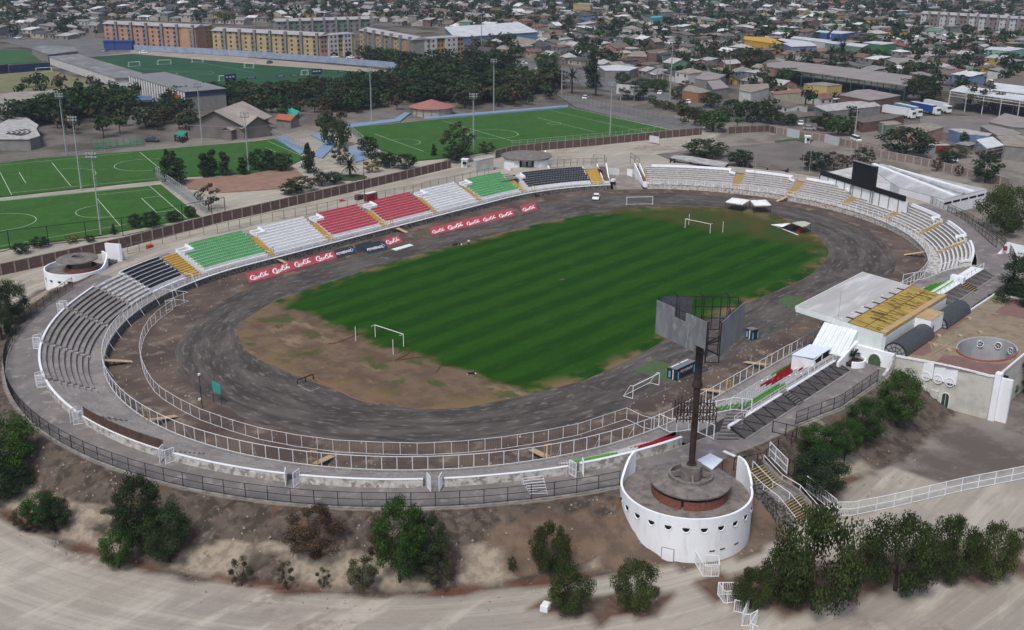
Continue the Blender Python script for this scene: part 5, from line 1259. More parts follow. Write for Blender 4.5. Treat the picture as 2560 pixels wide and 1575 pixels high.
t = thing('shelter', 'collapsed white and black shelter with a red cover at the infield edge', 'shelter', Ze(1700,900)); mb = MB()
q = [Ze(1305,800,.5), Ze(1890,1030,.15), Ze(1530,860,1.0), Ze(1720,775,1.6)]; mb.add([q[0], Ze(1540,860,.9), q[3], Ze(1690,770,1.5), q[0]-Z*.1, Ze(1540,860,.8)], [(0, 1, 2), (0, 2, 3), (0, 4, 5, 1)]); mb.bar(q[0], Ze(1890,1030,.12), .28, .12); mb.build('white_sheet', mat('tent_white', (1, 1, 1)), t)
mb = MB(); mb.add([Ze(1545,860,.85), Ze(1740,945,.2), Ze(1850,940,.2), Ze(1980,850,.4), Ze(1760,785,1.3)], [(0, 1, 2, 3, 4)]); mb.build('black_sheet', dark, t)
mb = MB(); c = [Ze(1760,770,2.1), Ze(1970,850,2.1), Ze(2060,840,2.1), Ze(2170,778,2.1), Ze(2030,730,2.1), Ze(1890,740,2.1)]; mb.prism([(p.x, p.y) for p in c], 2.05, 2.15); mb.build('roof', mat('dull_white_roof', (.42, .43, .38)), t)
mb = MB(); [mb.bar(V((p.x, p.y, 0)), V((p.x, p.y, 2.05)), .07) for p in (c[0], c[1], c[3], c[2])]; mb.build('legs', blackm, t)
mb = MB(); P = Ze(1920,960); mb.prism([(P.x-1, P.y-.5), (P.x+.9, P.y-.6), (P.x+.8, P.y+.7), (P.x-.7, P.y+.5)], 0, [.3, .9, .7, .4]); mb.build('red_cover', red, t)
# timber ramps from the walkway to the dirt
def ramp(px0, px1, label, w_=1.1):
    A = V((px0.x, px0.y, 1.32)); B = V((px1.x, px1.y, .1)); t = thing('timber_ramp', label, 'ramp', B, 'timber ramps from the walkway down to the dirt'); mb = MB(); d = (B-A).normalized(); mb.bar(A, A.lerp(B, .55), w_, .09); mb.bar(A.lerp(B, .56), B, w_, .09); mb.build('planks', wood, t)
    mb = MB(); s = V((-d.y, d.x, 0)).normalized()*w_*.4
    for f in (.08, .35, .6): P = A.lerp(B, f); [mb.bar(P+q, V((P.x+q.x, P.y+q.y, 0)), .08) for q in (s, -s)]
    mb.build('struts', blackm, t); mb = MB()
    for q in (s*1.2, -s*1.2): mb.bar(A+q-d*.2, A+q-d*.2+Z*2.0, .1)
    mb.bar(A+s*1.2-d*.2+Z*2, A-s*1.2-d*.2+Z*2, .1); mb.build('yellow_frame', yellow, t)
ramp(T(3,1,985,530,1.3), T(3,1,1250,548,0), 'pale timber ramp at the far left of the bowl')
ramp(T(3,1,1395,1100,1.3), T(3,1,1670,1062,0), 'timber ramp beside a yellow frame at the lower left of the bowl')
ramp(T(3,2,560,1510,1.3), T(3,2,720,1440,0), 'timber ramp at the bottom middle of the bowl')
ramp(T(3,3,330,1445,1.3), T(3,3,180,1378,0), 'timber ramp next to the near seating strip')
ramp(T(2,2,165,990,1.3), T(2,2,285,1052,0), 'timber ramp below the left white seats')
ramp(T(2,2,1290,700,1.3), T(2,2,1430,765,0), 'timber ramp below the two red seat blocks')
ramp(T(2,3,205,385,1.3), T(2,3,265,412,0), 'short timber ramp below the far black seats')
ramp(T(2,4,180,420,1.3), T(2,4,80,470,0), 'timber ramp below the yellow stairs near the black screen')
ramp(T(2,4,1470,945,1.3), T(2,4,1285,975,0), 'timber ramp at the right bend')
ramp(T(3,3,2030,835,1.3), T(3,3,1800,810,0), 'timber ramp in front of the main stand by the mast')
ramp(T(3,3,2419,575,1.3), T(3,3,2200,552,0), 'timber ramp in front of the main stand near the press cabin')
# signboard, pole, bench, hoses
t = thing('signboard', 'small teal board on two thin legs beside the track', 'sign', T(3,1,2050,950)); P, Q = T(3,1,2020,925), T(3,1,2095,960); mb = MB(); mb.add([P+Z*1.9, Q+Z*1.9, Q+Z*3.6, P+Z*3.6, P+V((.05, .05, 1.9)), Q+V((.05, .05, 1.9)), Q+V((.05, .05, 3.6)), P+V((.05, .05, 3.6))], [(0, 1, 2, 3), (7, 6, 5, 4), (0, 3, 7, 4), (1, 5, 6, 2), (3, 2, 6, 7)]); mb.build('board', mat('teal', (.03, .30, .26)), t)
mb = MB(); mb.bar(P, P+Z*1.9, .06); mb.bar(Q, Q+Z*1.9, .06); mb.build('legs', blackm, t)
t = thing('lamp_pole', 'thin dark pole with two small lamps left of the teal board', 'pole', T(3,1,1912,985)); P = T(3,1,1912,985); mb = MB(); mb.tube(P, P+Z*5.8, .07, .05, 8); mb.build('pole', blackm, t); mb = MB(); mb.box(P.x, P.y, 5.6, .3, .3, .3); mb.box(P.x-.3, P.y, 1.5, .35, .3, .3); mb.build('lamps', white, t)
t = thing('water_jump', 'low wooden steeplechase barrier with a shallow pit at the infield corner', 'barrier', T(3,2,460,760)); mb = MB(); a, b = T(3,2,395,768), T(3,2,543,713); mb.bar(a+Z*.95, b+Z*.95, .16); [mb.bar(a.lerp(b, f), a.lerp(b, f)+Z*.95, .14) for f in (0, .5, 1)]; mb.build('hurdle', rustm, t)
mb = MB(); c = [T(3,2,395,768), T(3,2,515,830), T(3,2,605,795)]; mb.bar(c[0]+Z*.05, c[1]+Z*.05, .2); mb.bar(c[1]+Z*.05, c[2]+Z*.05, .2); mb.build('pit_kerb', concrete, t)
def hose(lab, pts, m, r=.05):
    t = thing('hose', lab, 'hose', pts[0]); mb = MB(); P_ = [V((p.x, p.y, .13)) for p in pts]
    for a, b in zip(P_, P_[1:]): mb.bar(a, b, r*2)
    mb.build('tube', m, t)
hm = mat('hose_red', (.13, .035, .02))
hose('dark red hose looping on the grass by the near goal', [T(3,2,x,y) for x, y in ((1345,465),(1400,430),(1425,425),(1460,440),(1450,465),(1400,500),(1310,538),(1400,528),(1520,510),(1620,515),(1700,535),(1745,560),(1740,600),(1700,660))], hm)
hose('dark red hose lying on the brown ground behind the near goal', [T(3,2,x,y) for x, y in ((730,260),(800,262),(970,290),(900,318),(820,352),(740,378),(690,382),(700,372))], hm)
t = thing('track_kerb', 'faded pink kerb strip along the near edge of the infield', 'kerb', T(3,2,900,860)); mb = MB(); pk = [T(3,2,x,y) for x, y in ((545,700),(640,755),(780,825),(900,885),(1020,925),(1170,955))]
for a, b in zip(pk, pk[1:]): mb.bar(a+Z*.1, b+Z*.1, .22)
mb.build('strip', mat('faded_pink', (.26, .10, .11), (.18, .12, .12), 2), t)
# manhole and rubbish along the wall are part of the ground; dark machine and people
def person(P, ang, label, pose, top, legs, skin=(.30, .19, .14)):
    """one skinned body, clothing and hair as children; pose gives joint heights and offsets"""
    t = thing('person', label, 'person', P); sk = mat('skin', skin); ob_parts = []
    def skinned(name, verts, edges, m):
        me = bpy.data.meshes.new(name); me.from_pydata([v[:3] for v in verts], edges, []); me.materials.append(m)
        o = lk(name, me, t); o.rotation_euler = (0, 0, ang); sm = o.modifiers.new('Skin', 'SKIN'); me.skin_vertices if me.skin_vertices else None
        if not me.skin_vertices: return o
        for i, v in enumerate(verts): me.skin_vertices[0].data[i].radius = (v[3], v[3])
        me.skin_vertices[0].data[0].use_root = True; ss = o.modifiers.new('Subd', 'SUBSURF'); ss.levels = ss.render_levels = 1; return o
    return t, skinned
def make_person(P, ang, label, seated, topm, legm):
    t = thing('person', label, 'person', P); J = {}
    if not seated: hz, kz, kf, ff = .92, .50, 0.0, 0.0
    else: hz, kz, kf, ff = .25, .50, .40, .62
    pts = dict(pel=(0, 0, hz, .14), che=(0, 0, hz+.38, .15), nek=(.02, 0, hz+.54, .055), hed=(.03, 0, hz+.68, .10), top=(.02, 0, hz+.76, .08))
    for s, n in ((1, 'l'), (-1, 'r')):
        pts['hip'+n] = (.02, s*.10, hz-.04, .095); pts['kne'+n] = (kf, s*.12, kz, .065); pts['ank'+n] = (ff, s*.12, .09, .045); pts['toe'+n] = (ff+.17, s*.13, .04, .035)
        pts['sho'+n] = (0, s*.19, hz+.47, .06); pts['elb'+n] = (.06, s*.27, hz+.20, .042); pts['wri'+n] = (.22, s*.22, hz+.02, .032); pts['han'+n] = (.28, s*.20, hz-.03, .035)
    E_ = [('pel', 'che'), ('che', 'nek'), ('nek', 'hed'), ('hed', 'top')]
    for n in 'lr': E_ += [('pel', 'hip'+n), ('hip'+n, 'kne'+n), ('kne'+n, 'ank'+n), ('ank'+n, 'toe'+n), ('che', 'sho'+n), ('sho'+n, 'elb'+n), ('elb'+n, 'wri'+n), ('wri'+n, 'han'+n)]
    def grow(name, keys, edges, m, add=0.0):
        idx = {k: i for i, k in enumerate(keys)}; me = bpy.data.meshes.new(name); me.from_pydata([pts[k][:3] for k in keys], [(idx[a], idx[b]) for a, b in edges], []); me.materials.append(m)
        tmp = bpy.data.objects.new('tmp', me); COL.objects.link(tmp); tmp.modifiers.new('Skin', 'SKIN')
        bm = bmesh.new(); bm.from_mesh(me); lay = bm.verts.layers.skin.verify()
        for i, vv in enumerate(bm.verts): r = pts[keys[i]][3]+add; vv[lay].radius = (r, r); vv[lay].use_root = (i == 0)
        bm.to_mesh(me); bm.free(); ss = tmp.modifiers.new('Sub', 'SUBSURF'); ss.levels = ss.render_levels = 1
        dg = bpy.context.evaluated_depsgraph_get(); res = bpy.data.meshes.new_from_object(tmp.evaluated_get(dg)); bpy.data.objects.remove(tmp)
        res.materials.clear(); res.materials.append(m); o = lk(name, res, t); o.rotation_euler = (0, 0, ang); return o
    keys = ['pel']+[k for k in pts if k != 'pel']; grow('body', keys, E_, mat('skin', (.30, .19, .14)))
    grow('top', ['che', 'pel', 'shol', 'shor', 'elbl', 'elbr'], [('che', 'pel'), ('che', 'shol'), ('che', 'shor'), ('shol', 'elbl'), ('shor', 'elbr')], topm, .02)
    grow('trousers', ['pel', 'hipl', 'hipr', 'knel', 'kner', 'ankl', 'ankr'], [('pel', 'hipl'), ('pel', 'hipr'), ('hipl', 'knel'), ('hipr', 'kner'), ('knel', 'ankl'), ('kner', 'ankr')], legm, .018)
    mb = MB(); n = 8; hx, hz2 = pts['hed'][0]-.02, pts['hed'][2]+.04
    for i in range(3):
        pass
    rings = [[(hx+.115*cos(2*pi*k/n)*f, .105*sin(2*pi*k/n)*f, hz2+h) for k in range(n)] for f, h in ((1, 0), (.95, .05), (.6, .10), (.05, .12))]; mb.strip(rings, closed=True)
    me = bpy.data.meshes.new('hair'); me.from_pydata(mb.v, [], mb.f); me.materials.append(mat('dark_hair', (.015, .012, .01))); o = lk('hair', me, t); o.rotation_euler = (0, 0, ang); return t
import bmesh
make_person(at(1148.5, 613), -2.2, 'person in dark clothes sitting by the edge of the grass beside bags', True, blackm, blackm)
make_person(at(1172, 614.5), -2.0, 'person in white top and dark trousers standing at the grass edge', False, whitec, mat('dark_trousers', (.02, .03, .035)))
t = thing('kit_bag', 'dark kit bags lying left of the seated person', 'bag', at(1137, 613)); mb = MB(); P = at(1137, 613); mb.prism([(P.x-.8, P.y-.3), (P.x+.6, P.y-.35), (P.x+.7, P.y+.3), (P.x-.7, P.y+.35)], 0, [.3, .45, .4, .25]); mb.build('bag', mat('navy_cloth', (.02, .02, .04)), t)
t = thing('container', 'small white container beside the seated person on the grass', 'container', at(1153.5, 613)); mb = MB(); P = at(1153.5, 613); mb.tube(P, P+Z*.3, .17, .17, 10); mb.tube(P+Z*.3, P+Z*.42, .10, .08, 8); mb.build('shell', whitec, t)
# dog lying on the grass
t = thing('dog', 'black and white dog lying on the edge of the grass', 'dog', at(1180, 936)); P = at(1180, 936)
def ell(mb, c, r, rot=0, n=10):
    rings = []
    for i in range(7):
        ph = -pi/2+pi*i/6
        rings.append([(c[0]+(r[0]*cos(ph)*cos(2*pi*k/n))*cos(rot)-(r[1]*cos(ph)*sin(2*pi*k/n))*sin(rot), c[1]+(r[0]*cos(ph)*cos(2*pi*k/n))*sin(rot)+(r[1]*cos(ph)*sin(2*pi*k/n))*cos(rot), c[2]+r[2]*sin(ph)) for k in range(n)])
    mb.strip(rings, closed=True)
mb = MB(); ell(mb, (P.x, P.y, .22), (.48, .2, .17), -.75); ell(mb, (P.x-.42, P.y+.35, .3), (.16, .11, .12), -.75); ell(mb, (P.x-.55, P.y+.45, .27), (.10, .06, .05), -.75)
for s in (.12, -.1): mb.tube((P.x-.3+s*.5, P.y+.25+s, .1), (P.x-.65+s*.5, P.y+.5+s, .05), .06, .035, 6); mb.tube((P.x+.3+s*.6, P.y-.3+s*.6, .12), (P.x+.05+s*1.6, P.y-.45+s*1.6, .05), .08, .035, 6)
mb.tube((P.x+.4, P.y-.38, .15), (P.x+.75, P.y-.55, .04), .04, .015, 6)
for s in (.07, -.07): mb.tube((P.x-.40+s*.7, P.y+.33+s, .38), (P.x-.38+s*.9, P.y+.33+s*1.2, .46), .04, .01, 5)
mb.build('body', mat('black_fur', (.012, .012, .012)), t); mb = MB(); ell(mb, (P.x-.6, P.y+.5, .06), (.14, .09, .06), -.75); mb.build('white_paws', goalw, t); mb = MB(); ell(mb, (P.x+.45, P.y-.42, .17), (.14, .10, .09), -.75); mb.build('white_rump', goalw, t)
# ---------------------------------------------------------------- gateway into the bowl
def Zg(X, Y, z=0): return at(1240+X/5.343, 380+Y/5.343, z)
for lab, L0, L1, R0_, R1_ in (('left', (1345,200,3.6), (1455,450,0.4), (1470,190,3.9), (1520,440,.6)), ('right', (1850,190,3.4), (1975,455,.3), (1915,195,3.9), (2045,440,.8))):
    t = thing('gateway_ramp', lab+' white-walled stair block beside the gateway into the bowl', 'gateway', Zg(L1[0], L1[1], 0)); a0, a1 = Zg(*L0), Zg(*L1); b0, b1 = Zg(*R0_), Zg(*R1_)
    for P, Q in ((a0, a1), (b0, b1)): panel(t, 'side_wall', V((P.x, P.y, 0)), V((Q.x, Q.y, 0)), [(0, 0), (1, 0), (1, 1.3), (.85, 1.5), (.5, 2.8), (0, P.z+1.0)], whitec, .3)
    panel(t, 'front_wall', V((a1.x, a1.y, 0)), V((b1.x, b1.y, 0)), [(0, 0), (1, 0), (1, 1.7), (0, 1.7)], whitec, .3)
    mb = MB(); mb.add([V((a0.x, a0.y, 3.8)), V((b0.x, b0.y, 3.8)), V((b1.x, b1.y, 1.3)), V((a1.x, a1.y, 1.3))], [(0, 1, 2, 3)]); mb.build('steps', mat('brown_steps', (.13, .10, .085), (.07, .055, .05), 2), t)
    mb = MB(); q = [a0, b0, b0+(b0-b1)*.45, a0+(a0-a1)*.45]; z0 = 4.0
    for p in q: mb.bar((p.x, p.y, z0-.8), (p.x, p.y, z0+2.4), .09)
    for hh in (1.2, 2.35):
        for p, r_ in zip(q, q[1:]+q[:1]): mb.bar((p.x, p.y, z0+hh), (r_.x, r_.y, z0+hh), .06)
    mb.build('cage', mat('dull_cage', (.10, .095, .09)), t)
t = thing('gate', 'plain white gate leaf on the left side of the gateway', 'gate', Zg(1560, 320, .6)); panel(t, 'leaf', Zg(1495,310,.6), Zg(1645,320,.8), [(0, .6), (1, .6), (1, 3.0), (0, 3.0)], mat('gate_grey_white', (.52, .54, .56)), .08)
t = thing('gate', 'plain white gate leaf on the right side of the gateway', 'gate', Zg(1790, 330, .6)); panel(t, 'leaf', Zg(1748,325,.6), Zg(1820,340,.6), [(0, .5), (1, .5), (1, 3.0), (0, 3.0)], whitec, .08)
t = thing('vending_cart', 'small dark and white booth standing beside the left gateway wall', 'booth', Zg(1565, 450)); P = Zg(1565, 450); mb = MB(); mb.box(P.x, P.y, 0, 1.1, .9, 1.3); mb.build('cabinet', dark, t); mb = MB(); mb.box(P.x, P.y, 1.3, 1.2, 1.0, .7); mb.build('top', white, t)
# third round tower beyond the long stand
t = thing('round_tower', 'far white round tower with two swept openings beyond the black seats', 'tower', Zg(410, 210, 3.8)); C3 = Zg(410, 150, 4.4); C3 = (C3.x, C3.y)
ca3 = atan2(CAMP.y-C3[1], CAMP.x-C3[0]); arc_wall(t, 'wall', C3, 7.0, .3, ca3+.55, ca3+2*pi-.55, 2.5, lambda a: 6.2, white, 50); disc(t, 'roof_slab', C3, 7.6, 6.9, .25, tc, slope=.4)
for s in (-1, 1): arc_wall(t, 'swept_wall', (C3[0]+3.6*cos(ca3+s*.75), C3[1]+3.6*sin(ca3+s*.75)), 3.2, .3, ca3-s*.1, ca3+s*1.9, 3.4, lambda a: 6.6, whitec, 16)
d_ = V((cos(ca3), sin(ca3), 0)); e_ = V((-sin(ca3), cos(ca3), 0)); c_ = V((C3[0], C3[1], 0))+d_*3.0
panel(t, 'front_wall', c_-e_*1.5, c_+e_*1.5, [(0, 3.6), (1, 3.6), (1, 6.2), (0, 6.2)], whitec, .3); panel(t, 'inner_wall', c_-e_*3.6-d_*1.0, c_+e_*3.6-d_*1.0, [(0, 3.6), (1, 3.6), (1, 6.4), (0, 6.4)], darkconc, .3)
mb = MB(); P = c_+d_*.2+e_*.1; mb.box(P.x, P.y, 3.8, .1, .5, 1.7, ca3); mb.build('door', dark, t)
t = thing('entrance_wing', 'white swept wing wall beside the far round tower', 'wall', Zg(680, 230, 4.2)); fin(t, 'wing', Zg(655,110,4.2), Zg(705,228,4.2), 3.6, .8, .4, whitec, 3.6); panel(t, 'back_wall', Zg(120,225,4.2), Zg(190,260,4.2), [(0, 3.6), (1, 3.6), (1, 6.6), (0, 6.2)], whitec, .4)
fence('wire_fence', 'grey wire fence panels behind the far black seats', [tuple(Zg(730,215,4.4)), tuple(Zg(1180,185,4.0)), tuple(Zg(1330,190,3.8))], 2.4, mat('dull_fence_grey', (.16, .15, .15)), 2.3, .05, (.05, .5, .98), .3, .02)
# long rear fence line behind the coloured stand
rf_pts = [Tg(2,1,1210,965), Tg(2,1,1530,895), Tg(2,1,2070,770), Tg(2,2,60,675), Tg(2,2,620,570), Tg(2,2,1110,465), Tg(2,2,1510,385), Tg(2,2,1960,285), Tg(2,2,2200,225)]
fence('wire_fence', 'thin grey wire fence along the path behind the coloured stand', [tuple(p) for p in rf_pts], 2.3, mat('dull_fence_grey', (1,)*3), 3.1, .045, (.02, .98), .35, .015)
# red boxes behind the red seats
for (X, Y, w_, h, l, m) in ((975, 465, 2.0, 1.6, 'dark slatted crate behind the red seats', mat('dark_crate', (.07, .03, .03))), (1085, 455, 3.6, 1.9, 'dark red covered box with white lid behind the red seats', mat('dark_red_cloth', (.20, .012, .02))), (820, 490, 1.0, 1.0, 'small red crate behind the left red seats', mat('red_cloth', (.30, .02, .03)))):
    P = Tg(2,2,X,Y); t = thing('crate', l, 'crate', P); mb = MB(); mb.box(P.x, P.y, P.z, w_, 1.3, h, .05); mb.build('box', m, t)
    mb = MB(); mb.box(P.x, P.y, P.z+h, w_*.96, 1.35, .08, .05); mb.build('lid', white if w_ > 3 else m, t)
P = Tg(2,1,1420,930); t = thing('crate', 'orange-red crate on the dirt behind the left green seats', 'crate', P); mb = MB(); mb.box(P.x, P.y, P.z, 1.3, 1.0, 1.3); mb.build('box', mat('orange_red', (.30, .05, .02)), t); mb = MB(); mb.bar(P+V((.8, .3, .2)), P+V((9, 1.2, .2)), .2); mb.build('beam', mat('brown_beam', (.12, .03, .02)), t)
P = Tg(2,2,1030,480); t = thing('flag_pole', 'tall thin dark pole behind the gap between the red seat blocks', 'pole', P); mb = MB(); mb.tube(P, P+Z*11.5, .10, .06, 8); mb.build('pole', rustm, t)
# scoreboard and low white building
sbm = mat('screen_black', (.010, .011, .013), None, rough=.5)
s0, s1 = T(2,4,490,290,4.0), T(2,4,1320,560,4.0)
t = thing('screen_wall', 'long white post wall with a black top band behind the far benches', 'wall', (s0+s1)/2)
def hz(P, py):  return zat((P.x, P.y), py)
A = V((s0.x, s0.y, 0)); B = V((s1.x, s1.y, 0)); zt0 = hz(s0, 380+170/3.78)
panel(t, 'white_wall', A, B, [(0, 3.0), (1, 2.6), (1, zt0-1.3), (0, zt0-1.3)], white, .2)
nn = V((B-A).y*1.0, ) if False else V(((B-A).normalized().y, -(B-A).normalized().x, 0)); nn = nn if nn.dot(CAMP-A) > 0 else -nn
panel(t, 'black_band', A+nn*.15, B+nn*.15, [(0, zt0-1.35), (.97, zt0-1.35), (.97, zt0+.05), (0, zt0+.05)], sbm, .2)
mb = MB()
for k in range(11): P = A.lerp(B, k/10)+nn*.13; mb.bar((P.x, P.y, 3.0), (P.x, P.y, zt0-1.3), .16)
mb.build('posts', blackm, t)
t = thing('video_screen', 'big black video screen standing on two posts above the white wall', 'screen', A.lerp(B, .5)); f0, f1 = .385, .635; P, Q = A.lerp(B, f0)+nn*.5, A.lerp(B, f1)+nn*.5
zb_, zt_ = zt0-1.1, zat((P.x, P.y), 380+80/3.78); panel(t, 'display', P, Q, [(0, zb_), (1, zb_), (1, zt_), (0, zt_)], sbm, .25); panel(t, 'cabinet', P-nn*.5, Q-nn*.5, [(0, zb_), (1, zb_), (1, zt_), (0, zt_)], blackm, .7)
mb = MB(); [mb.bar(V((q.x, q.y, 2.5)), V((q.x, q.y, zb_)), .3) for q in (P, Q)]; mb.bar(V((P.x, P.y, zt_+.05)), V((Q.x, Q.y, zt_+.05)), .9, .12); mb.build('posts_and_cap', mat('dull_grey_metal', (.2, .2, .2)), t)
lb = thing('low_building', 'long low white flat-roofed building with a dark strip window behind the benches', 'building', T(2,4,1700,500,1)); ZL = 4.9
c = [T(2,4,1240,340,ZL), T(2,4,1660,450,ZL), T(2,4,2070,355,ZL), T(2,4,1210,155,ZL+.3), T(2,4,900,100,ZL+.3)]
wq = [(p.x, p.y) for p in c]; mb = MB(); mb.prism(wq, .5, ZL-.05); mb.build('wall', white, lb); mb = MB(); cen_ = sum((V((x, y)) for x, y in wq), V((0, 0)))/5
mb.prism(wq, ZL-.05, ZL+.12); rmm = mat('pale_roof_grey', (.40, .41, .42), (.32, .33, .34), .3, .8, stretch=(.2, 1, 1), col3=(.5, .5, .5), scale3=.3); mb.build('roof', rmm, lb)
for k, (f, hgt, m) in enumerate(((.2, .35, white), (.45, .5, rmm), (.75, .3, white))):
    a = c[1].lerp(c[2], f*.8+.05); b = c[4].lerp(c[3], f*.8+.1); d = (c[2]-c[1]).normalized()*1.6; mb = MB(); mb.prism([(a.x, a.y), (a.x+d.x, a.y+d.y), (b.x+d.x, b.y+d.y), (b.x, b.y)], ZL+.12, ZL+.12+hgt); mb.build('roof_step', m, lb)
for k in range(5):
    a = c[1].lerp(c[2], .03+.19*k); b = c[1].lerp(c[2], .03+.19*k+.16); n_ = V(((c[2]-c[1]).y, -(c[2]-c[1]).x, 0)).normalized(); n_ = n_ if n_.dot(CAMP-a) > 0 else -n_; mb = MB(); mb.add([V((a.x, a.y, 3.4))+n_*.03, V((b.x, b.y, 3.4))+n_*.03, V((b.x, b.y, 4.0))+n_*.03, V((a.x, a.y, 4.0))+n_*.03], [(0, 1, 2, 3)]); mb.build('window', dark, lb)
lb2 = thing('low_building', 'white flat-roofed hall behind the black band wall left of the video screen', 'building', T(2,4,700,200,1)); c = [T(2,4,560,195,4.4), T(2,4,810,250,4.4), T(2,4,1350,330,4.4), T(2,4,1500,230,4.6), T(2,4,1090,130,4.6), T(2,4,820,140,4.4)]
mb = MB(); mb.prism([(p.x, p.y) for p in c], .5, 4.35); mb.build('wall', white, lb2); mb = MB(); mb.prism([(p.x, p.y) for p in c], 4.35, 4.5); mb.build('roof', mat('roof_off_white', (.50, .50, .48), (.38, .37, .35), .3), lb2)
t = thing('entrance_wing', 'white swept wing wall with red sign at the far right of the promenade', 'wall', T(2,4,2200,960,3.9)); fin(t, 'wing', T(2,4,2235,960,3.9), T(2,4,2155,960,3.9), 3.2, .8, .5, whitec, 3.0); panel(t, 'back_wall', T(2,4,2240,960,3.9), T(2,4,2419,960,3.9), [(0, 3), (1, 3), (1, 5.6), (0, 6.6)], whitec, .4)
mb = MB(); P = T(2,4,2240,940,4.6); mb.box(P.x-.3, P.y, 4.9, .12, .9, 1.0); mb.build('sign_plate', mat('sign_red', (.25, .03, .04)), t)
# barrier maze and cages by the near tower
def zigzag(name, label, pts, z, h=2.0, cat='barrier'):
    t = fence(name, label, [tuple(p) for p in pts], h, white, 2.2, .05, (.06, .98), .2, .045, cat=cat); return t
zigzag('barrier_cage', 'white bar cage barrier leaning against the big round tower', [T(4,3,1615,900,-1), T(4,3,1700,1040,-1), T(4,3,1840,1040,-1), T(4,3,1830,960,-1), T(4,3,1720,950,-1)], -1, 1.7)
zigzag('barrier_cage', 'white square bar cage at the top of the zigzag barrier', [T(4,3,1830,1200,-1), T(4,3,1885,1280,-1), T(4,3,1990,1270,-1), T(4,3,2005,1200,-1), T(4,3,1830,1200,-1)], -1, 1.7)
zigzag('zigzag_barrier', 'white zigzag queue barrier stepping down to the bottom edge', [T(4,3,1975,1350,-1), T(4,3,2070,1370,-1), T(4,3,2100,1330,-1), T(4,3,2040,1480,-1), T(4,3,2110,1480,-1), T(4,3,2180,1440,-1), T(4,3,2110,1560,-1), T(4,3,2180,1590,-1)], -1, 1.6)
t = thing('rail_stack', 'stack of white steel rails leaning on the promenade near the small tower seats', 'rails', T(4,3,200,280,3.9)); mb = MB()
for k in range(7): a, b = T(4,3,90+k*12,165+k*22,4.6-.08*k), T(4,3,280+k*6,140+k*26,4.6-.08*k); mb.bar(a, b, .07); mb.bar(a, V((a.x, a.y, 3.95)), .06); mb.bar(b, V((b.x, b.y, 3.95)), .06)
mb.build('rails', white, t)
for (X, Y, s, l) in ((298, 1330, .9, 'white painted concrete block at the roadside near the bottom edge'), (10, 830, .6, 'pale rock right of the big tower')):
    P = T(4, 3 if X == 298 else 4, X, Y, -1); t = thing('block', l, 'block', P); mb = MB(); mb.box(P.x, P.y, -1.1, s*1.3, s, s*.9, .3); mb.box(P.x+.05, P.y, -1.1+s*.9, s*.9, s*.8, .12, .3); mb.build('stone', oldwhite if s < .8 else white, t)
P = T(3,3,2050,1420,3.95); t = thing('slab', 'long white slab lying on the promenade behind the round tower', 'slab', P); mb = MB(); mb.bar(T(3,3,2000,1390,4.0), T(3,3,2110,1440,4.0), .5, .12); mb.build('stone', white, t)
# ---------------------------------------------------------------- brick boundary wall
GB = mat('pinkish_wall', (.24, .20, .18), (.19, .155, .14), 1.0, .9)
def bwall(label, pts, h, m, pm=pillarm, every=3.05):
    P_ = [Tg(*p) for p in pts]; t = thing('boundary_wall', label, 'wall', P_[0]); mb = MB(); posts = []; pos = 0.0
    for a, b in zip(P_, P_[1:]):
        n = V((-(b-a).y, (b-a).x, 0)).normalized()*.1
        k = max(1, int((b-a).length/6)); 
        for i in range(k):
            p, q = a.lerp(b, i/k), a.lerp(b, (i+1)/k); zp, zq = ground(p.x, p.y), ground(q.x, q.y)
            mb.add([V((p.x, p.y, zp-.3))-n, V((q.x, q.y, zq-.3))-n, V((q.x, q.y, zq+h))-n, V((p.x, p.y, zp+h))-n, V((p.x, p.y, zp-.3))+n, V((q.x, q.y, zq-.3))+n, V((q.x, q.y, zq+h))+n, V((p.x, p.y, zp+h))+n], [(0, 1, 2, 3), (7, 6, 5, 4), (3, 2, 6, 7)])
        L_ = (b-a).length
        while pos <= L_: posts.append(a.lerp(b, pos/L_)); pos += every
        pos -= L_
    mb.build('brickwork', m, t); pmsh = MB(); pmsh.box(0, 0, -.2, .34, .34, h+.35); me = bpy.data.meshes.new('pillar'); me.from_pydata(pmsh.v, [], pmsh.f); me.materials.append(pm)
    for p in sorted(posts, key=lambda q: (q-CAMP).length)[:100]: lk('pillar', me, t, V((p.x, p.y, ground(p.x, p.y)))-ORG[t.name])
    mb = MB()
    for a, b in zip(P_, P_[1:]): mb.bar(V((a.x, a.y, ground(a.x, a.y)+h+.05)), V((b.x, b.y, ground(b.x, b.y)+h+.05)), .26, .12)
    mb.build('coping', pm, t); return t
bwall('long brown brick wall with pale pillars behind the coloured stand', [(2,1,-400,1260),(2,1,40,1160),(2,1,1200,900),(2,1,2100,660),(2,2,0,590),(2,2,1100,330),(2,2,1840,150)], 2.5, brick)
bwall('brown brick wall with pale pillars below the far green pitch', [(2,2,2260,62),(1,3,0,1455),(1,3,340,1415),(1,3,840,1370),(1,3,1500,1300),(1,3,1790,1272)], 2.6, brick)
bwall('brown brick wall stretch right of the round dark trees', [(1,3,2040,1262),(1,3,2415,1242),(1,4,80,1265)], 2.4, brick)
bwall('pinkish grey panel wall along the street on the far right', [(1,4,80,1265),(1,4,600,1350),(1,4,950,1440),(1,4,1100,1490),(2,4,1000,40),(2,4,1400,115),(2,4,1700,185),(2,4,2270,325)], 2.4, GB, mat('pale_post', (.34, .30, .27)))
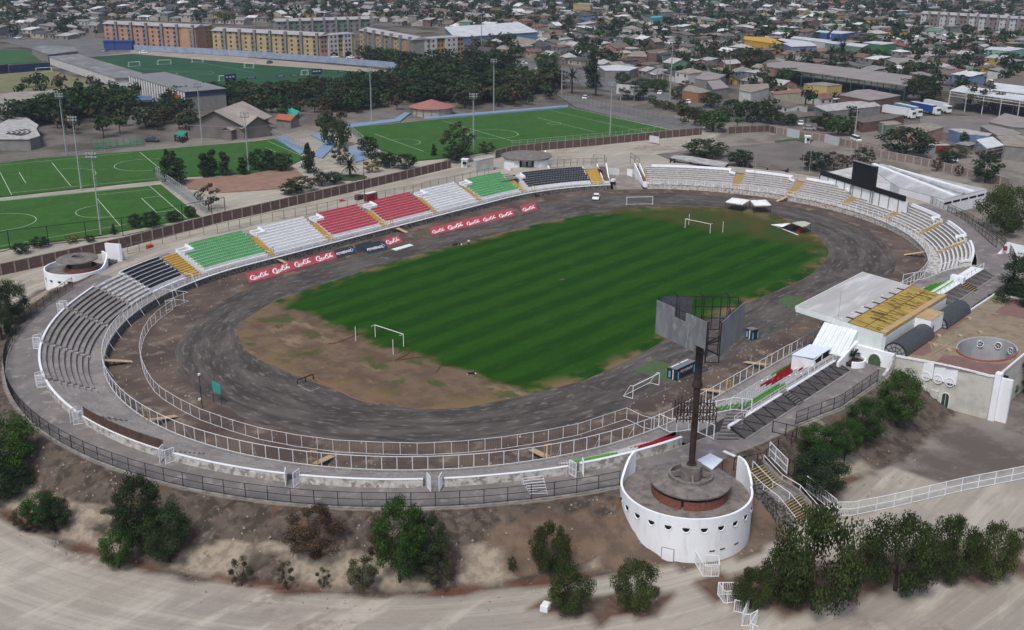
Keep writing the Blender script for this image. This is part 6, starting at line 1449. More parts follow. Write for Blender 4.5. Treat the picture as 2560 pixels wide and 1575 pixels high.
for X, Y, l in ((1340, 1360, 'left'), ): 
    P = Tg(1, 3, X, Y); t = thing('sheet_gate', 'pale grey sheet gate in front of the far brick wall', 'gate', P); panel(t, 'leaf', Tg(1,3,1297,1355), Tg(1,3,1387,1370), [(0, 1.0), (1, 1.0), (1, 3.3), (0, 3.3)], mat('gate_grey_white', (1,)*3), .1)
for a, b, l in (((1,4,172,1285), (1,4,290,1310), 'left'), ((1,4,527,1340), (1,4,660,1380), 'right')):
    A, B = Tg(*a), Tg(*b); t = thing('sheet_gate', l+' large white-grey gate in the pinkish street wall', 'gate', A); panel(t, 'leaf', A+V((-.3, -.3, 0)), B+V((-.3, -.3, 0)), [(0, A.z), (1, B.z), (1, B.z+3.0), (0, A.z+3.0)], mat('gate_bluish', (.42, .45, .48)), .1)
for X, Y, r, l in ((1975, 140, 2, 'small white guard booth by the brick wall behind the far tower'), (370, 1350, 1, 'small white guard booth beside the dark grass patch at far right')):
    P = Tg(r, 2 if r == 2 else 4, X, Y); t = thing('guard_booth', l, 'booth', P); mb = MB(); mb.box(P.x, P.y, P.z, 2.0, 1.8, 2.4, .5); mb.build('wall', white, t); mb = MB(); mb.box(P.x, P.y, P.z+2.4, 2.4, 2.2, .15, .5); mb.build('roof', white, t)
    mb = MB(); mb.box(P.x-.75, P.y-.65, P.z+1.1, 1.3, 1.1, .8, .5); mb.build('window', dark, t)
# ---------------------------------------------------------------- training pitches
pg = mat('training_turf', (.033, .100, .015), (.027, .084, .013), .12, 1, lo=.35, hi=.65, col3=(.043, .120, .020), scale3=.5)
pgd = mat('dark_training_turf', (.020, .075, .035), (.016, .058, .030), .08, 1); pgy = mat('dry_field', (.17, .165, .085), (.13, .135, .07), .08, 1, col3=(.21, .195, .11), scale3=.2)
lnm = mat('line_white', (.50, .60, .45), None)
def sheet(name, pts, m, z=.12, kind='structure'):
    if z < 0: P_ = [atg(x, y) for x, y in pts]; z = sum(ground(p.x, p.y) for p in P_)/len(P_)+.05
    P_ = [V((p.x, p.y, z)) for p in (at(x, y, z) for x, y in pts)]; mb = MB(); n = len(P_)
    mb.prism([(p.x, p.y) for p in P_], z-.6, z); o = mb.build(name, m, base=False); return tag(o, kind=kind)
sheet('training_pitch', [(-80,420),(79,397),(350,377),(640,353),(685,346.5),(764,394),(719,416),(640,432),(471,441),(395,450),(389,450),(0,491),(-80,500)], pg, .5)
sheet('training_pitch', [(-90,516),(0,502),(380,463),(402,461),(500,541),(250,588),(0,620),(-90,633)], pg, .5)
sheet('training_pitch', [(867,320),(1150,293),(1431,269),(1687,327),(1490,346),(1280,369),(1130,392),(1040,400),(950,372)], pg, .8)
sheet('training_pitch', [(222,143),(330,134),(640,161),(1004,186),(1010,215),(900,240),(640,262),(560,220),(352,180)], pgd, .2)
sheet('training_pitch', [(-60,125),(66,124),(105,154),(-60,164)], mat('field_green_left', (.035, .10, .035), (.03, .08, .03), .1), .2)
sheet('dry_field', [(-60,190),(127,175),(345,236),(290,245),(0,228),(-60,226)], pgy, .2)
bp_ = mat('blue_paving', (.15, .24, .38), (.20, .26, .34), .3)
for q in ([(776,336),(800,335),(842,352),(838,362),(800,366),(812,355)], [(800,366),(838,362),(806,394),(782,388)], [(862,366),(905,372),(916,398),(890,404)], [(865,319),(1000,302),(1026,282),(1012,280),(988,296),(860,312)], [(690,345),(712,340),(768,376),(750,385)], [(1060,292),(1250,276),(1420,262),(1420,266),(1250,281),(1060,297)]): sheet('path', q, bp_, .66)
sheet('dirt_yard', [(460,450),(640,432),(730,415),(760,440),(700,470),(560,480),(470,470)], mat('red_dirt', (.27, .165, .125), (.21, .13, .10), .3, 1), .63)
sheet('asphalt', [(0,100),(260,95),(330,130),(215,145),(60,118)], mat('far_asphalt', (.11, .11, .115), (.15, .145, .14), .1), .18)
sheet('dirt_road', [(200,130),(400,118),(640,146),(900,168),(1030,185),(1010,200),(640,160),(330,137),(225,146)], mat('tan_dirt', (.33, .28, .23), (.26, .22, .18), .1, 1), .16)
sheet('road', [(1390,235),(1490,250),(1680,290),(1760,315),(1720,330),(1690,325),(1440,268)], mat('far_asphalt', (1,)*3), .5)
sheet('road', [(1260,150),(1420,168),(1640,215),(1780,245),(1900,290),(1985,320),(1960,325),(1700,265),(1400,200),(1250,165)], mat('far_asphalt', (1,)*3), .2)
sheet('dark_lot', [(1640,385),(1800,368),(1990,352),(2060,372),(2110,400),(2040,430),(1900,425),(1700,410)], mat('dark_lot', (.12, .105, .10), (.16, .14, .13), .1, 1), -1)
sheet('grass_patch', [(1935,352),(2010,343),(2035,350),(2020,362),(1950,367)], mat('patch_green', (.035, .075, .03), (.06, .07, .04), .3), -1)
sheet('truck_yard', [(2300,290),(2470,290),(2560,310),(2560,340),(2400,335),(2300,325)], mat('yard_dirt', (.19, .17, .16), (.14, .13, .125), .1), .3)
def line(mb, a, b, z, w_=.14):
    A, B = at(*a, z), at(*b, z); d = (B-A).normalized(); n = V((-d.y, d.x, 0))*w_/2; mb.add([A-n, A+n, B+n, B-n], [(0, 1, 2, 3)])
def tl(r, c, X, Y): s = 3.78; return ((c-1)*640+X/s, (0, 0, 380)[r]+Y/s)
def circ(mb, c, r, z, a0=0, a1=2*pi, n=40, w_=.13):
    for i in range(n):
        a, b = a0+(a1-a0)*i/n, a0+(a1-a0)*(i+1)/n; mb.add([(c.x+(r+s)*cos(t), c.y+(r+s)*sin(t), z) for t, s in ((a, -w_/2), (a, w_/2), (b, w_/2), (b, -w_/2))], [(0, 1, 2, 3)])
def lines(name, segs, z, circles=()):
    mb = MB(); z += .03
    for s in segs: line(mb, tl(*s[:4]), tl(s[0], s[1] if len(s) < 7 else s[6], s[4], s[5]), z)
    for c in circles:
        C = at(*tl(*c[:4]), z); circ(mb, C, c[4], z, *(c[5:] or (0, 2*pi)))
    o = mb.build(name, lnm, base=False); tag(o, kind='structure')
lines('pitch_lines', [(2,1,0,190,110,405),(2,1,180,190,245,295),(2,1,490,100,670,322),(2,1,1320,0,1510,155),(2,1,0,125,1250,5),(2,1,110,385,1470,250)], .5, [(2,1,600,215,9.15,-.9,1.2),(2,1,1370,120,9.15)])
lines('pitch_lines', [(2,1,917,440,1140,700),(2,1,1338,437,1480,570),(2,1,1338,437,1520,415),(2,1,1480,570,1665,545),(2,1,1415,322,1770,630),(2,1,920,405,1430,350),(2,1,0,465,1420,320),(2,1,0,890,1600,610)], .5, [(2,1,-30,665,9.15),(2,1,985,555,7,1.3,4.6)])
lines('pitch_lines', [(1,2,1120,1265,1585,1430),(1,2,1760,1140,2419,1330),(1,3,370,1045,1310,1258),(1,3,240,1110,790,1250),(1,3,570,1022,1540,1237),(1,3,0,1350,1400,1240),(1,2,100,1328,470,1488),(1,2,90,1395,330,1500)], .8, [(1,2,1390,1345,6,-1.6,1.6),(1,2,2240,1265,9.15),(1,3,400,1165,2.5)])
lines('pitch_lines', [(1,1,1250,640,2419,740),(1,1,1900,590,2419,690)], .22, [(1,1,1840,690,9.15)])
# fences around the pitches
fence('mesh_fence', 'tall dark mesh fence along the near edge of the lower left pitch', [tuple(Tg(2,1,-200,1010)), tuple(Tg(2,1,100,920)), tuple(Tg(2,1,1190,790)), tuple(Tg(2,1,1850,640)), tuple(Tg(2,1,2130,590))], 4.6, mat('dark_green_fence', (.012, .03, .02)), 8.4, .07, (.03, .98), .35, .012)
fence('mesh_fence', 'pale grey mesh fence at the right end of the two left pitches', [tuple(Tg(2,1,1480,255)), tuple(Tg(2,1,1950,590))], 3.6, mat('pale_fence', (.33, .35, .37)), 2.2, .06, (.03, .5, .98), .2, .025)
fence('mesh_fence', 'pale mesh fence along the right edge of the upper left pitch', [tuple(Tg(1,2,160,1310)), tuple(Tg(1,2,470,1450))], 3.6, mat('pale_fence', (1,)*3), 2.6, .05, (.03, .5, .98), .3, .02)
fence('mesh_fence', 'pale mesh fence along the near edge of the far green pitch', [tuple(Tg(1,3,0,1400)), tuple(Tg(1,3,900,1320)), tuple(Tg(1,3,1530,1245))], 2.6, mat('pale_fence', (1,)*3), 3, .04, (.03, .98), .4, .015)
fence('mesh_fence', 'tall grey mesh fence along the right end of the far green pitch', [tuple(Tg(1,3,450,950)), tuple(Tg(1,3,1600,1200))], 4.0, mat('dull_fence_grey', (1,)*3), 3, .05, (.03, .5, .98), .4, .02)
fence('mesh_fence', 'pale fence along the left end of the far green pitch', [tuple(Tg(1,2,870,1240)), tuple(Tg(1,2,1080,1420))], 3.0, mat('pale_fence', (1,)*3), 3, .05, (.03, .5, .98), .3, .02)
fence('mesh_fence', 'pale fence along the far edge of the upper left pitch', [tuple(Tg(2,1,0,95)), tuple(Tg(1,1,900,1450)), tuple(Tg(1,1,2419,1335))], 1.2, mat('pale_fence', (1,)*3), 4, .04, (.98,), 0)
for P, Q, l in ((tl(1,1,345,690), tl(1,1,490,680), 'on the dry field at the left'), (tl(1,1,1220,632), tl(1,1,1325,625), 'nearest the grey training building'), (tl(1,1,1495,612), tl(1,1,1618,607), 'at the middle of the dark far pitch'), (tl(1,1,1818,590), tl(1,1,1920,588), 'at the far side of the dark pitch'), (tl(1,1,2075,765), tl(1,1,2200,755), 'beside the navy advertising boards'), (tl(1,2,435,710), tl(1,2,493,708), 'near the big navy board right of the dark pitch'), (tl(1,1,2315,640), tl(1,1,2400,645), 'at the far right corner of the dark pitch')):
    A, B = at(*P, .2), at(*Q, .2); goal(A, B, 2.4, 'small white training goal '+l, V((0, 1, 0)), r=.09, d=1.3, net=False, group='training goals')
navy = mat('navy_board', (.012, .022, .07), (.02, .03, .08), .3)
for a, b, h, l, wl in (((1,1,0,700), (1,1,85,690), 4.5, 'tall dark sponsor screen at the left edge, first part', 0), ((1,1,90,690), (1,1,480,660), 4.0, 'long dark slatted sponsor screen behind the dry field goal', 0), ((1,1,2125,765), (1,1,2232,755), 3.2, 'big navy board beside a small goal', 1), ((1,1,2330,750), (1,1,2419,742), 1.0, 'left of two low navy boards with white lettering', 1), ((1,2,195,732), (1,2,270,728), 1.2, 'low navy board, left one beyond the lamp post', 1), ((1,2,325,722), (1,2,400,718), 1.0, 'low navy board between two others on the dark pitch', 1), ((1,2,527,705), (1,2,622,700), 3.0, 'big navy board right of the small goal', 1), ((1,2,770,685), (1,2,850,680), 1.0, 'rightmost low navy board on the dark pitch', 1)):
    A, B = at(*tl(*a), .2), at(*tl(*b), .2); t = thing('advertising_board', l, 'board', A, 'navy boards beside the training pitches'); panel(t, 'panel', A, B, [(0, .2), (1, .2), (1, h), (0, h)], navy, .15)
    if wl:
        ex = (B-A); W = ex.length; ex.normalize(); n = V((ex.y, -ex.x, 0)); n = n if n.dot(CAMP-A) > 0 else -n; mb = MB()
        for k in range(3 if h > 2 else 1):
            u0, u1 = ((.12+.28*k, .3+.28*k) if h > 2 else (.15, .85)); mb.add([A+ex*W*u+n*.12+Z*zz for u, zz in ((u0, h*.42), (u1, h*.42), (u1, h*.66), (u0, h*.66))], [(0, 1, 2, 3)])
        mb.build('lettering', mat('pale_blue_mark', (.35, .42, .55)), t)
# ---------------------------------------------------------------- floodlight masts
def mast(base, top, label, kind='lamps', r=.22):
    P = atg(*base); zt = zat((P.x, P.y), top[1]); t = thing('floodlight_mast', label, 'mast', P, 'slim grey masts around the training pitches')
    mb = MB(); mb.tube(P, V((P.x, P.y, zt)), r, r*.5, 8); mb.build('pole', steel, t)
    mb = MB()
    for k in range(int((zt-P.z)/1.0)): mb.box(P.x+.32, P.y, P.z+1+k*1.0, .36, .06, .05)
    mb.box(P.x+.5, P.y, P.z+1, .04, .04, zt-P.z-2); mb.build('ladder', steel, t)
    if kind == 'lamps':
        mb = MB(); mb.box(P.x, P.y, zt-1.6, 2.6, .9, .08, ra); mb.box(P.x, P.y, zt-.6, 2.4, .1, .1, ra)
        for s in (-1, 1): mb.bar(V((P.x, P.y, zt))+rx*1.2*s+Z*-1.6, V((P.x, P.y, zt))+rx*1.2*s, .07)
        mb.build('lamp_frame', mat('mast_dark', (.10, .105, .11)), t)
        for k in range(8):
            q = V((P.x, P.y, zt-.35 if k < 4 else zt-1.15))+rx*(-1.05+.7*(k % 4))-ry*.15; mb = MB(); mb.box(q.x, q.y, q.z, .42, .3, .42, ra); o = mb.build('lamp', mat('lamp_grey', (.30, .32, .34)), t)
    return t
MS = [((167,389), (144,233), 'behind the upper left pitch beside the dark tree cluster'), ((203.7,476.6), (177,291), 'between the two left pitches'), ((252.6,587.7), (221,382), 'in front of the lower left pitch'), ((505.8,359.8), (490.7,206), 'in front of the gabled grey hall'), ((621.7,430), (605.8,280), 'at the near edge of the upper left pitch by the cypresses'),
      ((928.9,308), (924.4,169), 'at the far left corner of the far green pitch'), ((1183.6,383.6), (1181,234), 'at the near edge of the far green pitch left of its middle'), ((1234,279), (1234.7,148), 'behind the round red-roofed pavilion'), ((1524.7,340), (1528,206), 'at the near right edge of the far green pitch')]
for b, tp, l in MS: mast(b, tp, 'slim grey mast '+l)
def pylon(base, top, label, arms=3):
    P = atg(*base); zt = zat((P.x, P.y), top[1]); t = thing('power_pole', label, 'pole', P, 'tall concrete power poles'); mb = MB(); mb.tube(P, V((P.x, P.y, zt)), .35, .16, 8); mb.build('pole', mat('pole_concrete', (.28, .26, .25)), t); mb = MB()
    for k in range(arms): z_ = zt-1-k*2.2; mb.bar(V((P.x, P.y, z_))-rx*2.0, V((P.x, P.y, z_))+rx*2.0, .14)
    mb.build('cross_arms', mat('pole_concrete', (1,)*3), t)
pylon((1672.9,272.5), (1682,92), 'very tall power pole beside the street left of the orange hut'); pylon((1204,140), (1203.5,38), 'tall power pole right of the yellow apartment block'); pylon((1404,236), (1405,165), 'power pole left of the two palms', 2); pylon((1643,200), (1644,158), 'power pole beside the bushes left of the tall pole', 2); pylon((1809,185), (1811,142), 'left one of several power poles near the long shed', 1); pylon((1823,190), (1826,140), 'second of the power poles near the long shed', 1); pylon((2200,370), (2208,305), 'power pole at the pinkish wall by the big round tree', 1); pylon((2404,365), (2411,325), 'power pole by the white awning roof', 1); pylon((2136,345), (2142,270), 'power pole by the white van on the street', 2)
for (b, tp), l in zip((((2005,440),(2007,385)), ((2022,440),(2028,372)), ((1886,442),(1896,385))), ('left thin pole behind the far benches', 'right thin pole behind the far benches', 'thin pole by the dark trees behind benches')):
    P = atg(*b); zt = zat((P.x, P.y), tp[1]); t = thing('pole', l, 'pole', P); mb = MB(); mb.tube(P, V((P.x, P.y, zt)), .1, .06, 6); mb.build('shaft', mat('pole_concrete', (1,)*3), t)
# ---------------------------------------------------------------- buildings in the middle distance
RP = {'grey': (.25, .24, .235), 'pale': (.40, .395, .39), 'white': (.60, .61, .62), 'red': (.19, .10, .088), 'brown': (.150, .125, .115), 'dark': (.075, .073, .075), 'rust': (.17, .125, .10), 'green': (.12, .20, .15), 'blue': (.10, .17, .30), 'tan': (.275, .245, .21)}
WP = {'white': (.52, .52, .51), 'cream': (.38, .35, .29), 'grey': (.22, .215, .21), 'brick': (.165, .10, .085), 'yellow': (.42, .31, .10), 'pink': (.36, .21, .18), 'blue': (.14, .22, .36), 'green': (.14, .24, .18), 'turquoise': (.10, .36, .42), 'orange': (.30, .15, .08)}
RM = {k: mat('roof_'+k, c, tuple(x*.68 for x in c), .5, .85, lo=.4, hi=.65) for k, c in RP.items()}; WM = {k: mat('wall_'+k, c, tuple(x*.8 for x in c), .5, .9) for k, c in WP.items()}
winm = mat('window_dark', (.028, .032, .038), None, rough=.3)
def polyb(label, pts, z, roof, wall, cat='building', name='building', zb=None, open_side=False, over=.0):
    """flat or sheet roofed building from its roof outline seen in the photograph; z may be a list"""
    zz = z if isinstance(z, (list, tuple)) else [z]*len(pts); P_ = [at(*tl(*p), q) if len(p) == 4 else at(*p, q) for p, q in zip(pts, zz)]
    g = min(ground(p.x, p.y) for p in P_)-.3; t = thing(name, label, cat, V((P_[0].x, P_[0].y, g))); mb = MB()
    q2 = [(p.x, p.y) for p in P_]
    if not open_side: mb.prism(q2, g, [q-.25 for q in zz]); mb.build('wall', wall, t)
    else:
        for p in P_:
            mb.bar(V((p.x, p.y, g)), V((p.x, p.y, p.z-.2)), .35)
        for a, b in zip(P_, P_[1:]+P_[:1]):
            k = int((b-a).length/7)
            for i in range(1, k): p = a.lerp(b, i/k); mb.bar(V((p.x, p.y, g)), V((p.x, p.y, p.z-.2)), .3)
            mb.bar(a-Z*1.0, b-Z*1.0, .25); mb.bar(a-Z*2.2, b-Z*2.2, .2)
        mb.build('frame', wall, t)
    foot(q2); cx = sum(p[0] for p in q2)/len(q2); cy = sum(p[1] for p in q2)/len(q2); q3 = [(cx+(x-cx)*1.02, cy+(y-cy)*1.02) for x, y in q2]
    mb = MB(); mb.prism(q3, [q-.24 for q in zz], [q for q in zz]); mb.build('roof', roof, t); return t, P_
def gable(label, A, B, depth, eave, rise, roof, wall, cat='building', name='building', along_=True, hip=0.0, wins=0, over=.5, z0=None):
    """A-B is the front base edge; ridge parallel to it (or across it)"""
    A = V((A.x, A.y, 0)); B = V((B.x, B.y, 0)); g = ground(A.x, A.y)-.3 if z0 is None else z0; t = thing(name, label, cat, V((A.x, A.y, g)))
    ex = (B-A).normalized(); n = V((-ex.y, ex.x, 0)); n = n if n.dot(CAMP-A) < 0 else -n; W = (B-A).length; e = g+.3+eave; r = e+rise
    c = [A, B, B+n*depth, A+n*depth]; foot(c); mb = MB()
    if along_: gab = [(A+n*depth/2, 1), (B+n*depth/2, 1)]
    mb.prism([(p.x, p.y) for p in c], g, e)
    if not hip:
        if along_: tri = [(c[0], c[3], A+n*depth/2), (c[1], c[2], B+n*depth/2)]
        else: tri = [(c[0], c[1], A+ex*W/2), (c[3], c[2], A+ex*W/2+n*depth)]
        for p, q, m_ in tri: mb.add([V((p.x, p.y, e)), V((q.x, q.y, e)), V((m_.x, m_.y, r))], [(0, 1, 2)])
    mb.build('wall', wall, t); o_ = over; c2 = [A-ex*o_-n*o_, B+ex*o_-n*o_, B+ex*o_+n*(depth+o_), A-ex*o_+n*(depth+o_)]
    if along_: r0_, r1_ = A+n*depth/2+ex*(hip-o_*(not hip)), B+n*depth/2-ex*(hip-o_*(not hip)); F = [(0, 1, 5, 4), (2, 3, 4, 5), (3, 0, 4), (1, 2, 5)]
    else: r0_, r1_ = A+ex*W/2+n*(hip-o_*(not hip)), A+ex*W/2+n*(depth-hip+o_*(not hip)); F = [(0, 4, 5, 3), (1, 2, 5, 4), (0, 1, 4), (2, 3, 5)]
    if not hip: F = F[:2]
    vs = [V((p.x, p.y, e-.05)) for p in c2]+[V((r0_.x, r0_.y, r)), V((r1_.x, r1_.y, r))]; mb = MB(); mb.add(vs+[v+Z*.14 for v in vs], [tuple(reversed(f)) for f in F]+[tuple(i+6 for i in f) for f in F]+[(0, 1, 7, 6), (3, 0, 6, 9), (1, 2, 8, 7)]); mb.build('roof', roof, t)
    for k in range(wins):
        p = A+ex*W*(k+.5)/wins-n*.03; mb = MB(); s = ex*.6; mb.add([p-s+Z*(e-2.2), p+s+Z*(e-2.2), p+s+Z*(e-.9), p-s+Z*(e-.9)], [(0, 1, 2, 3)]); mb.build('window', winm, t)
    return t
tan = mat('hall_tan', (.33, .29, .26), (.26, .23, .21), .2, .9, col3=(.38, .34, .31), scale3=.1); halw = mat('hall_wall', (.17, .15, .145), (.13, .12, .115), .3)
A, B = Tg(1,1,1830,1300), Tg(1,1,2310,1320); gable('big grey-tan gabled hall with a wide folded roof behind the upper left pitch', A+(A-B)*.05, B, 22, 4.6, 5.2, tan, halw, along_=False, over=1.2)
gable('lower right gabled wing of the grey-tan hall', B, Tg(1,2,140,1285), 18, 4.0, 3.6, tan, halw, along_=False, over=1.0)
gable('small gabled porch in front of the grey-tan hall', Tg(1,1,2110,1325), Tg(1,1,2190,1330), 8, 3.6, .8, tan, halw, along_=False, over=.4)
# round pavilion
P = Tg(1, 2, 1660, 1105); pr_ = 200/3.78*(P-CAMP).length/FPX; P = P+V((P.x-CAMP.x, P.y-CAMP.y, 0)).normalized()*pr_*.8; t = thing('pavilion', 'round cream pavilion with a shallow reddish cone roof beside the far pitch', 'pavilion', P); arc_wall(t, 'wall', (P.x, P.y), pr_*.96, .4, 0, 2*pi, P.z-.3, P.z+3.3, WM['cream'], 28)
mb = MB(); n = 20; mb.add([(P.x+pr_*1.06*cos(2*pi*i/n), P.y+pr_*1.06*sin(2*pi*i/n), P.z+3.2) for i in range(n)]+[(P.x, P.y, P.z+6.0)], [(i, (i+1) % n, n) for i in range(n)]); mb.build('roof', mat('faded_red_roof', (.33, .135, .12), (.26, .12, .11), .6), t)
mb = MB(); [mb.bar((P.x+pr_*cos(2*pi*i/16), P.y+pr_*sin(2*pi*i/16), P.z), (P.x+pr_*cos(2*pi*i/16), P.y+pr_*sin(2*pi*i/16), P.z+3.3), .2) for i in range(16)]; mb.build('wall_posts', WM['grey'], t)
# long grey training building
glr = mat('long_grey_roof', (.20, .20, .205), (.145, .145, .15), .12, .8, col3=(.30, .31, .33), scale3=.15)
polyb('far flat-roofed end of the long grey training building', [(1,1,300,455),(1,1,400,432),(1,1,690,440),(1,1,735,482),(1,1,450,515)], 4, glr, WM['grey'])
polyb('long low middle part of the grey flat-roofed training building', [(1,1,465,535),(1,1,740,512),(1,1,1345,690),(1,1,1230,730),(1,1,1080,735)], 4.2, glr, WM['white'])
t, P_ = polyb('tall near end of the grey training building with white fins and an orange panel', [(1,1,1225,712),(1,1,1560,680),(1,1,2130,832),(1,1,1740,865)], 8.5, mat('slate_roof', (.205, .21, .215), (.17, .175, .18), .2), WM['grey'])
mb = MB(); a, b = P_[0], P_[3]
for k in range(22): p = a.lerp(b, k/21); mb.box(p.x-.3, p.y-.3, .2, .35, .5, 7.9)
mb.build('fins', white, t); mb = MB(); mb.bar(P_[3]-Z*1.2, P_[2]-Z*1.2, .3, 2.2); mb.build('fascia', mat('navy_fascia', (.03, .05, .10)), t); mb = MB(); p, q = a.lerp(b, .72), a.lerp(b, .95); mb.bar(V((p.x-.45, p.y-.45, 5)), V((q.x-.45, q.y-.45, 5)), .2, 3.2); mb.build('orange_panel', mat('orange_panel', (.30, .09, .03)), t)
polyb('small blue lean-to roof beside the grey training building', [(1,1,1260,905),(1,1,1420,905),(1,1,1465,940),(1,1,1300,945)], 3, RM['blue'], blackm, open_side=True, name='carport', cat='carport')
polyb('round-cornered amphitheatre building with curved concrete steps at the left edge', [(1,1,-60,1185),(1,1,0,1170),(1,1,130,1100),(1,1,250,1110),(1,1,360,1180),(1,1,340,1215),(1,1,375,1280),(1,1,280,1310),(1,1,0,1310),(1,1,-60,1300)], 4, RM['pale'], WM['grey'])
mb = MB(); c = at(*tl(1,1,0,1260), 4.1)
t = thing('step_rings', 'curved pale concrete seating rings on the amphitheatre at the left edge', 'steps', c)
for k in range(5):
    for i in range(10): a, b = .1+i*.15, .1+(i+1)*.15; mb.bar((c.x+(3+k*1.6)*cos(a-1.4), c.y+(3+k*1.6)*sin(a-1.4), 4.15), (c.x+(3+k*1.6)*cos(b-1.4), c.y+(3+k*1.6)*sin(b-1.4), 4.15), .5, .3)
mb.build('rings', darkconc, t)
polyb('row of white curved awnings behind the dark tree cluster', [(1,1,-60,890),(1,1,150,870),(1,1,420,860),(1,1,640,830),(1,1,740,835),(1,1,620,875),(1,1,380,960),(1,1,60,1040),(1,1,-60,1040)], 3.5, mat('awning_white', (.30, .27, .24), (.24, .21, .19), .2), WM['grey'], name='awning', cat='awning')
polyb('small green awning between the bushes left of the hall', [(1,1,1650,1265),(1,1,1690,1240),(1,1,1765,1245),(1,1,1720,1285)], 2.6, mat('green_awning', (.02, .25, .16)), blackm, open_side=True, name='awning', cat='awning')
P = Tg(1,2,330,1100); t = thing('sculpture', 'faceted bright green tent-like structure among the trees', 'tent', P); mb = MB(); q = [at(*tl(1,2,x,y), z) for x, y, z in ((270,1090,.5),(310,1010,4),(410,1050,2.5),(360,1105,.5),(290,1100,.3))]; mb.add(q+[q[1]+V((3, 4, -1))], [(0, 1, 4), (1, 2, 3), (1, 3, 4), (1, 5, 2)]); mb.build('facets', mat('bright_teal', (.03, .30, .22)), t)
gable('small red-roofed kiosk by the blue paved path', Tg(1,2,195,1200), Tg(1,2,330,1215), 5, 3.0, 1.5, mat('kiosk_red', (.32, .10, .06)), WM['grey'], name='kiosk', cat='kiosk')
for a, b, l in (((1,1,880,1420), (1,1,1120,1400), 'left'), ((1,1,1120,1400), (1,1,1360,1385), 'right')):
    A, B = Tg(*a), Tg(*b); t = thing('small_stand', l+' green spectator stand behind the upper left pitch', 'stand', A); ex = (B-A); n = V((-ex.y, ex.x, 0)).normalized(); mb = MB()
    for k in range(5): mb.bar(A+n*k*.8+Z*(.5+.45*k), B+n*k*.8+Z*(.5+.45*k), .5, .12)
    mb.build('benches', mat('stand_green', (.05, .20, .12)), t); mb = MB(); [mb.bar(A.lerp(B, f)+n*3.2, A.lerp(B, f)+n*3.2+Z*2.8, .12) for f in (0, .25, .5, .75, 1)]; mb.build('frame', mat('stand_green', (1,)*3), t)
# blue site fence and containers by the apartments
fb = [at(*tl(*p), .3) for p in ((1,1,1270,480),(1,1,1880,510),(1,1,2419,545),(1,2,0,545),(1,2,750,600),(1,2,1400,660))]
t = thing('site_fence', 'long pale blue sheet fence in front of the apartment blocks', 'fence', fb[0])
mb = MB()
for a, b in zip(fb, fb[1:]): mb.bar(V((a.x, a.y, 2.1)), V((b.x, b.y, 2.1)), .15, 3.4)
mb.build('sheets', mat('blue_sheet', (.26, .32, .42), (.20, .25, .34), .3), t)
for a, l in (((1,1,985,475), 'left'), ((1,1,1090,475), 'right')):
    A = at(*tl(*a), .2); B = at(*tl(a[0], a[1], a[2]+(100 if l == 'left' else 160), a[3]), .2); gable(l+' royal blue flat hall left of the long blue sheet fence', A, B, 8, 5.4, .3, mat('royal_blue', (.03, .06, .20)), mat('royal_blue', (1,)*3))
# apartment blocks
def apartments(label, A, B, depth, h, wallcols, roofm, bays, floors=5, endcol=None, ends=2, wincap=98):
    """long block; A-B front base line"""
    A = V((A.x, A.y, 0)); B = V((B.x, B.y, 0)); t = thing('apartment_block', label, 'apartment block', A); ex = (B-A).normalized(); n = V((-ex.y, ex.x, 0)); n = n if n.dot(CAMP-A) < 0 else -n; W = (B-A).length
    ux = W/bays; foot([A, B, B+n*depth*1.8, A+n*depth*1.8])
    for k in range(bays):
        p = A+ex*ux*k; q = A+ex*ux*(k+1); mb = MB(); mb.prism([(v.x, v.y) for v in (p, q, q+n*depth, p+n*depth)], 0, h-.0); mb.build('wall', wallcols[k % len(wallcols)], t)
    for k in range(1, bays+1):
        p = A+ex*ux*(k-.12)-n*.7; mb = MB()
        mb.box(p.x, p.y, 0, 1.5, 1.5, h+1.7, atan2(ex.y, ex.x)); mb.build('stair_shaft', WM['grey'], t)
    mb = MB(); m0 = A-ex*.6-n*.9; m1 = B+ex*.6-n*.9; m2 = B+ex*.6+n*(depth+.6); m3 = A-ex*.6+n*(depth+.6); mid0 = (m0+m3)/2; mid1 = (m1+m2)/2
    mb.add([V((v.x, v.y, z_)) for v, z_ in ((m0, h), (m1, h), (m2, h), (m3, h), (mid0, h+1.6), (mid1, h+1.6))], [(0, 1, 5, 4), (3, 4, 5, 2), (0, 4, 3), (1, 2, 5)]); mb.build('roof', roofm, t)
    cnt = 0; fh = h/floors; me = None
    def win(p, tx, nn, w_=1.2, hh=1.25):
        nonlocal cnt
        if cnt >= wincap: return
        cnt += 1; mb = MB(); mb.add([p-tx*w_/2+Z*0, p+tx*w_/2, p+tx*w_/2+Z*hh, p-tx*w_/2+Z*hh], [(0, 1, 2, 3)]); mb.build('window', winm, t)
    per = 2 if bays*floors*2 <= 90 else 1
    for k in range(bays):
        for f in range(floors):
            for j in range(2): win(A+ex*ux*(k+.22+.42*j)-n*.05+Z*(f*fh+1.0), ex, n, ux*.12)
    # balcony slabs
    mb = MB()
    for k in range(bays):
        for f in range(1, floors): p = A+ex*ux*(k+.72)-n*.7; mb.box(p.x, p.y, f*fh, ux*.14, 1.2, 1.0, atan2(ex.y, ex.x))
    mb.build('balconies', mat('balcony_grey', (.20, .20, .20), (.13, .13, .13), 1), t)
    return t, A, B, ex, n
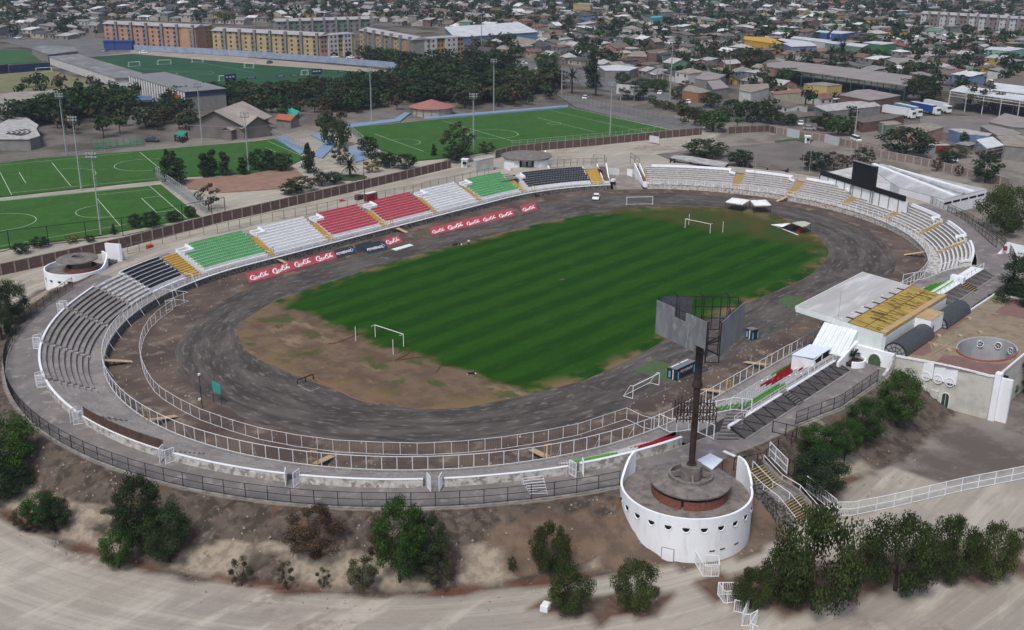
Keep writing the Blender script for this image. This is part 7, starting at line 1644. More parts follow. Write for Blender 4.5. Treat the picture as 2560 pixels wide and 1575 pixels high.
def end_wing(t, P, Q, h, cols, roofm, depth=9, floors=5):
    ex = (Q-P).normalized(); n = V((-ex.y, ex.x, 0)); n = n if n.dot(CAMP-P) < 0 else -n; W = (Q-P).length; k = len(cols); ps = 0
    for i, (c, f) in enumerate(cols):
        a = P+ex*W*ps; b = P+ex*W*(ps+f); out = .0 if i % 2 == 0 else .8; mb = MB(); mb.prism([(v.x, v.y) for v in (a-n*out, b-n*out, b+n*depth, a+n*depth)], 0, h-(.0 if i % 2 else .6)); mb.build('wing_wall', c, t)
        if f > .12:
            for fl in range(1, floors):
                for j in (.3, .7):
                    p = a.lerp(b, j)-n*(out+.05)+Z*(fl*h/floors+.9); mb = MB(); mb.add([p-ex*.6, p+ex*.6, p+ex*.6+Z*1.2, p-ex*.6+Z*1.2], [(0, 1, 2, 3)]); mb.build('window', winm, t)
        if c is WHW: mb = MB(); p, q = a.lerp(b, .12)-n*(out+.06), a.lerp(b, .88)-n*(out+.06); mb.add([p, q, q+Z*2.2, (p+q)/2+Z*3.2, p+Z*2.2], [(0, 1, 2, 3, 4)]); mb.build('archway_shade', dark, t)  # flat near-black face on the wall, painted as the passage's shade
        ps += f
    mb = MB(); mb.prism([(v.x, v.y) for v in (P-n*.9, Q-n*.9, Q+n*depth, P+n*depth)], h+.02, h+.3); mb.build('wing_roof', roofm, t)
zr = mat('zinc_roof', (.36, .35, .35), (.29, .285, .285), .2, .7); PK = mat('wall_salmon', (.38, .235, .19), (.33, .19, .14), .3); OR = mat('wall_apricot', (.39, .25, .165), (.36, .20, .12), .3); YL = mat('wall_straw', (.42, .335, .19), (.34, .27, .15), .3); OC = mat('wall_ochre', (.36, .235, .09), (.31, .20, .08), .3); WHW = mat('wing_white', (.46, .46, .46), (.40, .40, .40), .4)
A, B = at(*tl(1,1,1000,425), 0), at(*tl(1,1,1860,470), 0); h1 = zat((B.x, B.y), 262/3.78); Ht = max(11, min(16, h1)); t, *_r = apartments('long salmon and apricot apartment block with grey stair shafts at the upper left', A, B, 11, Ht, [PK, OR], zr, 6); end_wing(t, B, at(*tl(1,1,2010,440), 0), Ht, [(OR, .45), (OC, .55)], zr)
A, B = at(*tl(1,1,2020,492), 0), at(*tl(1,2,610,552), 0); Ht = max(11, min(16, zat((B.x, B.y), 340/3.78))); t, *_r = apartments('long straw-yellow apartment block with grey shafts, the middle of three', A, B, 11, Ht, [YL], zr, 7); end_wing(t, B, at(*tl(1,2,945,525), 0), Ht, [(PK, .22), (WHW, .28), (YL, .14), (WHW, .24), (YL, .12)], zr)
A, B = at(*tl(1,2,985,500), 0), at(*tl(1,2,1480,612), 0); Ht = max(11, min(16, zat((B.x, B.y), 378/3.78))); t, *_r = apartments('ochre-ended apartment block with twin white wings, right one of three', A, B, 11, Ht, [YL, WM['grey']], zr, 6); end_wing(t, B, at(*tl(1,2,1965,575), 0), Ht, [(OC, .22), (WHW, .24), (OC, .16), (WHW, .24), (OC, .14)], zr)
A, B = at(*tl(1,2,200,330), 0), at(*tl(1,2,1100,300), 0); apartments('low grey-green apartment row behind the straw-yellow block', A, B, 10, 9, [WM['grey'], RM['green']], zr, 8, 3)
A, B = at(*tl(1,4,1430,285), 0), at(*tl(1,4,2560,360), 0); Ht = 12.5; BRN = mat('wall_dusky', (.20, .155, .14), (.17, .13, .12), .3); t, *_r = apartments('long white and brown apartment block at the upper right', A, B, 11, Ht, [WHW, BRN, WHW], zr, 12, 4)
# large roofs
wr = mat('white_sheet_roof', (.50, .52, .55), (.42, .44, .47), .15, .6, col3=(.60, .62, .64), scale3=.3); gr = mat('shed_grey', (.27, .245, .235), (.22, .20, .195), .15, .8)
polyb('large white-roofed hall with dark seams behind the ochre apartment block', [(1,2,1790,255),(1,2,2419,212),(1,3,60,208),(1,3,240,300),(1,2,1885,352)], [10,10,10,7,7], wr, WM['blue'])
polyb('long open shed with a grey sheet roof and green trusses at the right', [(1,4,0,628),(1,4,0,600),(1,4,200,575),(1,4,760,640),(1,4,1350,715),(1,4,1300,808)], 7.5, gr, mat('truss_green', (.03, .09, .07)), open_side=True, name='open_shed', cat='shed')
polyb('white translucent open canopy roof at the right edge, front one', [(1,4,1725,855),(1,4,1840,808),(1,4,2560,900),(1,4,2560,972)], 8, mat('sheet_white2', (.55, .58, .60), (.45, .48, .50), .2), WM['white'], open_side=True, name='open_canopy', cat='canopy')
polyb('white translucent open canopy roof at the right edge, rear one', [(1,4,2130,850),(1,4,2140,780),(1,4,2560,830),(1,4,2560,900)], 8.6, mat('sheet_white2', (1,)*3), WM['white'], open_side=True, name='open_canopy', cat='canopy')
polyb('brown corrugated roof behind the white canopies at the right edge', [(1,4,2130,745),(1,4,2419,730),(1,4,2560,740),(1,4,2560,825),(1,4,2140,775)], 6, RM['brown'], WM['grey'])
polyb('big yellow commercial building right of the orange machines', [(1,3,2195,345),(1,3,2419,350),(1,4,80,372),(1,4,180,400),(1,4,80,415),(1,3,2200,372)], 7, mat('bright_yellow', (.46, .28, .05)), mat('bright_yellow', (1,)*3))
polyb('white ribbed roof warehouse with pale blue walls', [(1,4,80,380),(1,4,125,363),(1,4,400,395),(1,4,460,430),(1,4,220,440)], 7, wr, WM['blue']); polyb('long white-roofed warehouse behind the palms', [(1,4,215,358),(1,4,250,342),(1,4,600,378),(1,4,540,400)], 7.5, wr, WM['white']); polyb('long pale-roofed warehouse left of the green one', [(1,4,540,402),(1,4,590,388),(1,4,950,418),(1,4,890,445)], 7.5, wr, WM['green']); polyb('green-walled warehouse with a pale roof', [(1,4,900,400),(1,4,1000,388),(1,4,1215,405),(1,4,1080,420)], 8, wr, mat('wall_darkgreen', (.06, .16, .09)))
polyb('blue-topped white warehouse in the upper right', [(1,4,595,312),(1,4,620,288),(1,4,820,302),(1,4,700,318)], 8, wr, mat('wall_royal', (.04, .09, .26))); polyb('dark blue warehouse left of the blue-topped one', [(1,4,450,298),(1,4,490,285),(1,4,590,295),(1,4,560,310)], 7, wr, mat('wall_royal', (1,)*3)); polyb('mint warehouse with a pale roof near the right edge', [(1,4,2045,465),(1,4,2110,440),(1,4,2419,458),(1,4,2290,480)], 7, wr, mat('wall_mint', (.20, .38, .34)))
polyb('brown-roofed row in front of the white warehouses', [(1,4,120,500),(1,4,200,470),(1,4,560,450),(1,4,560,480),(1,4,170,515)], 4.5, mat('roof_redbrown', (.24, .13, .10)), WM['cream']); polyb('open barn with a grey roof and dark inside beyond the long shed', [(1,4,1120,560),(1,4,1320,540),(1,4,1425,585),(1,4,1230,605)], 6, gr, WM['grey'], open_side=True, name='open_shed', cat='shed')
polyb('tall light mustard building at the top of the photo', [(1,3,580,35),(1,3,640,25),(1,3,760,28),(1,3,740,50)], 11, RM['tan'], mat('wall_mustard', (.40, .30, .12))); polyb('turquoise flat building among the far houses', [(1,3,1300,158),(1,3,1400,148),(1,3,1425,160),(1,3,1330,168)], 7, WM['turquoise'], WM['turquoise']); polyb('large grey gabled-looking roof house left of the long shed', [(1,3,1730,740),(1,3,1820,672),(1,3,2020,705),(1,3,1950,745),(1,3,1840,755)], 5.5, gr, WM['grey']); polyb('grey sloping roof house in front of the long shed', [(1,3,1840,760),(1,3,1960,745),(1,3,2050,825),(1,3,1900,845)], 5, gr, WM['grey'])
polyb('house with a scalloped white wall and tan roof by the street', [(1,3,2150,850),(1,3,2160,800),(1,3,2419,790),(1,4,10,830),(1,3,2260,872)], 5, RM['tan'], WM['white']); polyb('long pale roof building behind the parked trucks', [(1,4,440,1000),(1,4,760,960),(1,4,980,950),(1,4,1065,1000),(1,4,560,1050)], 5, RM['pale'], WM['grey']); polyb('grey saw-shaped roof building left of the trucks', [(1,4,680,895),(1,4,840,850),(1,4,960,845),(1,4,1250,900),(1,4,1060,935),(1,4,960,945)], 6, gr, WM['brick']); polyb('brown-roofed pale building left of the saw-shaped roof', [(1,4,30,870),(1,4,290,835),(1,4,355,870),(1,4,60,890)], 5.5, mat('roof_redbrown', (1,)*3), WM['cream'])
polyb('yellow-walled hut with a green sheet among tan roofs', [(1,4,340,790),(1,4,520,775),(1,4,700,800),(1,4,560,812),(1,4,380,800)], 5, RM['tan'], mat('wall_mustard', (1,)*3)); polyb('orange-walled hut beside the street by the tall power pole', [(1,3,1610,850),(1,3,1680,800),(1,3,1880,860),(1,3,1760,880)], 4.5, RM['tan'], WM['orange']); polyb('white-roofed shop row behind the two palms', [(1,3,820,625),(1,3,1000,612),(1,3,1190,635),(1,3,1110,665),(1,3,880,665)], 4.5, wr, WM['grey']); polyb('white tilted awning roof at the lower right of the town', [(1,4,1970,1320),(1,4,2120,1290),(1,4,2230,1370),(1,4,2070,1400)], 5, mat('sheet_white2', (1,)*3), WM['grey'], open_side=True, name='awning', cat='awning')
polyb('long pale-roofed building right of the street tree at the lower right', [(1,4,1710,1218),(1,4,1850,1215),(1,4,2120,1262),(1,4,2080,1285),(1,4,1860,1262)], 4.5, RM['pale'], WM['blue']); polyb('big brown-grey sheet roof at the right edge of the town', [(1,4,2090,1150),(1,4,2240,1070),(1,4,2560,1140),(1,4,2560,1215),(1,4,2300,1195)], 6, gr, WM['grey']); polyb('dark grey sheet roof in front of the brown-grey one', [(1,4,2010,1190),(1,4,2170,1170),(1,4,2400,1260),(1,4,2170,1280)], 5, gr, WM['grey']); polyb('tan patched roof right of the big round street tree', [(1,4,1200,1190),(1,4,1530,1160),(1,4,1660,1200),(1,4,1500,1245),(1,4,1330,1225)], 5, RM['tan'], WM['pink'])
polyb('tan roof shack left of the big round street tree', [(1,4,1050,1150),(1,4,1200,1140),(1,4,1270,1170),(1,4,1120,1185)], 4, RM['tan'], WM['green']); polyb('grey patched roof row between the trees and trucks', [(1,4,830,1130),(1,4,1100,1075),(1,4,1290,1085),(1,4,1170,1120),(1,4,900,1160)], 4, RM['brown'], WM['brick']); polyb('light tan roof with patches at the far right corner', [(1,4,2160,1290),(1,4,2350,1265),(1,4,2560,1330),(1,4,2560,1400),(1,4,2240,1370)], 5, RM['tan'], WM['grey'])
t, P_ = polyb('white steep A-frame roof house in the middle of the town', [(1,3,1265,560),(1,3,1290,495),(1,3,1370,500),(1,3,1420,560)], [3,8,8,3], RM['pale'], WM['brick'])
polyb('tan hip-roofed house left of the white A-frame', [(1,3,1085,530),(1,3,1160,480),(1,3,1250,485),(1,3,1280,535)], 4.5, RM['tan'], WM['brick']); polyb('dark open-ended barn behind the street trees', [(1,3,190,420),(1,3,260,370),(1,3,370,430),(1,3,280,450)], [4,7,4,4], RM['dark'], WM['grey']); polyb('long tan roof left of the dark barn', [(1,3,0,360),(1,3,60,345),(1,3,260,385),(1,3,190,415),(1,3,0,395)], 5, RM['tan'], WM['cream'])
polyb('striped shelter roof behind the benches, grey and white halves', [(2,3,1500,50),(2,3,1540,30),(2,3,1690,40),(2,3,2040,100),(2,3,2000,140),(2,3,1760,100)], 5.2, RM['pale'], blackm, open_side=True, name='shelter', cat='shelter'); polyb('low dark-roofed pergola left of the video screen', [(2,3,2250,100),(2,3,2419,105),(2,4,190,150),(2,4,170,165),(2,3,2270,125)], 4.6, RM['brown'], blackm, open_side=True, name='shelter', cat='shelter')
polyb('low white kiosk row beside the brick wall behind the far tower', [(2,2,2055,70),(2,2,2230,35),(2,2,2245,50),(2,2,2080,85)], 4.4, RM['pale'], WM['white']); polyb('pale roof with white ends beside the big street tree', [(1,2,1975,555),(1,2,2060,530),(1,2,2185,550),(1,2,2160,600),(1,2,2060,590)], 4, RM['tan'], WM['white'])
for (X, Y), m, l in (((1530, 1440), WM['turquoise'], 'pale blue'), ((1630, 1440), WM['brick'], 'dark red')):
    P = Tg(1,4,X,Y); t = thing('shipping_container', l+' shipping container by the street wall at the right', 'container', P); mb = MB(); mb.box(P.x, P.y, P.z, 5, 2.5, 2.6, -.7); mb.build('shell', mat('container_'+l.replace(' ', '_'), (.20, .30, .36) if l[0] == 'p' else (.28, .03, .03)), t); mb = MB(); mb.box(P.x, P.y, P.z+2.6, 5.05, 2.55, .06, -.7); mb.build('roof', RM['pale'], t)
# lorries
def lorry(a, b, col, label):
    A, B = at(*tl(*a), .3), at(*tl(*b), .3); d = (B-A).normalized(); L_ = (B-A).length; ang = atan2(d.y, d.x); t = thing('lorry', label, 'lorry', A, 'lorries parked in the yard'); L_ = min(L_, 15)
    C = A+d*L_*.42; mb = MB(); mb.box(C.x, C.y, 1.2, L_*.8, 2.5, 2.8, ang); mb.build('trailer', col, t); mb = MB(); mb.box(C.x, C.y, 4.0, L_*.8+.05, 2.55, .08, ang); mb.build('trailer_roof', wr, t)
    C = A+d*L_*.93; mb = MB(); mb.box(C.x, C.y, .7, L_*.14, 2.4, 2.7, ang); cabo = mb.build('cab', CARP['white'], t); C2 = C+d*(L_*.07+.03); mb = MB(); mb.box(C2.x, C2.y, 2.1, .08, 2.1, .9, ang); mb.build('windscreen', glassd, cabo)
    for f in (.1, .2, .75, .93):
        for s in (-1.05, 1.05): q = A+d*L_*f+V((-d.y, d.x, 0))*s; n = V((-d.y, d.x, 0)); mb = MB(); mb.tube(q-n*.15+Z*.5, q+n*.15+Z*.5, .5, .5, 10); mb.build('wheel', tyre, t)
lorry((1,4,1085,1075), (1,4,1440,1135), CARP['white'], 'white lorry, nearest in the row of four'); lorry((1,4,1200,1055), (1,4,1530,1130), mat('trailer_blue', (.10, .22, .38)), 'lorry with a pale blue side, second nearest of four'); lorry((1,4,1350,1040), (1,4,1700,1108), mat('trailer_navy', (.02, .06, .25)), 'navy blue lorry, third nearest of four'); lorry((1,4,1480,1020), (1,4,1830,1098), CARP['white'], 'white lorry, farthest in the row of four')
cars = [((1,1,1440,1340),'dark','dark car parked by the green spectator stands'),((1,3,695,935),'white','white car below the two palms'),((1,3,1665,975),'white','white car on the street by the orange hut'),((1,3,1400,890),'white','white car between the bushes right of the billboard'),((1,3,105,608),'white','white car on the street behind the tree belt'),((1,4,310,1180),'white','white car beside the pinkish wall by the trees'),((1,4,390,1228),'silver','silver car behind the pinkish wall'),((2,4,1720,90),'white','white car behind the wall near the bare trees'),((1,2,130,600),'dark','dark car on the dirt road before the blue sheet fence'),((1,1,1360,505),'white','white car by the blue halls'),((1,1,1000,490),'silver','silver car left of the blue halls'),((1,1,170,365),'white','white car on the street at the upper left')]
for i in range(12):
    cars.append(((1,2,740+rnd.randint(0, 10)+i*52,550+(i % 3)*17+rnd.randint(-4, 4)), ('white', 'silver', 'dark', 'white', 'red')[i % 5], ('white', 'silver', 'dark', 'white', 'red')[i % 5]+' car in the car park below the apartment blocks'))
for i in range(5): cars.append(((1,3,2130+i*55,432+(i % 2)*22), ('red', 'yellow', 'yellow', 'red', 'yellow')[i], ('red', 'yellow', 'yellow', 'red', 'yellow')[i]+' machine parked by the bright yellow building'))
for (r, c, X, Y), col, l in cars:
    P = at(*tl(r, c, X, Y), ground(*at(*tl(r, c, X, Y), 0).xy)); car(P, rnd.choice((.4, -1.1, 2.0, .6)), col, l, group=('cars in the apartment car park' if 'car park' in l else ('machines by the yellow building' if 'machine' in l else None)), sc=1.15)
P = Tg(1,4,830,1335); car(P, -2.2, 'white', 'white van driving on the street behind the pinkish wall', kind='van')
for X, Y, l in ((310, 755, 'white billboard frame above the trees left of the palms'), (1090, 920, 'white billboard on the grass verge right of the palms')):
    P = Tg(1,3,X,Y+30); t = thing('billboard', l, 'billboard', P); panel(t, 'panel', P-rx*5, P+rx*5, [(0, P.z+3), (1, P.z+2.2), (1, P.z+6.5), (0, P.z+7.3)], WM['white'], .2); mb = MB(); [mb.bar(P+rx*s, P+rx*s+Z*3.2, .3) for s in (-3, 3)]; mb.build('posts', steel, t)
# ---------------------------------------------------------------- trees
LG = {'pepper': mat('leaf_pepper', (.058, .078, .024), (.030, .046, .014), .35, .85, island=.5, rndm=.22, spec=.1), 'dark': mat('leaf_dark', (.027, .046, .018), (.016, .029, .012), .5, .85, island=.5, rndm=.25, spec=.1),
      'green': mat('leaf_green', (.036, .078, .014), (.020, .046, .010), .5, .85, island=.45, rndm=.2, spec=.1), 'olive': mat('leaf_olive', (.055, .060, .028), (.034, .036, .019), .5, .85, island=.45, rndm=.2, spec=.1),
      'brown': mat('leaf_brown', (.066, .046, .028), (.044, .033, .021), .5, .9, island=.4, rndm=.2, spec=.1), 'gold': mat('leaf_gold', (.20, .13, .03), (.12, .09, .03), .5, .9, island=.4, rndm=.1, spec=.1)}
barkm = mat('bark', (.055, .042, .034), (.035, .027, .022), 3, .95)
def crown_mesh(kind, seed, n, lobes, leaf, shape='round', mt=None, twigs=True):
    r = random.Random(seed); vs = []; fs = []; lb = []
    for i in range(lobes):
        if shape == 'cone': h = .12+.86*(i+.5)/lobes; rad = .46*(1.02-h)**.7+.02; a = r.random()*6.28; d = rad*.55*r.random(); lb.append((d*cos(a), d*sin(a), h, rad*.6, rad*.6, .11))
        elif shape == 'column': h = .15+.8*(i+.5)/lobes; a = r.random()*6.28; lb.append((.05*cos(a), .05*sin(a), h, .16*(1.25-h*.7), .16*(1.25-h*.7), .10))
        else:
            a = r.random()*6.28; ph = r.random(); a = i*2.4+r.random()*.8; u_ = max(-.98, min(.98, -.92+1.9*(i+.5)/lobes+r.gauss(0, .06))); k_ = (1-u_*u_)**.5; d = .37*k_*r.uniform(.8, 1.06); h = .54+.36*u_; q = r.uniform(.11, .175) if kind in ('green', 'dark') else r.uniform(.085, .15); lb.append((d*cos(a), d*sin(a), h, q, q, q*r.uniform(.6, .95)))
    if shape == 'round': lb.append((0, 0, .55, .28, .28, .30))
    for k in range(n):
        x0, y0, z0, rx_, ry_, rz_ = lb[k % len(lb)]; u = r.uniform(-1, 1); a = r.random()*6.283; s = (1-u*u)**.5; f = r.random()**.3*(1+.10*r.gauss(0, 1))
        px, py, pz = x0+rx_*s*cos(a)*f, y0+ry_*s*sin(a)*f, z0+rz_*u*f
        if shape == 'weep': pz -= .16*r.random()**2
        if pz < .04: pz = .04+.03*r.random()
        n1 = V((s*cos(a)+r.gauss(0, .5), s*sin(a)+r.gauss(0, .5), u+.4+r.gauss(0, .5))).normalized(); t1 = n1.cross(V((r.gauss(0, 1), r.gauss(0, 1), r.gauss(0, 1)))).normalized(); b1 = n1.cross(t1); L_ = leaf*r.uniform(.6, 1.35); W_ = L_*.5
        if shape == 'weep': t1 = (t1*.4+V((0, 0, -1))).normalized(); b1 = n1.cross(t1).normalized()
        p = V((px, py, pz)); b0 = len(vs); vs += [p-t1*L_-b1*W_*.3, p-b1*W_, p+t1*L_, p+b1*W_]; fs.append((b0, b0+1, b0+2, b0+3))
    me = bpy.data.meshes.new('crown'); me.from_pydata([tuple(v) for v in vs], [], fs); me.materials.append(mt); return me, lb
def trunk_mesh(lb, seed, r0=.028, fork=.22, lean=0.0, nb=7):
    r = random.Random(seed); mb = MB(); top = V((lean, 0, fork)); mb.tube((0, 0, -.03), top, r0, r0*.75, 7)
    for x, y, z, a, b, c in (r.sample(lb, min(nb, len(lb)))): e = V((x, y, max(z, fork+.05))); m_ = top.lerp(e, .5)+V((r.gauss(0, .02), r.gauss(0, .02), -.03)); mb.tube(top, m_, r0*.55, r0*.35, 5, False); mb.tube(m_, e, r0*.35, r0*.12, 5, False)
    me = bpy.data.meshes.new('trunk'); me.from_pydata(mb.v, [], mb.f); me.materials.append(barkm); return me
LIB = {}
def lib(kind, q):
    """q: leaves level 2 near, 1 middle, 0 far"""
    if (kind, q) in LIB: return LIB[(kind, q)]
    out = []; nn = (420, 1700, 13000)[q]; lf = (.066, .038, .0145)[q]
    spec = {'pepper': ('weep', 'pepper', 26), 'dark': ('round', 'dark', 24), 'green': ('round', 'green', 26), 'olive': ('round', 'olive', 20), 'brown': ('round', 'brown', 18), 'gold': ('round', 'gold', 10), 'conifer': ('cone', 'dark', 12), 'poplar': ('column', 'dark', 9), 'bush': ('round', 'olive', 9), 'sparse': ('round', 'olive', 11)}[kind]
    for v in range(3 if q else 2):
        n_ = nn if kind not in ('sparse', 'olive', 'brown') else int(nn*(.38 if kind == 'sparse' else .7))
        me, lb = crown_mesh(kind, 11*v+hash_(kind), n_, spec[2], lf*(1.0 if kind != 'bush' else 1.2), spec[0], LG[spec[1]]); out.append((me, trunk_mesh(lb, v, .026 if spec[0] != 'cone' else .018, .2 if spec[0] != 'cone' else .5)))
    LIB[(kind, q)] = out; return out
def hash_(s): return sum(ord(c)*(i+1) for i, c in enumerate(s))
def plant(P, H, W, kind, label, group=None, q=1, name='tree', cat='tree', rz=None):
    t = thing(name, label, cat, P, group); me, tr = rnd.choice(lib(kind, q)); t.rotation_euler = (0, 0, rnd.random()*6.28 if rz is None else rz); base = .62 if kind in ('pepper', 'green', 'dark', 'olive', 'brown', 'gold', 'bush', 'sparse') else (.5 if kind == 'conifer' else .34)
    H *= 1.06; f = W/(H*base*1.22) if kind not in ('poplar',) else W/(H*.36); t.scale = (H*f, H*f, H); lk('crown', me, t); lk('trunk', tr, t); return t
def tpx(r, c, X, Y, X0, X1, Ytop, kind, label, group=None, q=2, name='tree', cat='tree', zb=None):
    s = 3.558 if r == 4 else 3.78; P = Tg(r, c, X, Y); y0 = (0, 0, 380, 760, 1150)[r]; zt = zat((P.x, P.y), y0+Ytop/s); H = max(zt-P.z, 1.0); W = (X1-X0)/s*(P-CAMP).length/FPX
    return plant(P, H, W, kind, label, group, q, name, cat)
NT = [(3,1,60,1640,-80,440,1090,'green','dense round dark green tree at the left edge outside the perimeter fence'),(4,1,60,330,-60,340,60,'dark','lower dark bush joined to the left edge tree'),
 (4,1,245,622,120,330,420,'olive','low olive bush left of two small trees on the dry bank'),(4,1,385,580,200,480,310,'green','small ragged green tree in the middle of the left bank group'),(4,1,495,645,400,640,330,'dark','small dark round tree right of the left bank group'),
 (4,1,1270,820,1090,1450,150,'dark','tall narrow dark tree of the left bank cluster rising to the fence'),(4,1,1500,900,1340,1710,390,'dark','round dark tree at the right of the left bank cluster'),(4,1,1060,960,930,1190,630,'green','low green bush at the foot of the left bank cluster'),(4,1,1110,640,940,1220,330,'sparse','half-bare small tree beside the tall dark tree'),
 (4,1,2150,1120,2070,2270,870,'sparse','little sparse sapling on the pale bank above the road'),(4,2,275,1150,190,330,900,'sparse','thin dark sapling leaning on the pale bank'),(4,2,605,1140,560,690,960,'sparse','small spindly shrub between two pale bank patches'),
 (4,2,540,900,320,790,430,'brown','big brownish bush on the dry bank below the fence'),(4,2,950,1160,740,1020,880,'olive','ragged olive shrub left of the tallest bank tree'),(4,2,1280,1110,1080,1470,345,'green','tallest bright green tree on the near bank'),(4,2,1510,1000,1360,1710,480,'dark','dark tree touching the tallest bank tree on its right'),(4,2,1640,1145,1530,1780,850,'olive','small olive bush right of the dark bank tree'),(4,2,1090,900,1000,1190,640,'brown','brownish thin bush behind the tallest bank tree'),
 (4,3,340,1000,90,440,570,'pepper','ragged green tree on the eroded bank left of the big tower'),(4,2,2277,1000,2240,2320,860,'olive','small dark shrub on the bank near the ragged tree'),(4,3,510,1345,350,750,940,'pepper','round pepper tree at the roadside, left of two'),(4,3,1095,1320,940,1350,915,'pepper','heart-shaped pepper tree at the roadside, right of two'),
 (4,4,400,1330,60,790,430,'pepper','largest drooping pepper tree at the lower right'),(4,4,150,1250,-60,400,830,'pepper','low drooping pepper tree in front of the largest one'),(4,4,1130,1160,820,1440,495,'pepper','broad airy pepper tree second from the largest one'),(4,4,1600,1070,1440,1850,510,'pepper','airy pepper tree left of the rightmost pair'),(4,4,1990,1070,1850,2210,565,'pepper','rightmost airy pepper tree beside the dirt road'),(4,4,770,1120,690,900,740,'sparse','bare-looking thin tree between the pepper trees'),(4,3,2120,1320,1980,2300,970,'pepper','leggy bush behind the square white cage'),(4,4,2290,780,2200,2380,590,'sparse','dead-looking tree top at the right edge of the road'),(4,4,1460,1080,1380,1560,700,'sparse','thin bare tree in the middle of the pepper row'),
 (3,4,1220,1160,1030,1385,640,'green','round bright green tree nearest the club building wall'),(3,4,900,1330,745,1055,905,'green','round green tree second from the club building'),(3,4,720,1480,600,850,1080,'green','round green tree third from the club building'),(3,4,480,1560,280,680,1150,'green','round green tree nearest the yellow stairs'),(4,4,430,330,200,620,-60,'dark','dark tree low behind the black and white fence'),
 (2,4,2300,760,2010,2600,320,'pepper','big spreading pepper tree at the right edge beyond the wire fence'),(2,4,2480,1450,2100,2600,980,'dark','large dark tree at the right edge beside the promenade'),(3,4,2330,220,2080,2480,-180,'dark','big dark tree mass below the right edge tree'),(3,4,2480,280,2300,2700,-60,'green','dark green tree behind the club building at the right edge'),(3,4,2330,640,2120,2500,330,'olive','ragged tree rising from the court of the club building'),(3,4,2420,830,2300,2560,500,'brown','brownish bush in the garden right of the white pier'),(3,4,2230,850,2180,2370,700,'green','low clipped green shrub beside the white pier'),
 (2,1,120,1630,-20,265,1230,'dark','dark round tree at the left edge outside the left bend'),(3,1,20,330,-80,110,0,'dark','dark tree cut by the left edge below the round one'),(3,1,90,300,60,140,180,'olive','small olive shrub outside the left fence')]
for a in NT: a = list(a); w_ = (a[5]-a[4])*(-.02 if a[7] != 'pepper' else -.05); a[4] -= w_; a[5] += w_; tpx(*a[:9])
def agave(P, H, label):
    t = thing('palm_plant', label, 'plant', P); mb = MB(); r = random.Random(4); mb.tube(P, P+Z*H*.45, .12, .09, 7); mb.build('trunk', barkm, t); mb = MB()
    for k in range(60):
        a = r.random()*6.28; el = r.uniform(-.3, 1.2); d = V((cos(a)*cos(el), sin(a)*cos(el), sin(el))); s = V((-sin(a), cos(a), 0))*.05; b = P+Z*H*(.45 if k % 2 else .3); L_ = H*.38; mb.add([b-s, b+s, b+d*L_*.6+s*.8, b+d*L_-Z*L_*.2, b+d*L_*.6-s*.8], [(0, 1, 2, 3, 4)])
    mb.build('fronds', LG['dark'], t)
agave(V((-14.6, -71.6, 4.5)), 3.2, 'spiky dark plant growing in the curved white planter')
def palm(P, H, W, label, name='palm'):
    t = thing(name, label, 'palm', P, 'palms'); r = random.Random(int(P.x)); mb = MB(); mb.tube(P, P+Z*H*.72, .45, .35, 8); mb.build('trunk', barkm, t); mb = MB(); c = P+Z*H*.75
    for k in range(46):
        a = r.random()*6.28; el = r.uniform(-.5, 1.3); prev = c; dv = V((cos(a)*cos(el), sin(a)*cos(el), sin(el)))
        for j in range(4):
            nx = prev+dv*W*.14; dv = (dv-Z*.28).normalized(); s = V((-sin(a), cos(a), 0))*W*.045*(1-.18*j); mb.add([prev-s, prev, prev+s, nx+s*.8, nx+Z*.02, nx-s*.8], [(0, 1, 4, 5), (1, 2, 3, 4)]); prev = nx
    mb.build('fronds', LG['dark'], t)
for r_, c_, X, Y, X0, X1, Yt, l in ((1,3,565,890,470,660,660,'left of two big date palms by the street'),(1,3,790,910,700,880,720,'right of two big date palms by the street'),(2,2,890,240,790,990,90,'low date palm in the round white-edged bed'),(1,4,590,600,530,650,430,'left palm in front of the white warehouses'),(1,4,690,605,620,790,420,'right palm in front of the white warehouses'),(1,4,330,560,290,380,465,'small palm left of the warehouse palms')):
    P = Tg(r_, c_, X, Y); zt = zat((P.x, P.y), (0, 0, 380)[r_]+Yt/3.78); palm(P, zt-P.z, (X1-X0)/3.78*(P-CAMP).length/FPX, l)
P = Tg(2,2,890,250); t = thing('flower_bed', 'round planted bed with a white kerb around the low palm', 'bed', P); mb = MB(); n = 28; R_ = 5.2; mb.prism([(P.x+R_*cos(2*pi*i/n), P.y+R_*sin(2*pi*i/n)) for i in range(n)], P.z-.3, P.z+.15); mb.build('soil', mat('bed_green', (.04, .06, .025)), t); arc_wall(t, 'kerb', (P.x, P.y), R_+.3, .3, 0, 2*pi, P.z-.3, P.z+.35, oldwhite, 28)
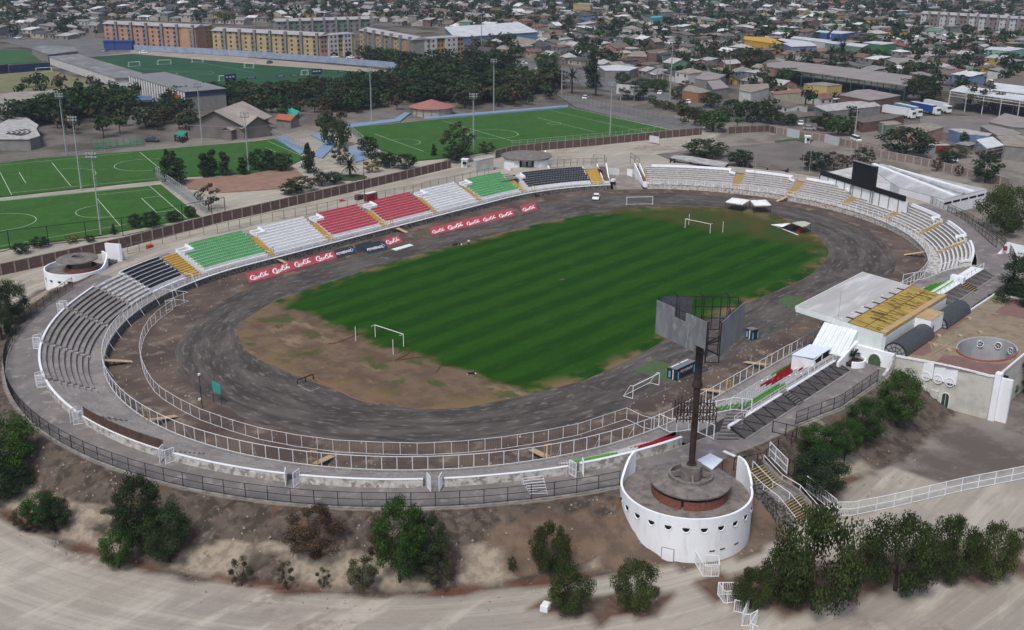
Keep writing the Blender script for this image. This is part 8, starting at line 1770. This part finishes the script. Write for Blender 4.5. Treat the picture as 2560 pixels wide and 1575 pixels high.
MT = [(2,1,1650,300,1530,1790,20,'conifer','dark feathery conifer at the right end of the lower left pitch'),(2,1,1590,230,1520,1680,0,'conifer','narrow dark conifer left of the feathery one'),(2,1,1930,240,1895,2000,20,'poplar','left of three dark cypresses by the upper left pitch'),(2,1,2010,230,1960,2060,-10,'poplar','middle of three dark cypresses by the upper left pitch'),(2,1,2130,230,2070,2180,10,'poplar','right of three dark cypresses by the upper left pitch'),(2,1,2300,220,2260,2360,60,'poplar','small cypress near the lamp mast'),
 (2,1,1975,550,1880,2090,300,'sparse','wispy dark tree by the brick wall near the red yard'),(2,1,1280,720,1230,1340,590,'dark','small dark bush on the near edge of the lower left pitch'),(2,1,1430,710,1360,1510,570,'dark','round dark bush right of the small one at the pitch edge'),(2,1,1640,660,1580,1710,560,'dark','round bush near the corner of the lower left pitch'),(2,1,1080,780,1050,1110,690,'conifer','tiny dark conifer beside the mast at the pitch edge'),(2,1,1800,620,1750,1850,510,'dark','dark bush at the pitch corner by the wall'),(2,1,200,960,140,270,860,'dark','round dark bush behind the left brick wall'),(2,1,380,900,310,450,800,'dark','dark bush behind the brick wall left of the small tower'),(2,1,690,860,640,750,780,'gold','small orange-leaved bush by the brick wall'),(2,1,850,850,800,880,790,'dark','tiny bush behind the small tower'),
 (2,2,60,170,-60,180,-30,'dark','dark tree group behind the red dirt yard, left'),(2,2,230,180,120,330,10,'dark','dark tree group behind the red dirt yard, right'),(2,2,500,200,430,600,-60,'conifer','tall dark fir between blue path and red yard'),(2,2,430,370,300,560,235,'olive','white-flowering bush mass by the wall'),(2,2,620,320,540,680,190,'dark','dark bush right of the white-flowering bush'),(2,2,330,400,250,430,290,'dark','low dark bush below the white-flowering bush'),(2,2,740,300,660,820,190,'dark','dark bush beside the round palm bed'),(2,2,800,120,720,880,-80,'olive','small green tree by the blue path'),(1,2,760,1380,650,900,1130,'pepper','leaning green tree over the blue path'),(1,2,1060,1480,980,1150,1290,'dark','round brown-green tree behind the wall, first'),(2,2,1180,130,1080,1270,0,'dark','dark round tree behind the wall, second'),(2,2,1260,150,1190,1340,10,'dark','dark round tree behind the wall, third'),(2,2,1420,160,1340,1520,20,'dark','dark round tree behind the wall, fourth'),(2,2,1100,190,1050,1200,80,'gold','yellowish bush behind the brick wall'),
 (1,2,1900,1490,1750,2030,1160,'olive','tall conical grey-green tree beside the brick wall'),(1,2,1680,1480,1640,1710,1370,'conifer','small fir left of the tall conical tree'),(1,2,2180,1450,2100,2260,1340,'brown','rounded brownish bush on the far green pitch edge'),(2,2,1900,90,1750,1990,-40,'dark','dark shrub mass at the foot of the tall conical tree'),
 (1,3,1900,1240,1780,2040,1040,'green','big round dark bush breaking the far brick wall'),(1,3,1780,1190,1700,1860,1050,'olive','grey-green bush left of the wall-breaking one'),(1,3,1820,1480,1640,1990,1320,'dark','dark spreading tree in front of the shelter roof'),(2,3,2150,140,2050,2260,-20,'dark','dark round tree behind the far benches'),(2,4,440,170,330,560,0,'dark','dark tree left of the two bare trees'),(2,4,620,170,520,700,0,'brown','bare brownish tree, left of two behind the screen wall'),(2,4,750,150,700,790,30,'brown','bare brownish tree, right of two behind the screen wall'),(2,4,900,110,780,970,-40,'olive','yellow-green tree behind the video screen'),(1,4,1300,1480,1110,1520,1210,'dark','very big round dark tree at the street wall'),(2,4,1590,180,1550,1640,60,'brown','leafless small tree by the pinkish wall'),(2,4,2050,290,1910,2130,20,'dark','dark tree by the wall near the containers'),(2,4,1800,230,1770,1840,120,'brown','thin bare tree against the pinkish wall'),(2,4,1700,100,1640,1790,0,'dark','tree over the white car at the wall'),(1,4,1750,1480,1620,1880,1380,'olive','grey-green bush beside the containers'),
 (1,4,660,1280,560,740,1090,'green','green round tree behind the pinkish wall, left'),(1,4,540,1240,470,620,1070,'dark','dark tree behind the pinkish wall beside the green one'),(1,4,770,1280,700,820,1130,'dark','dark tree right of the green round tree'),(1,4,780,1140,710,830,1000,'dark','small dark tree before the pale roof building'),(1,4,180,1180,90,260,1070,'dark','dark tree beside the white parked cars'),(1,4,30,1170,-60,100,1020,'dark','dark tree at the street corner'),(1,4,440,1160,400,470,1100,'dark','small dark shrub beside the white hut'),
 (1,4,1450,960,1300,1600,710,'dark','big dark grey-green tree at the end of the long shed'),(1,4,190,800,60,260,640,'green','green tree in front of the long shed'),(1,4,1560,940,1500,1670,880,'gold','yellow-green bush beside the lorries'),(1,4,1990,1060,1830,2120,760,'sparse','large bare tree under the white canopy'),(1,4,1500,720,1420,1600,600,'sparse','bare grey tree beyond the open barn'),(1,3,750,830,680,860,530,'conifer','tall black-green fir between the two palms'),(1,3,330,680,260,460,500,'green','green tree group across the street from the palms'),(1,3,1040,800,970,1100,680,'dark','round dark tree right of the palms'),(1,3,1240,830,1100,1300,750,'dark','wide dark hedge trees right of the billboard'),(1,3,1150,940,1000,1260,780,'dark','dark bushes behind the white billboard'),(1,3,1390,870,1300,1480,750,'green','bush left of the tall power pole'),(1,3,1560,940,1500,1620,820,'green','light green tree beside the tall power pole'),(1,3,1640,860,1560,1690,760,'brown','brown bush right of the tall power pole'),(1,3,1880,1020,1800,1980,880,'dark','round tree left of the scalloped house'),(1,3,2080,1100,2000,2180,940,'dark','round dark tree in the verge, first'),(1,3,2220,1150,2110,2320,950,'dark','round dark tree in the verge, second'),(1,3,2350,1150,2260,2440,960,'dark','round dark tree in the verge, third'),(1,3,1990,1150,1920,2080,1010,'olive','olive bush in the verge')]
for a in MT: tpx(*a[:9], q=1)
# belts of trees: many look alike
BELT = [  # region in tile pixels, count, kinds, height range, phrase
 ((1,1,180,1180),(1,1,1250,1020), 26, ('dark','green','dark'), (6, 11), 'in the dense cluster left of the amphitheatre car park'),
 ((1,1,1360,1240),(1,1,1750,1050), 9, ('dark','brown','dark'), (5, 8), 'between the car park and the gabled hall'),
 ((1,1,1560,1010),(1,1,2419,980), 13, ('dark','dark','olive'), (6, 9), 'behind the ridge of the gabled hall'),
 ((1,2,0,1000),(1,2,600,900), 14, ('dark','olive','dark'), (6, 10), 'left of the golden tree in the tree belt'),
 ((1,2,640,1020),(1,2,1400,930), 22, ('dark','dark','olive','brown'), (6, 11), 'in the middle of the tree belt behind the lamp mast'),
 ((1,2,900,880),(1,2,1900,800), 22, ('dark','dark','green'), (7, 11), 'at the back of the tree belt beside the far grass'),
 ((1,2,1380,960),(1,2,1960,920), 14, ('dark','olive','dark'), (7, 11), 'behind the round pavilion'),
 ((1,2,1960,1000),(1,2,2419,850), 16, ('dark','dark','olive'), (8, 13), 'right of the round pavilion'),
 ((1,2,1400,730),(1,2,2419,690), 20, ('dark','brown','dark'), (7, 12), 'in the dark grove behind the blue tents'),
 ((1,3,0,960),(1,3,400,800), 14, ('dark','dark','olive'), (7, 11), 'at the street end of the tree belt'),
 ((1,2,2000,600),(1,2,2419,450), 8, ('dark','olive'), (7, 11), 'below the big white hall'),
 ((1,2,1000,560),(1,2,1420,620), 8, ('dark','green'), (6, 9), 'in front of the ochre-ended apartments'),
 ((1,4,280,560),(1,4,800,590), 9, ('dark','olive'), (4, 7), 'around the warehouse palms'),
 ((1,3,1550,390),(1,3,2100,370), 10, ('dark','brown','olive'), (6, 9), 'left of the yellow machines'),
 ((1,3,1900,560),(1,3,2419,640), 12, ('dark','olive','brown'), (6, 10), 'in the grove left of the long shed'),
 ((1,3,1300,1000),(1,3,1560,1060), 6, ('green','olive','brown'), (2, 4), 'in the verge below the tall power pole'),
 ((1,3,1600,1060),(1,3,1800,1160), 7, ('green','olive','brown'), (3, 5), 'on the dry verge right of the tall power pole'),
 ((1,4,2100,560),(1,4,2419,640), 8, ('dark',), (5, 8), 'below the mint warehouse at the right edge')]
KW = {'dark': 'dark', 'green': 'green', 'olive': 'grey-green', 'brown': 'brownish'}
for (r0_, c0_, X0, Y0), (r1_, c1_, X1, Y1), n_, ks, (h0, h1), phr in BELT:
    for i in range(n_):
        f = (i+.5)/n_+rnd.uniform(-.02, .02); a, b = tl(r0_, c0_, X0, Y0), tl(r1_, c1_, X1, Y1); px = a[0]+(b[0]-a[0])*f; py = a[1]+(b[1]-a[1])*f+rnd.uniform(-1, 1)*(14 if n_ > 20 else 9)
        P = atg(px, py); H = rnd.uniform(h0, h1); k = rnd.choice(ks); sz = 'tall' if H > (h0+h1)/2 else 'low'
        plant(P, H, H*rnd.uniform(.95, 1.35), k, sz+' '+KW[k]+' round tree '+phr, 'trees '+phr, 1 if (P-CAMP).length < 330 else 0)
for X, Y, l in ((745, 1000, 'golden-yellow tree standing in the dark tree belt'), (1180, 1000, 'small golden tree right of the golden-yellow one')): tpx(1,2,X,Y,X-60,X+60,Y-120 if X < 1000 else Y-80,'gold',l, q=1)
# blue tents in the grove
for k in range(5):
    P = at(*tl(1, 2, 1560+k*110, 690), .2); t = thing('tent', ('leftmost', 'second', 'middle', 'fourth', 'rightmost')[k]+' of five navy blue tents in the dark grove', 'tent', P, 'navy tents in the grove'); mb = MB(); mb.add([V((P.x+x, P.y+y, z_)) for x, y, z_ in ((-4, -4, 3), (4, -4, 3), (4, 4, 3), (-4, 4, 3), (0, 0, 5))], [(0, 1, 4), (1, 2, 4), (2, 3, 4), (3, 0, 4)]); mb.build('cover', navy, t); mb = MB(); [mb.bar((P.x+x, P.y+y, .1), (P.x+x, P.y+y, 3), .15) for x in (-4, 4) for y in (-4, 4)]; mb.build('poles', white, t)
# ---------------------------------------------------------------- the town
LAND = [('at the upper left corner', 100, 70), ('behind the salmon apartment block', 380, 35), ('behind the straw-yellow apartment block', 720, 35), ('behind the ochre-ended apartment block', 1040, 50), ('beyond the big white hall', 1250, 40), ('near the mustard building', 1460, 50), ('below the mustard building', 1450, 110), ('left of the two date palms', 1330, 165), ('behind the white A-frame house', 1640, 110), ('beside the white A-frame house', 1600, 165), ('right of the very tall power pole', 1730, 200), ('near the scalloped house', 1900, 215), ('left of the yellow building', 1750, 90), ('behind the white warehouses', 2050, 60), ('near the parked lorries', 2250, 265), ('left of the long open shed', 1850, 150), ('below the long open shed', 2150, 235), ('beside the open barn', 2250, 170), ('near the mint warehouse', 2480, 130), ('before the white and brown block', 2380, 100), ('behind the white and brown block', 2400, 25), ('beside the big street tree', 2280, 345), ('below the white canopies', 2470, 300), ('by the wall at the right edge', 2500, 400)]
LOWB = [(-340, 100), (240, 100), (250, 50), (590, 62), (650, 62), (880, 45), (960, 62), (1165, 78), (1185, 150), (1270, 168), (1390, 218), (1500, 222), (1700, 258), (1850, 285), (1960, 305), (2100, 342), (2250, 380), (2400, 398), (2620, 440), (2900, 500)]
def inside(x, y, poly, pad=7.0):
    c = False; n = len(poly)
    for i in range(n):
        x0, y0 = poly[i]; x1, y1 = poly[(i+1) % n]
        if (y0 > y) != (y1 > y) and x < (x1-x0)*(y-y0)/(y1-y0)+x0: c = not c
        L2 = (x1-x0)**2+(y1-y0)**2
        if L2 > 0:
            t = max(0, min(1, ((x-x0)*(x1-x0)+(y-y0)*(y1-y0))/L2)); 
            if hypot(x-x0-t*(x1-x0), y-y0-t*(y1-y0)) < pad: return True
    return c
def house_geo(w_, d, h, form, rise, o=.35):
    a, b = w_/2, d/2; wv = [(-a, -b, -.3), (a, -b, -.3), (a, b, -.3), (-a, b, -.3), (-a, -b, h), (a, -b, h), (a, b, h), (-a, b, h)]; wf = [(0, 1, 5, 4), (1, 2, 6, 5), (2, 3, 7, 6), (3, 0, 4, 7)]; A, B, e = a+o, b+o, h-.08
    if form == 'gabled': wv += [(-a, 0, h+rise*.92), (a, 0, h+rise*.92)]; wf += [(4, 7, 8), (5, 9, 6)]; rv = [(-A, -B, e), (A, -B, e), (A, B, e), (-A, B, e), (-A, 0, h+rise), (A, 0, h+rise)]; rf_ = [(0, 1, 5, 4), (2, 3, 4, 5)]
    elif form == 'hipped': q = max(a-b*.9, .3); rv = [(-A, -B, e), (A, -B, e), (A, B, e), (-A, B, e), (-q, 0, h+rise), (q, 0, h+rise)]; rf_ = [(0, 1, 5, 4), (2, 3, 4, 5), (3, 0, 4), (1, 2, 5)]
    elif form == 'lean-to': rv = [(-A, -B, e), (A, -B, e), (A, B, e+rise*.6), (-A, B, e+rise*.6), (-A, -B, e+.12), (A, -B, e+.12), (A, B, e+rise*.6+.12), (-A, B, e+rise*.6+.12)]; rf_ = [(4, 5, 6, 7), (0, 4, 7, 3), (1, 2, 6, 5), (0, 1, 5, 4), (2, 3, 7, 6)]
    else: rv = [(-A, -B, h), (A, -B, h), (A, B, h), (-A, B, h), (-A, -B, h+.25), (A, -B, h+.25), (A, B, h+.25), (-A, B, h+.25)]; rf_ = [(4, 5, 6, 7), (0, 1, 5, 4), (1, 2, 6, 5), (2, 3, 7, 6), (3, 0, 4, 7)]
    return wv, wf, rv, rf_
RN = ['grey']*9+['pale']*9+['white']*5+['red']*3+['brown']*4+['dark']*4+['rust']*3+['tan']*3+['dark']*3+['brown']*3+['green']; WN = ['white']*4+['cream']*5+['grey']*12+['brick']*3+['yellow', 'pink', 'pink', 'blue', 'green']
FN = ['gabled']*5+['hipped']*3+['lean-to']*4+['flat']*2
e1a = (at(*tl(1, 1, 1860, 470), 0)-at(*tl(1, 1, 1000, 425), 0)).normalized(); e1b = (at(*tl(1, 4, 1300, 808), 0)-at(*tl(1, 4, 0, 628), 0)).normalized()
foot([at(x, y, 0) for x, y in ((2195, 255), (2330, 235), (2480, 285), (2560, 300), (2560, 322), (2300, 318))])
foot([at(x, y, 0) for x, y in ((1260, 148), (1420, 166), (1640, 213), (1780, 243), (1985, 318), (1960, 328), (1690, 268), (1400, 205), (1250, 168))])
rt = random.Random(21); HS = []; TS = []; POL = []
def okpt(x, y, pad=7.0):
    px, py, w_ = proj((x, y, 0))
    if w_ < 0 or px < -330 or px > 2890 or py < -40 or py > interp(LOWB, px)-2: return None
    for f in FOOT:
        if abs(x-f[0]) < f[2]+pad and abs(y-f[1]) < f[2]+pad and inside(x, y, f[3], pad): return None
    return px, py
for e1, lo_, hi_ in ((e1a, -330, 1290), (e1b, 1290, 2890)):
    e2 = V((-e1.y, e1.x, 0)); O = at((lo_+hi_)/2, 60, 0)
    for i in range(-70, 71):
        yb = i*17.5+(i//2)*9
        x = -900.0
        while x < 900:
            wd = rt.uniform(7.5, 11.5); c = O+e1*(x+wd/2)+e2*yb; x += wd+(8 if rt.random() < .035 else .3)
            px, py, ww = proj(c)
            if ww < 50 or not lo_ <= px < hi_: continue
            if not okpt(c.x, c.y, 6.5): continue
            a = atan2(e1.y, e1.x)+rt.gauss(0, .05)+(pi/2 if rt.random() < .3 else 0); q = rt.random()
            if q < .90: HS.append((V((c.x, c.y, ground(c.x, c.y))), a, wd*rt.uniform(.72, 1.0), rt.uniform(7, 12.5), rt.choice((2.5, 2.7, 3.0, 3.2, 5.2)) if q > .08 else 6.0, rt.choice(FN), rt.uniform(.9, 2.3)))
            if rt.random() < .95: p = c+e2*rt.choice((-8.2, 8.2, 7))+e1*rt.uniform(-3, 3); TS.append((p, rt.uniform(4.5, 10.5)))
            if rt.random() < .5: p = c+e2*rt.uniform(-8, 8)+e1*rt.uniform(-3, 3); HS.append((V((p.x, p.y, ground(p.x, p.y))), a, rt.uniform(3, 5), rt.uniform(3, 5), rt.uniform(2, 2.6), 'lean-to', .6)) if okpt(p.x, p.y, 4) else None
            if rt.random() < .03: POL.append(c+e2*9.5)
HS.sort(key=lambda h: (h[0]-CAMP).length)
used = {}
def land(px, py): return min(LAND, key=lambda l: hypot((px-l[1])*.6, (py-l[2])*1.6))[0]
ROOFW = {'grey': 'grey', 'pale': 'pale grey', 'white': 'white', 'red': 'dull red', 'brown': 'brown', 'dark': 'charcoal', 'rust': 'rusty', 'green': 'green', 'blue': 'blue', 'tan': 'tan'}
SZ = lambda w_, h: ('two-storey' if h > 4.5 else ('small' if w_ < 5.2 else ('wide' if w_ > 9 else 'low')))
n_ind = 0; rest = []
for H_ in HS:
    P, a, w_, d, h, form, rise = H_; px, py, ww = proj(P)
    if n_ind >= 300 or not (0 <= px <= 2560 and 0 <= py): rest.append(H_); continue
    L_ = land(px, py); sz = SZ(w_, h)
    for k in range(60):
        rc, wc = rt.choice(RN), rt.choice(WN); key = (L_, rc, wc, form, sz)
        if key not in used: break
    used[key] = 1; n_ind += 1
    t = thing('house', '%s house, %s %s roof, %s walls, %s' % (sz, ROOFW[rc], form, wc, L_), 'house', P, 'houses of the town', a)
    wv, wf, rv, rf_ = house_geo(w_, d, h, form, rise)
    for nm, vv, ff, m in (('wall', wv, wf, WM[wc]), ('roof', rv, rf_, RM[rc])): me = bpy.data.meshes.new(nm); me.from_pydata(vv, [], ff); me.materials.append(m); lk(nm, me, t)
    # windows and a door on the two sides that face the street
    tc_ = V((CAMP.x-P.x, CAMP.y-P.y, 0)); tc_.rotate(Matrix.Rotation(-a, 3, 'Z')); sy = -1 if tc_.y < 0 else 1; sx_ = -1 if tc_.x < 0 else 1
    for fx in ((-.28, .28) if w_ > 5 else (0,)):
        x, y = fx*w_, sy*(d/2+.03); me = bpy.data.meshes.new('window'); me.from_pydata([(x-.6, y, h-1.9), (x+.6, y, h-1.9), (x+.6, y, h-.8), (x-.6, y, h-.8)], [], [(0, 1, 2, 3)]); me.materials.append(winm); lk('window', me, t)
    x = sx_*(w_/2+.03); me = bpy.data.meshes.new('door'); me.from_pydata([(x, -.45, 0), (x, .45, 0), (x, .45, 2), (x, -.45, 2)], [], [(0, 1, 2, 3)]); me.materials.append(mat('door_brown', (.10, .06, .04))); lk('door', me, t)
mk = sorted(RM); wk = sorted(WM); mb = MB()
def madd(vs, fs, P, a, mi): c, s = cos(a), sin(a); mb.cur = mi; mb.add([(P.x+x*c-y*s, P.y+x*s+y*c, P.z+z) for x, y, z in vs], fs)
for P, a, w_, d, h, form, rise in rest:
    wv, wf, rv, rf_ = house_geo(w_, d, h, form, rise); madd(wv, wf, P, a, len(mk)+wk.index(rt.choice(WN))); madd(rv, rf_, P, a, mk.index(rt.choice(RN)))
    sy = -1 if (CAMP.y-P.y)*cos(a)-(CAMP.x-P.x)*sin(a) < 0 else 1
    for fx in (-.28, .28): x, y = fx*w_, sy*(d/2+.04); madd([(x-.7, y, h-1.9), (x+.7, y, h-1.9), (x+.7, y, h-.7), (x-.7, y, h-.7)], [(0, 1, 2, 3)], P, a, len(mk)+len(wk))
o = mb.build('far_houses', [RM[k] for k in mk]+[WM[k] for k in wk]+[winm], base=False); tag(o, 'dense mass of low houses with grey and brown roofs reaching the top of the photo', 'houses', kind='stuff')
EXT = [((50, 215, 345, 345), 48, 6, 8), ((370, 275, 500, 335), 14, 5, 8), ((560, 228, 1010, 290), 66, 5, 8), ((1000, 165, 1385, 268), 66, 6, 9), ((1700, 258, 1960, 318), 34, 3, 6), ((640, 262, 760, 300), 10, 4, 6), ((800, 300, 880, 340), 6, 5, 7), ((2190, 185, 2340, 262), 10, 6, 9), ((260, 40, 1165, 60), 40, 6, 9), ((1170, 90, 1300, 170), 30, 6, 9)]
NX = len(TS)
for (x0, y0, x1, y1), n_, h0, h1 in EXT:
    for k in range(n_): P = atg(rt.uniform(x0, x1), rt.uniform(y0, y1)); TS.append((P, rt.uniform(h0, h1)))
# trees of the town as one mass
mb = MB(); TM = [LG['dark'], LG['olive'], LG['brown'], LG['green'], barkm]
for i_, (P, H) in enumerate(TS):
    if (i_ < NX and not okpt(P.x, P.y, 2)) or any(abs(P.x-f[0]) < f[2] and inside(P.x, P.y, f[3], 1) for f in FOOT): continue
    z0 = ground(P.x, P.y); dist = (P-CAMP).length; n_ = 150 if dist < 420 else (80 if dist < 700 else 42); lf = H*(.085 if dist < 420 else (.11 if dist < 700 else .15)); m_ = rt.choice((0, 0, 0, 0, 0, 1, 1, 2, 3, 0)); lob = [(rt.uniform(-.26, .26), rt.uniform(-.26, .26), rt.uniform(.45, .8), rt.uniform(.16, .27)) for _ in range(6)]
    mb.cur = 4; mb.tube((P.x, P.y, z0-.2), (P.x, P.y, z0+H*.5), H*.03, H*.02, 5, False); mb.cur = m_
    for k in range(n_):
        x, y, z, q = lob[k % 6]; u = rt.uniform(-1, 1); a = rt.random()*6.283; s = (1-u*u)**.5; c = V((P.x+H*(x+q*s*cos(a)), P.y+H*(y+q*s*sin(a)), z0+H*(z+q*u*.9))); n1 = V((s*cos(a)+rt.gauss(0, .4), s*sin(a)+rt.gauss(0, .4), u+.5)).normalized(); t1 = n1.cross(V((rt.gauss(0, 1), rt.gauss(0, 1), rt.gauss(0, 1)))).normalized()*lf*rt.uniform(.6, 1.3); b1 = n1.cross(t1)*.7
        mb.add([c-t1, c-b1, c+t1, c+b1], [(0, 1, 2, 3)])
o = mb.build('town_trees', TM, base=False); tag(o, 'dark trees scattered in their hundreds between the houses of the town', 'trees', kind='stuff')
# loose stones
mb = MB()
for k in range(1500):
    q = k % 3; s_ = rt.uniform(2.95, 3.72) if q else rt.uniform(2, 4); R_ = interp(R0T, s_ % 4)+rt.uniform(1, 14) if q else rt.uniform(46, 55); P = SP(s_, R_); z = ground(P.x, P.y); h = rt.uniform(.06, .22)*(1.4 if rt.random() < .1 else 1)
    if q == 2: P += V((rt.uniform(-3, 12), rt.uniform(-14, 0), 0)); z = ground(P.x, P.y)
    mb.add([(P.x+h*rt.uniform(.7, 1.3)*cos(a), P.y+h*rt.uniform(.7, 1.3)*sin(a), z-.05) for a in (0, 1.6, 3.1, 4.7)]+[(P.x+rt.uniform(-.3, .3)*h, P.y, z+h*1.1)], [(0, 1, 4), (1, 2, 4), (2, 3, 4), (3, 0, 4)])
o = mb.build('stones', mat('stone_pale', (.34, .31, .27), (.18, .15, .13), 4), base=False); tag(o, 'loose pale stones on the bank and bare ground', 'stones', kind='stuff')
# street poles
pm = MB(); pm.tube((0, 0, -.2), (0, 0, 9), .16, .10, 6); me = bpy.data.meshes.new('shaft'); me.from_pydata(pm.v, [], pm.f); me.materials.append(mat('pole_concrete', (1,)*3)); pm = MB(); pm.bar((-1, 0, 8.4), (1, 0, 8.4), .12); me2 = bpy.data.meshes.new('cross_arm'); me2.from_pydata(pm.v, [], pm.f); me2.materials.append(mat('pole_concrete', (1,)*3))
for p in sorted([p for p in POL if okpt(p.x, p.y, 1)], key=lambda q: (q-CAMP).length)[:60]:
    t = thing('street_pole', 'thin pale concrete street pole standing among the town houses', 'pole', V((p.x, p.y, ground(p.x, p.y))), 'street poles among the houses', rt.random()*3); lk('shaft', me, t); lk('cross_arm', me2, t)
# ---------------------------------------------------------------- haze
HZ = bpy.data.materials.new('haze'); HZ.use_nodes = True; hn = HZ.node_tree; hn.nodes.remove(hn.nodes['Principled BSDF']); pv = hn.nodes.new('ShaderNodeVolumePrincipled'); pv.inputs['Color'].default_value = (.74, .84, 1.0, 1); pv.inputs['Density'].default_value = .00012; pv.inputs['Anisotropy'].default_value = .2
hn.links.new(pv.outputs[0], hn.nodes['Material Output'].inputs['Volume'])
mb = MB(); mb.box(700, 700, -3.5, 7000, 7000, 78.5); o = mb.build('haze', HZ, base=False); tag(o, kind='stuff')
